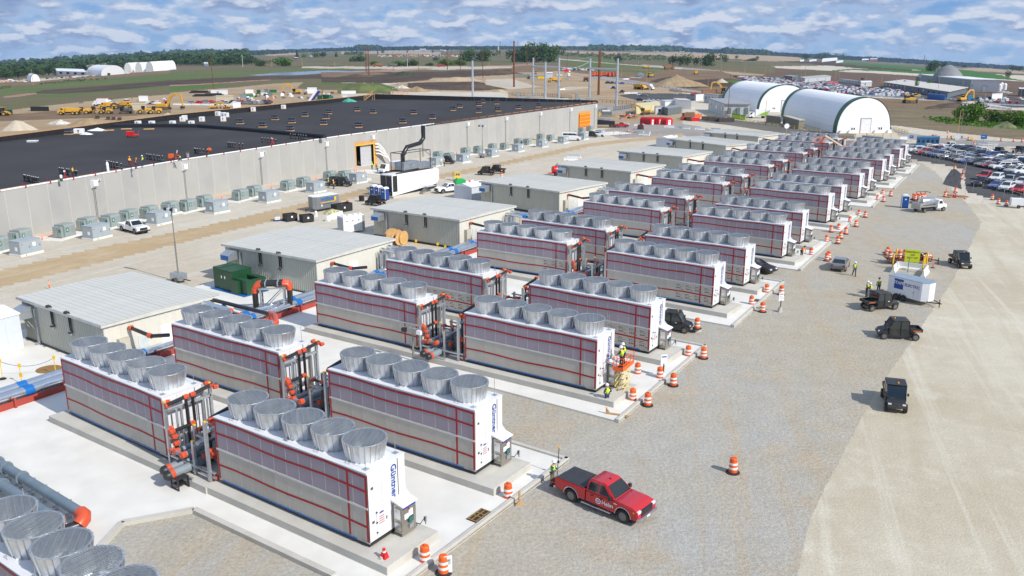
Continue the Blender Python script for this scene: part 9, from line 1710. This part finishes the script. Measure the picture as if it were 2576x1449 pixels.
mound('dark topsoil bank with scrub in the brown site','s2',950,650,34,9,mat('green_dark_bank',(.03,.05,.025),.95,var=.4,sc=.2,bump=1,bsc=.6),.4,9); mound('dark flat mound left of the transmission poles','s2',250,680,45,7,DS,.4,10); mound('dark soil mound right of the brown poles','s2',2350,635,60,11,DS,.35,11); mound('dark soil heap in the centre of the brown site','s2',2000,860,75,14,DS,.4,12)
mound('tall brown mound beside the site road','s3',2480,820,70,24,SO,.5,13); mound('pale grey pile in the ditch left of the arched tents','s4',585,765,16,9,GR,.6,14); mound('small pale piles near the tan haul road','s2',2390,905,18,7,mat('tan_pile',(.40,.31,.20),.95),.5,15); mound('dark spoil heap at the tan excavator','s5',1480,900,55,10,DS,.4,16); mound('dark spoil heap left of the spoil ridge','s5',1180,920,18,7,DS,.5,17)
mound('brown rubble heap below the yellow cabins','s3',1950,1310,32,8,SO,.4,18); mound('brown rubble heap left of the slim yellow post','s3',1560,1280,14,6,SO,.5,19); mound('reedy hump at the foot of the green bushes','s5',2300,1210,30,14,mat('reedy_hump',(.13,.15,.07),.95,var=.4,sc=.6,bump=1.2,bsc=1.5),.5,20)
# ---------------- trees
def leafmesh(name,n,blobs,size,m,seed=1):
 rg=np.random.RandomState(seed); V=[];F=[]
 for(cx,cy,cz,rx,ry,rz)in blobs:
  k=max(8,int(n*(rx*ry*rz)**(2/3)/sum((b_[3]*b_[4]*b_[5])**(2/3)for b_ in blobs)))
  d=rg.normal(size=(k,3)); d/=np.linalg.norm(d,axis=1)[:,None]; r=rg.uniform(.6,1.04,size=(k,1))**.7; P=d*r*[rx,ry,rz]+[cx,cy,cz]
  for p,dd in zip(P,d):
   a=rg.normal(size=3)*.55+dd; a/=np.linalg.norm(a); u=np.cross(a,rg.normal(size=3)); u/=np.linalg.norm(u)+1e-6; v=np.cross(a,u); s=size*rg.uniform(.6,1.35); o=len(V)
   V+=[tuple(p+u*s),tuple(p+v*s*.8+a*s*.15),tuple(p-u*s),tuple(p-v*s*.8+a*s*.1)]; F.append((o,o+1,o+2,o+3))
 me=bpy.data.meshes.new(name); me.from_pydata(V,[],F); me.materials.append(m); return me
def leafmat(n,c):
 m=mat(n,c,.75,var=.38,sc=.22,obvar=.12,spec=.2); return m
LM=[leafmat('leaf_mid_green',(.055,.105,.026)),leafmat('leaf_dark_green',(.030,.062,.022)),leafmat('leaf_fresh_green',(.095,.19,.022)),leafmat('leaf_olive',(.10,.12,.045))]
BARK=mat('bark',(.09,.065,.045),.9)
def treeproto(kind,seed,leaf,n=420):
 rg=random.Random(seed); t=T('tree','','tree'); bl=[]
 if kind=='round':bl=[(rg.uniform(-.24,.24),rg.uniform(-.24,.24),rg.uniform(.28,.72),rg.uniform(.24,.36),rg.uniform(.24,.36),rg.uniform(.20,.28))for _ in range(9)]
 elif kind=='tall':bl=[(rg.uniform(-.13,.13),rg.uniform(-.13,.13),.3+.1*i,.22-.012*i,.22-.012*i,.14)for i in range(6)]
 elif kind=='wide':bl=[(rg.uniform(-.6,.6),rg.uniform(-.3,.3),rg.uniform(.12,.70),rg.uniform(.26,.38),.3,rg.uniform(.22,.30))for _ in range(15)]
 elif kind=='bush':bl=[(rg.uniform(-.55,.55),rg.uniform(-.35,.35),rg.uniform(.12,.65),rg.uniform(.24,.36),rg.uniform(.22,.35),rg.uniform(.22,.34))for _ in range(12)]
 elif kind=='fir':bl=[(0,0,.2+.13*i,.24-.036*i,.24-.036*i,.12)for i in range(6)]
 link('crown',leafmesh('crown',n,bl,.048,LM[leaf],seed),t); m=MB(); m.cyl((0,0,-.02),(0.01,0,.5),.028,.014,n=6)
 for i in range(4):a=rg.uniform(0,6); m.cyl((0,0,.28+.05*i),(.2*math.cos(a),.2*math.sin(a),.55+.04*i),.012,.006,n=4)
 m.ob('trunk',BARK,t); return t
TP_={('round',0):treeproto('round',1,0),('round',1):treeproto('round',2,1),('tall',0):treeproto('tall',3,0),('wide',0):treeproto('wide',4,0,1300),('wide',1):treeproto('wide',5,1,1100),('bush',2):treeproto('bush',6,2,1500),('bush',0):treeproto('bush',7,0,1200),('round',2):treeproto('round',8,2,500),('fir',1):treeproto('fir',9,1,300),('tall',1):treeproto('tall',11,1),('bush',3):treeproto('bush',10,3,800)}
ti=[0]
def tree(kind,leaf,k,x,y_,hp,wp,label,group='trees and bushes in the distance'):
 p=at(k,x,y_); h=hpx(p,hp); w=hpx(p,wp)/(1.0 if kind in('round','tall','fir')else 1.7); w=w/(.95 if kind=='round' else .5 if kind in('tall','fir')else 1); return place(TP_[(kind,leaf)],p,random.uniform(0,6)if kind in('round','tall','fir')else random.uniform(-.3,.3),label,group,(w,w*.9,h/.98))
TR=[('wide',0,'s3',300,455,52,85,'large tree grove left of the steel poles, left part'),('wide',0,'s3',480,455,50,85,'large tree grove left of the steel poles, middle part'),('wide',0,'s3',640,460,44,60,'large tree grove left of the steel poles, right part'),('round',0,'s3',170,455,36,40,'large round tree at the left end of the grove'),('wide',0,'s2',1960,445,34,66,'tree grove between the brown poles, left part'),('wide',0,'s2',2200,445,34,64,'tree grove between the brown poles, right part'),('wide',1,'s3',30,455,32,45,'tree clump between two groves in the centre'),
 ('bush',0,'s2',250,445,17,50,'dark round bush clump left of the transmission poles'),('bush',2,'s2',490,505,11,32,'fresh green bush right of the transmission poles'),('bush',2,'s2',850,510,13,40,'fresh green bushes in the centre strip, left'),('bush',0,'s2',1050,510,17,48,'green bushes in the centre strip, middle'),('bush',2,'s2',1560,508,17,60,'green bush bank before the brown poles, left'),('bush',2,'s2',1780,505,16,48,'green bush bank before the brown poles, right'),('bush',0,'s2',1330,508,8,25,'low bush in the centre strip'),('round',0,'s2',1430,440,12,20,'small tree left of the grove'),
 ('round',1,'s3',1600,480,22,24,'lone dark tree beside the far road'),('round',1,'s3',2420,510,28,28,'dark tree at the right of the far road, left'),('round',1,'s3',2540,520,29,26,'dark tree at the right of the far road, middle'),('round',0,'s4',70,515,34,30,'tree of the right roadside group, left'),('round',1,'s4',200,515,24,22,'dark low tree of the right roadside group'),('wide',0,'s4',430,515,35,56,'big round tree of the right roadside group'),('round',0,'s4',640,465,22,18,'loose tree behind the roadside group'),
 ('round',1,'s4',810,410,10,10,'small lone tree in the pale field'),('round',0,'s4',1125,415,9,10,'small tree in the pale field, right'),('bush',0,'s4',1040,435,7,40,'low scrub line in the pale field'),('round',1,'s4',1435,365,8,9,'tiny tree in the far pale field'),('round',1,'s4',1850,430,18,22,'tree at the white farm buildings, left'),('wide',0,'s4',2150,410,17,60,'farm trees behind the white barn'),('round',0,'s4',2400,410,15,20,'farm tree right of the barn'),
 ('wide',0,'s5',1230,355,26,44,'big field tree clump before the pale hall'),('round',0,'s5',1380,350,20,22,'field tree right of the big clump'),('round',1,'s5',1680,305,9,14,'small tree in the far right field'),('round',0,'s5',2325,465,21,15,'lone tree at the right above the dome'),('tall',0,'s5',2400,350,14,16,'far right field tree, left'),('tall',0,'s5',2500,355,12,16,'far right field tree, right'),
 ('round',2,'s5',1140,625,26,12,'young green tree in front of the pale hall side, left'),('round',2,'s5',1432,640,18,11,'young green tree in front of the hall side, middle'),('round',2,'s5',1543,650,17,10,'young green tree in front of the hall side, right'),('round',2,'s5',945,660,31,10,'young green tree beyond the parked cars'),('round',2,'s5',770,590,18,7,'slim young tree behind the long building'),('round',1,'s5',132,490,7,8,'small bush tree behind the office block'),
 ('bush',2,'s5',1750,1120,44,72,'tall bright green bush, highest of the bank at right'),('bush',2,'s5',1560,1060,22,28,'bright bush at the left end of the green bank'),('bush',0,'s5',1800,960,24,70,'dull green bush behind the tall bright one'),('bush',2,'s5',2060,1110,28,60,'green bush right of the tallest one'),('bush',0,'s5',2240,1130,27,56,'darker green bush in the middle of the bank'),('bush',2,'s5',2420,1170,34,60,'green bush near the right end of the bank'),('bush',2,'s5',2560,1190,36,50,'green bush at the right picture edge'),
 ('bush',2,'s1',1680,355,22,64,'bright rounded bush by the far farm, left centre'),('wide',0,'s1',1400,355,16,40,'trees beside the bright rounded bush'),('fir',1,'s1',1910,235,19,9,'dark conifer at the farmhouse, left'),('round',2,'s1',2020,235,13,14,'pale green tree at the farmhouse'),('round',0,'s1',2190,230,16,22,'round tree at the farmhouse, right'),('fir',1,'s1',2500,220,14,9,'dark conifer right of the farmhouse'),('tall',0,'s1',2300,225,14,18,'tree between the farm conifers'),
 ('fir',1,'s2',548,330,9,5,'tiny conifer in the far field, left'),('fir',1,'s2',995,315,6,5,'tiny conifer in the far field, middle'),('fir',1,'s2',1380,315,8,6,'tiny conifer in the far field, right'),('round',0,'s2',625,325,8,10,'small tree alone in the far centre field'),('bush',3,'s4',40,775,9,28,'olive shrub bank in the ditch at the right')]
for q in TR:tree(*q)
rt=random.Random(11)
for i in range(46):
 f=i/45; k='s0' if f<.62 else 's1'; x=f/.62*2576 if f<.62 else(f-.62)/.38*1300; y_=(555-f*300)if f<.62 else 350; y_=np.interp(f,[0,.3,.6,.62,1],[560,455,345,350,352]); tree(rt.choice(['round','round','tall']),rt.choice([0,1,0]),k,x,float(y_)-rt.uniform(0,18),rt.uniform(15,24),rt.uniform(16,26),'tree at the front edge of the left forest, %s from the left'%(NTH[i]if i<39 else NTH[i-39]+' after the gap'),'front trees of the left forest')
def forest(label,polys,n,hp,wp,leafm,seed=1,quads=26,hz_=None):
 rg=np.random.RandomState(seed); V=[];F=[]; P=[]
 for k,poly in polys:
  Q=[D(k,*p)for p in poly]; xs=[p[0]for p in Q]; ys=[p[1]for p in Q]; c=0
  def ins(x,y):
   r=False
   for(x1,y1),(x2,y2)in zip(Q,Q[1:]+Q[:1]):
    if(y1>y)!=(y2>y)and x<(x2-x1)*(y-y1)/(y2-y1)+x1:r=not r
   return r
  while c<n//len(polys):
   x,y=rg.uniform(min(xs),max(xs)),rg.uniform(min(ys),max(ys))
   if ins(x,y):P.append(G(x,y)); c+=1
 for p in P:
  h=hpx(p,hp*rg.uniform(.7,1.2)); w=hpx(p,wp*rg.uniform(.7,1.2))/2; d=rg.normal(size=(quads,3)); d/=np.linalg.norm(d,axis=1)[:,None]; d[:,2]=np.abs(d[:,2])
  C=d*[w,w,h*.62]*rg.uniform(.75,1,size=(quads,1))+[p.x,p.y,p.z+h*.35]; s=max(w*.42,h*.16)
  for cc,dd in zip(C,d):
   a=rg.normal(size=3)*.5+dd; a/=np.linalg.norm(a); u=np.cross(a,rg.normal(size=3)); u/=np.linalg.norm(u)+1e-6; v=np.cross(a,u); q=s*rg.uniform(.6,1.3); o=len(V); V+=[tuple(cc+u*q),tuple(cc+v*q),tuple(cc-u*q),tuple(cc-v*q)]; F.append((o,o+1,o+2,o+3))
 me=bpy.data.meshes.new('woodland'); me.from_pydata(V,[],F); me.materials.append(leafm); o=link('woodland',me); tag(o,label,'woodland',None,'stuff')
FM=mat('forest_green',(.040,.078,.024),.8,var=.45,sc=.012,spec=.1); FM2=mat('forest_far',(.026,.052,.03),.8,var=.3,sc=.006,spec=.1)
forest('dense green forest filling the left behind the white arched tents',[('s0',[(-200,400),(0,375),(700,330),(1500,270),(2576,215),(2576,300),(1900,330),(1200,400),(800,470),(0,545),(-200,560)]),('s1',[(0,215),(700,200),(1150,200),(1150,340),(600,345),(0,340)])],1300,15,17,FM,2)
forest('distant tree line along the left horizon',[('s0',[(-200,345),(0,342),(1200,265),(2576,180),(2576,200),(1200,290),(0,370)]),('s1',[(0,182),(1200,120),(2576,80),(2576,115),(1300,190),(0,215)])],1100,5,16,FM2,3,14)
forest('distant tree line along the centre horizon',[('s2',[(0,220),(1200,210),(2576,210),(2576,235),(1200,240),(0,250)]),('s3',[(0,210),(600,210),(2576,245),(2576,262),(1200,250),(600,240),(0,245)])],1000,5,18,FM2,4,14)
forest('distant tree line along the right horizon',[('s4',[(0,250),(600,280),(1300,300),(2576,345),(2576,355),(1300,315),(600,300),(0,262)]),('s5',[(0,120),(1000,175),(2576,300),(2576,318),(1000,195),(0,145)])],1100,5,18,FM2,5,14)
forest('belt of far trees left and right of the centre fields',[('s3',[(1180,240),(2576,270),(2576,300),(1700,290),(1180,280)]),('s4',[(610,300),(1290,320),(1290,330),(610,310)]),('s2',[(270,260),(560,265),(560,275),(270,272)])],330,9,22,FM,6,22)
forest('young trees and scrub along the far road',[('s3',[(760,330),(1200,335),(2330,380),(2330,440),(1700,440),(1200,395),(760,385)]),('s2',[(60,340),(330,330),(330,345),(60,355)])],420,6,7,mat('scrub_green',(.075,.12,.035),.8,var=.35,sc=.03),7,12)
forest('scrubby hedge along the left field edge',[('s0',[(600,625),(1300,555),(1600,540),(1600,555),(1300,580),(620,640)]),('s0',[(0,685),(150,660),(150,680),(0,700)])],130,3,6,mat('scrub_green',(.075,.12,.035),.8),8,12)
forest('tufts of grass and weeds below the green bushes',[('s5',[(1050,1050),(1500,1060),(2576,1170),(2576,1230),(1700,1180),(1200,1120)])],260,4,7,LM[2],9,14)
FB=[('s1',505,355,60,10,'white farmhouse in front of the left forest'),('s1',820,200,80,6,'white farm cluster above the left forest'),('s1',1870,245,50,4,'red farmhouse behind the conifers, left centre'),('s1',2100,222,40,4,'white farmhouse under the round trees'),('s2',1180,275,90,4,'white barn with long roof on the far centre field'),('s2',1545,300,40,4,'white shed near the far poles'),('s2',1535,240,60,5,'white farm cluster on the horizon centre'),('s2',645,232,35,3,'tiny white buildings on the horizon, left'),('s3',1180,235,50,4,'red-white barn on the right horizon'),('s3',930,245,30,3,'tiny white barn right of the grove'),
 ('s4',2100,455,230,8,'long white roofed barn in the right fields'),('s4',1770,445,60,4,'small white shed left of the long barn'),('s4',1910,448,110,4,'low white farm tanks left of the long barn'),('s4',2315,470,105,4,'low white farm sheds right of the long barn'),('s4',1500,310,65,3,'white farm on the right horizon'),('s4',1590,325,60,4,'red barn on the right horizon'),('s5',245,205,110,8,'white-red barn in the far right fields'),('s5',350,160,110,4,'white farm tanks at the far right horizon'),('s5',130,185,100,3,'white farm sheds at the far right, left one')]
for i,(k,x,y_,w,hp,l)in enumerate(FB):ggable('farm_building',l,'farm building',(k,x,y_),(k,x+w,y_+1),(k,x+w*.12,y_-6),hp*.6,.5,mat('barn_red',(.20,.03,.02),.7)if 'red' in l else WHITE,WHITE if 'long' in l or 'barn' not in l else mat('barn_roof',(.45,.46,.47),.5),0)
for i,(k,x,y_,hp,l)in enumerate((('s2',2370,290,11,'pale concrete farm silo beside the tall far pole'),('s2',1488,245,6,'thin white silo on the centre horizon'),('s4',1662,325,7,'white silo at the right horizon farm'),('s1',447,165,5,'white water tower on the left horizon'))):p=at(k,x,y_); r=hpx(p,1.6); b().lathe([(r,0),(r,hpx(p,hp)*.85),(r*.4,hpx(p,hp))],10).ob('shell',[mat('silo_concrete',(.55,.52,.46),.7)],T('silo',l,'silo',p))
for k,x,y_,hp,l in(('s5',1070,180,19,'lattice radio tower on the right horizon'),('s0',475,345,17,'thin radio mast on the left horizon')):
 p=at(k,x,y_); h=hpx(p,hp); r=hpx(p,1.4); t=T('radio_tower',l,'tower',p); m=b();
 for sx,sy_ in((-1,-1),(1,-1),(1,1),(-1,1)):m.cyl((sx*r,sy_*r,0),(sx*r*.3,sy_*r*.3,h),r*.16,n=4)
 m.ob('lattice',[mat('mast_grey',(.20,.20,.17),.6)],t); b().bx(-r*.8,r*.8,-r*.4,r*.4,h*.96,h).ob('top',LG,t)
for k,x,y_,l,w in(('t5',870,205,'blue direction sign behind the last cooling unit',4),('t5',1960,218,'blue direction sign on the white barriers at right',6),('s5',548,1270,'blue sign at the arched tent corner',3)):
 p=at(k,x,y_); s=hpx(p,1); t=T('direction_sign',l,'sign',p); b().bx(-w*1.1*s,w*1.1*s,-.05,.05,1.0,1.0+w*1.6*s).ob('panel',[mat('sign_blue',(.01,.10,.33),.5)],t); b().bx(-w*.8*s,w*.3*s,-.08,-.051,1.0+w*.9*s,1.0+w*1.0*s).ob('print',WHITE,t); b().cyl((0,.1,0),(0,.1,1.0),.06,n=5).ob('post',GALV,t)
p=at('t5',1777,258); t=T('warning_sign','round yellow sign on a post by the access road','sign',p); b().lathe([(.45,-.04),(.45,.04)],14,(0,0,1.9),0,axis='y').ob('panel',[mat('sign_amber',(.80,.42,.01),.5)],t); b().cyl((0,0,0),(0,0,1.5),.05,n=5).ob('post',GALV,t)
p=at('t4',1563,250); t=T('round_sign','round white disc sign behind the pump houses','sign',p); b().lathe([(.85,-.05),(.85,.05)],16,(0,0,2.6),0,axis='y').ob('panel',WHITE,t); b().cyl((0,0,0),(0,0,1.8),.07,n=5).ob('post',GALV,t)
for x,y_ in((1440,275),(1523,262)):sm('bollard','yellow bollard behind the car park beside the blue booth, %s'%('tall' if x<1500 else 'short'),'bollard',at('t5',x,y_),0,[('post',b().cyl((0,0,0),(0,0,2.6 if x<1500 else 1.5),.14,n=8),YEL)])
sm('dump_trailer','black tipping trailer with tarpaulin just beyond the warehouse corner','trailer',at('t3',1400,150),R_(-5),[('body',b().prism([(-4,1.0),(-4.2,3.0),(3.6,2.3),(3.6,1.0)],'y',-1.3,1.3),BLACKM),('cover',b().prism([(-4.2,3.0),(3.6,2.3),(3.4,2.9),(-2,3.7)],'y',-1.2,1.2),[mat('tarp_grey',(.30,.31,.32),.6,var=.3)]),('wheel',b().cyl((2.0,-1.4,.5),(2.0,1.4,.5),.5,n=12),TYRE),('wheel',b().cyl((3.1,-1.4,.5),(3.1,1.4,.5),.5,n=12),TYRE)])
sm('skid_loader','small maroon skid machine on the dirt right of the slim posts','machine',at('t3',1940,180),R_(0),[('body',b().bx(-1,1,-.7,.7,.4,1.6).prism([(-.6,1.6),(.7,1.6),(.3,2.2)],'y',-.5,.5),[mat('maroon_machine',(.10,.02,.02),.6)]),('wheels',b().bx(-1,1,-.9,.9,0,.7),TYRE)])
sm('pump_skid','white and grey generator at the black fence with a yellow bollard','generator',at('s3',1430,1275),0,[('body',b().bx(-2,2,-1,1,.5,2.2),DGR),('top',b().bx(-2,1.4,-1,1,2.2,2.6),WHITE),('bollard',b().cyl((-3.2,0,0),(-3.2,0,1.8),.4,n=8),YEL)])
for i,(x,y_,c_)in enumerate(((60,1310,BRN),(110,1300,BRN),(40,1330,RED),(210,1290,ORANGE),(100,1335,GRN),(180,1345,RED))):sm('crate','crate or frame right of the red shelters, %s'%('brown left','brown tall','red low','orange rack','dark green','red sawhorse')[i],'crate',at('s4',x,y_),.2,[('body',b().bx(-1.6,1.6,-1.2,1.2,0,2.4 if i<2 else 1.4),[c_])])
for i,x in enumerate((400,500,600,660)):sm('rock_basket','long dark stone-filled basket on the apron, %s from the left'%NTH[i],'basket',at('s4',x,1330+(x-400)*.1),R_(-8),[('body',b().bx(-3.0,3.0,-1.0,1.0,0,1.5),[mat('basket_dark',(.09,.075,.07),.9,var=.4,sc=2)])],'stone-filled baskets')
rg=random.Random(9); m=MB(); ml_=[WHITE,LG,RED,BLUE,YEL,DGR]
for i in range(260):
 p=at('s2',rg.uniform(560,1840),rg.uniform(352,378)); s=hpx(p,rg.uniform(.4,1.3)); m.bx(p.x-s*1.6,p.x+s*1.6,p.y-s,p.y+s,p.z,p.z+s*rg.uniform(1,2),rg.randrange(6))
for i in range(60):
 p=at('s2',rg.uniform(900,1500),360); s=hpx(p,1); m.bx(p.x-s*.2,p.x+s*.2,p.y-.5,p.y+.5,p.z,p.z+s*rg.uniform(4,7),1)
tag(m.ob('equipment_park',ml_,fix=False),'far sprawling equipment park of tiny white and coloured boxes','equipment',None,'stuff')
m=MB()
for i in range(70):
 k,x,y_=rg.choice([('s0',rg.uniform(0,400),rg.uniform(560,600)),('s0',rg.uniform(620,1500),rg.uniform(500,545)),('s0',rg.uniform(1600,2050),rg.uniform(440,470))]); p=at(k,x,y_); s=hpx(p,rg.uniform(.5,1.3)); m.bx(p.x-s*1.8,p.x+s*1.8,p.y-s,p.y+s,p.z,p.z+s*1.6,rg.choice([0,1,2,3,4,5,2,5]))
tag(m.ob('yard_stock',ml_,fix=False),'loose stock and small plant around the distant arched tents','equipment',None,'stuff')
a=at('s0',1245,490); ggable('frame_tent','distant low white frame tent left of the arched ones','tent',('s0',870,490),('s0',1310,480),('s0',820,478),9,.5,WHITE,WHITE,4)
hz=MB(); hz.bx(-7200,7200,-300,7200,-140,160); hb=hz.mesh('haze',[]); vm=bpy.data.materials.new('thin_haze'); vm.use_nodes=True; n_=vm.node_tree.nodes; n_.clear(); pv=n_.new('ShaderNodeVolumePrincipled'); iv(pv,'Color',(.50,.70,1.0,1)); iv(pv,'Density',.000038); on=n_.new('ShaderNodeOutputMaterial'); vm.node_tree.links.new(pv.outputs[0],on.inputs['Volume']); hb.materials.append(vm)
HAZE=True
if HAZE:tag(link('haze',hb),'thin pale haze over the whole plain','haze',None,'stuff')
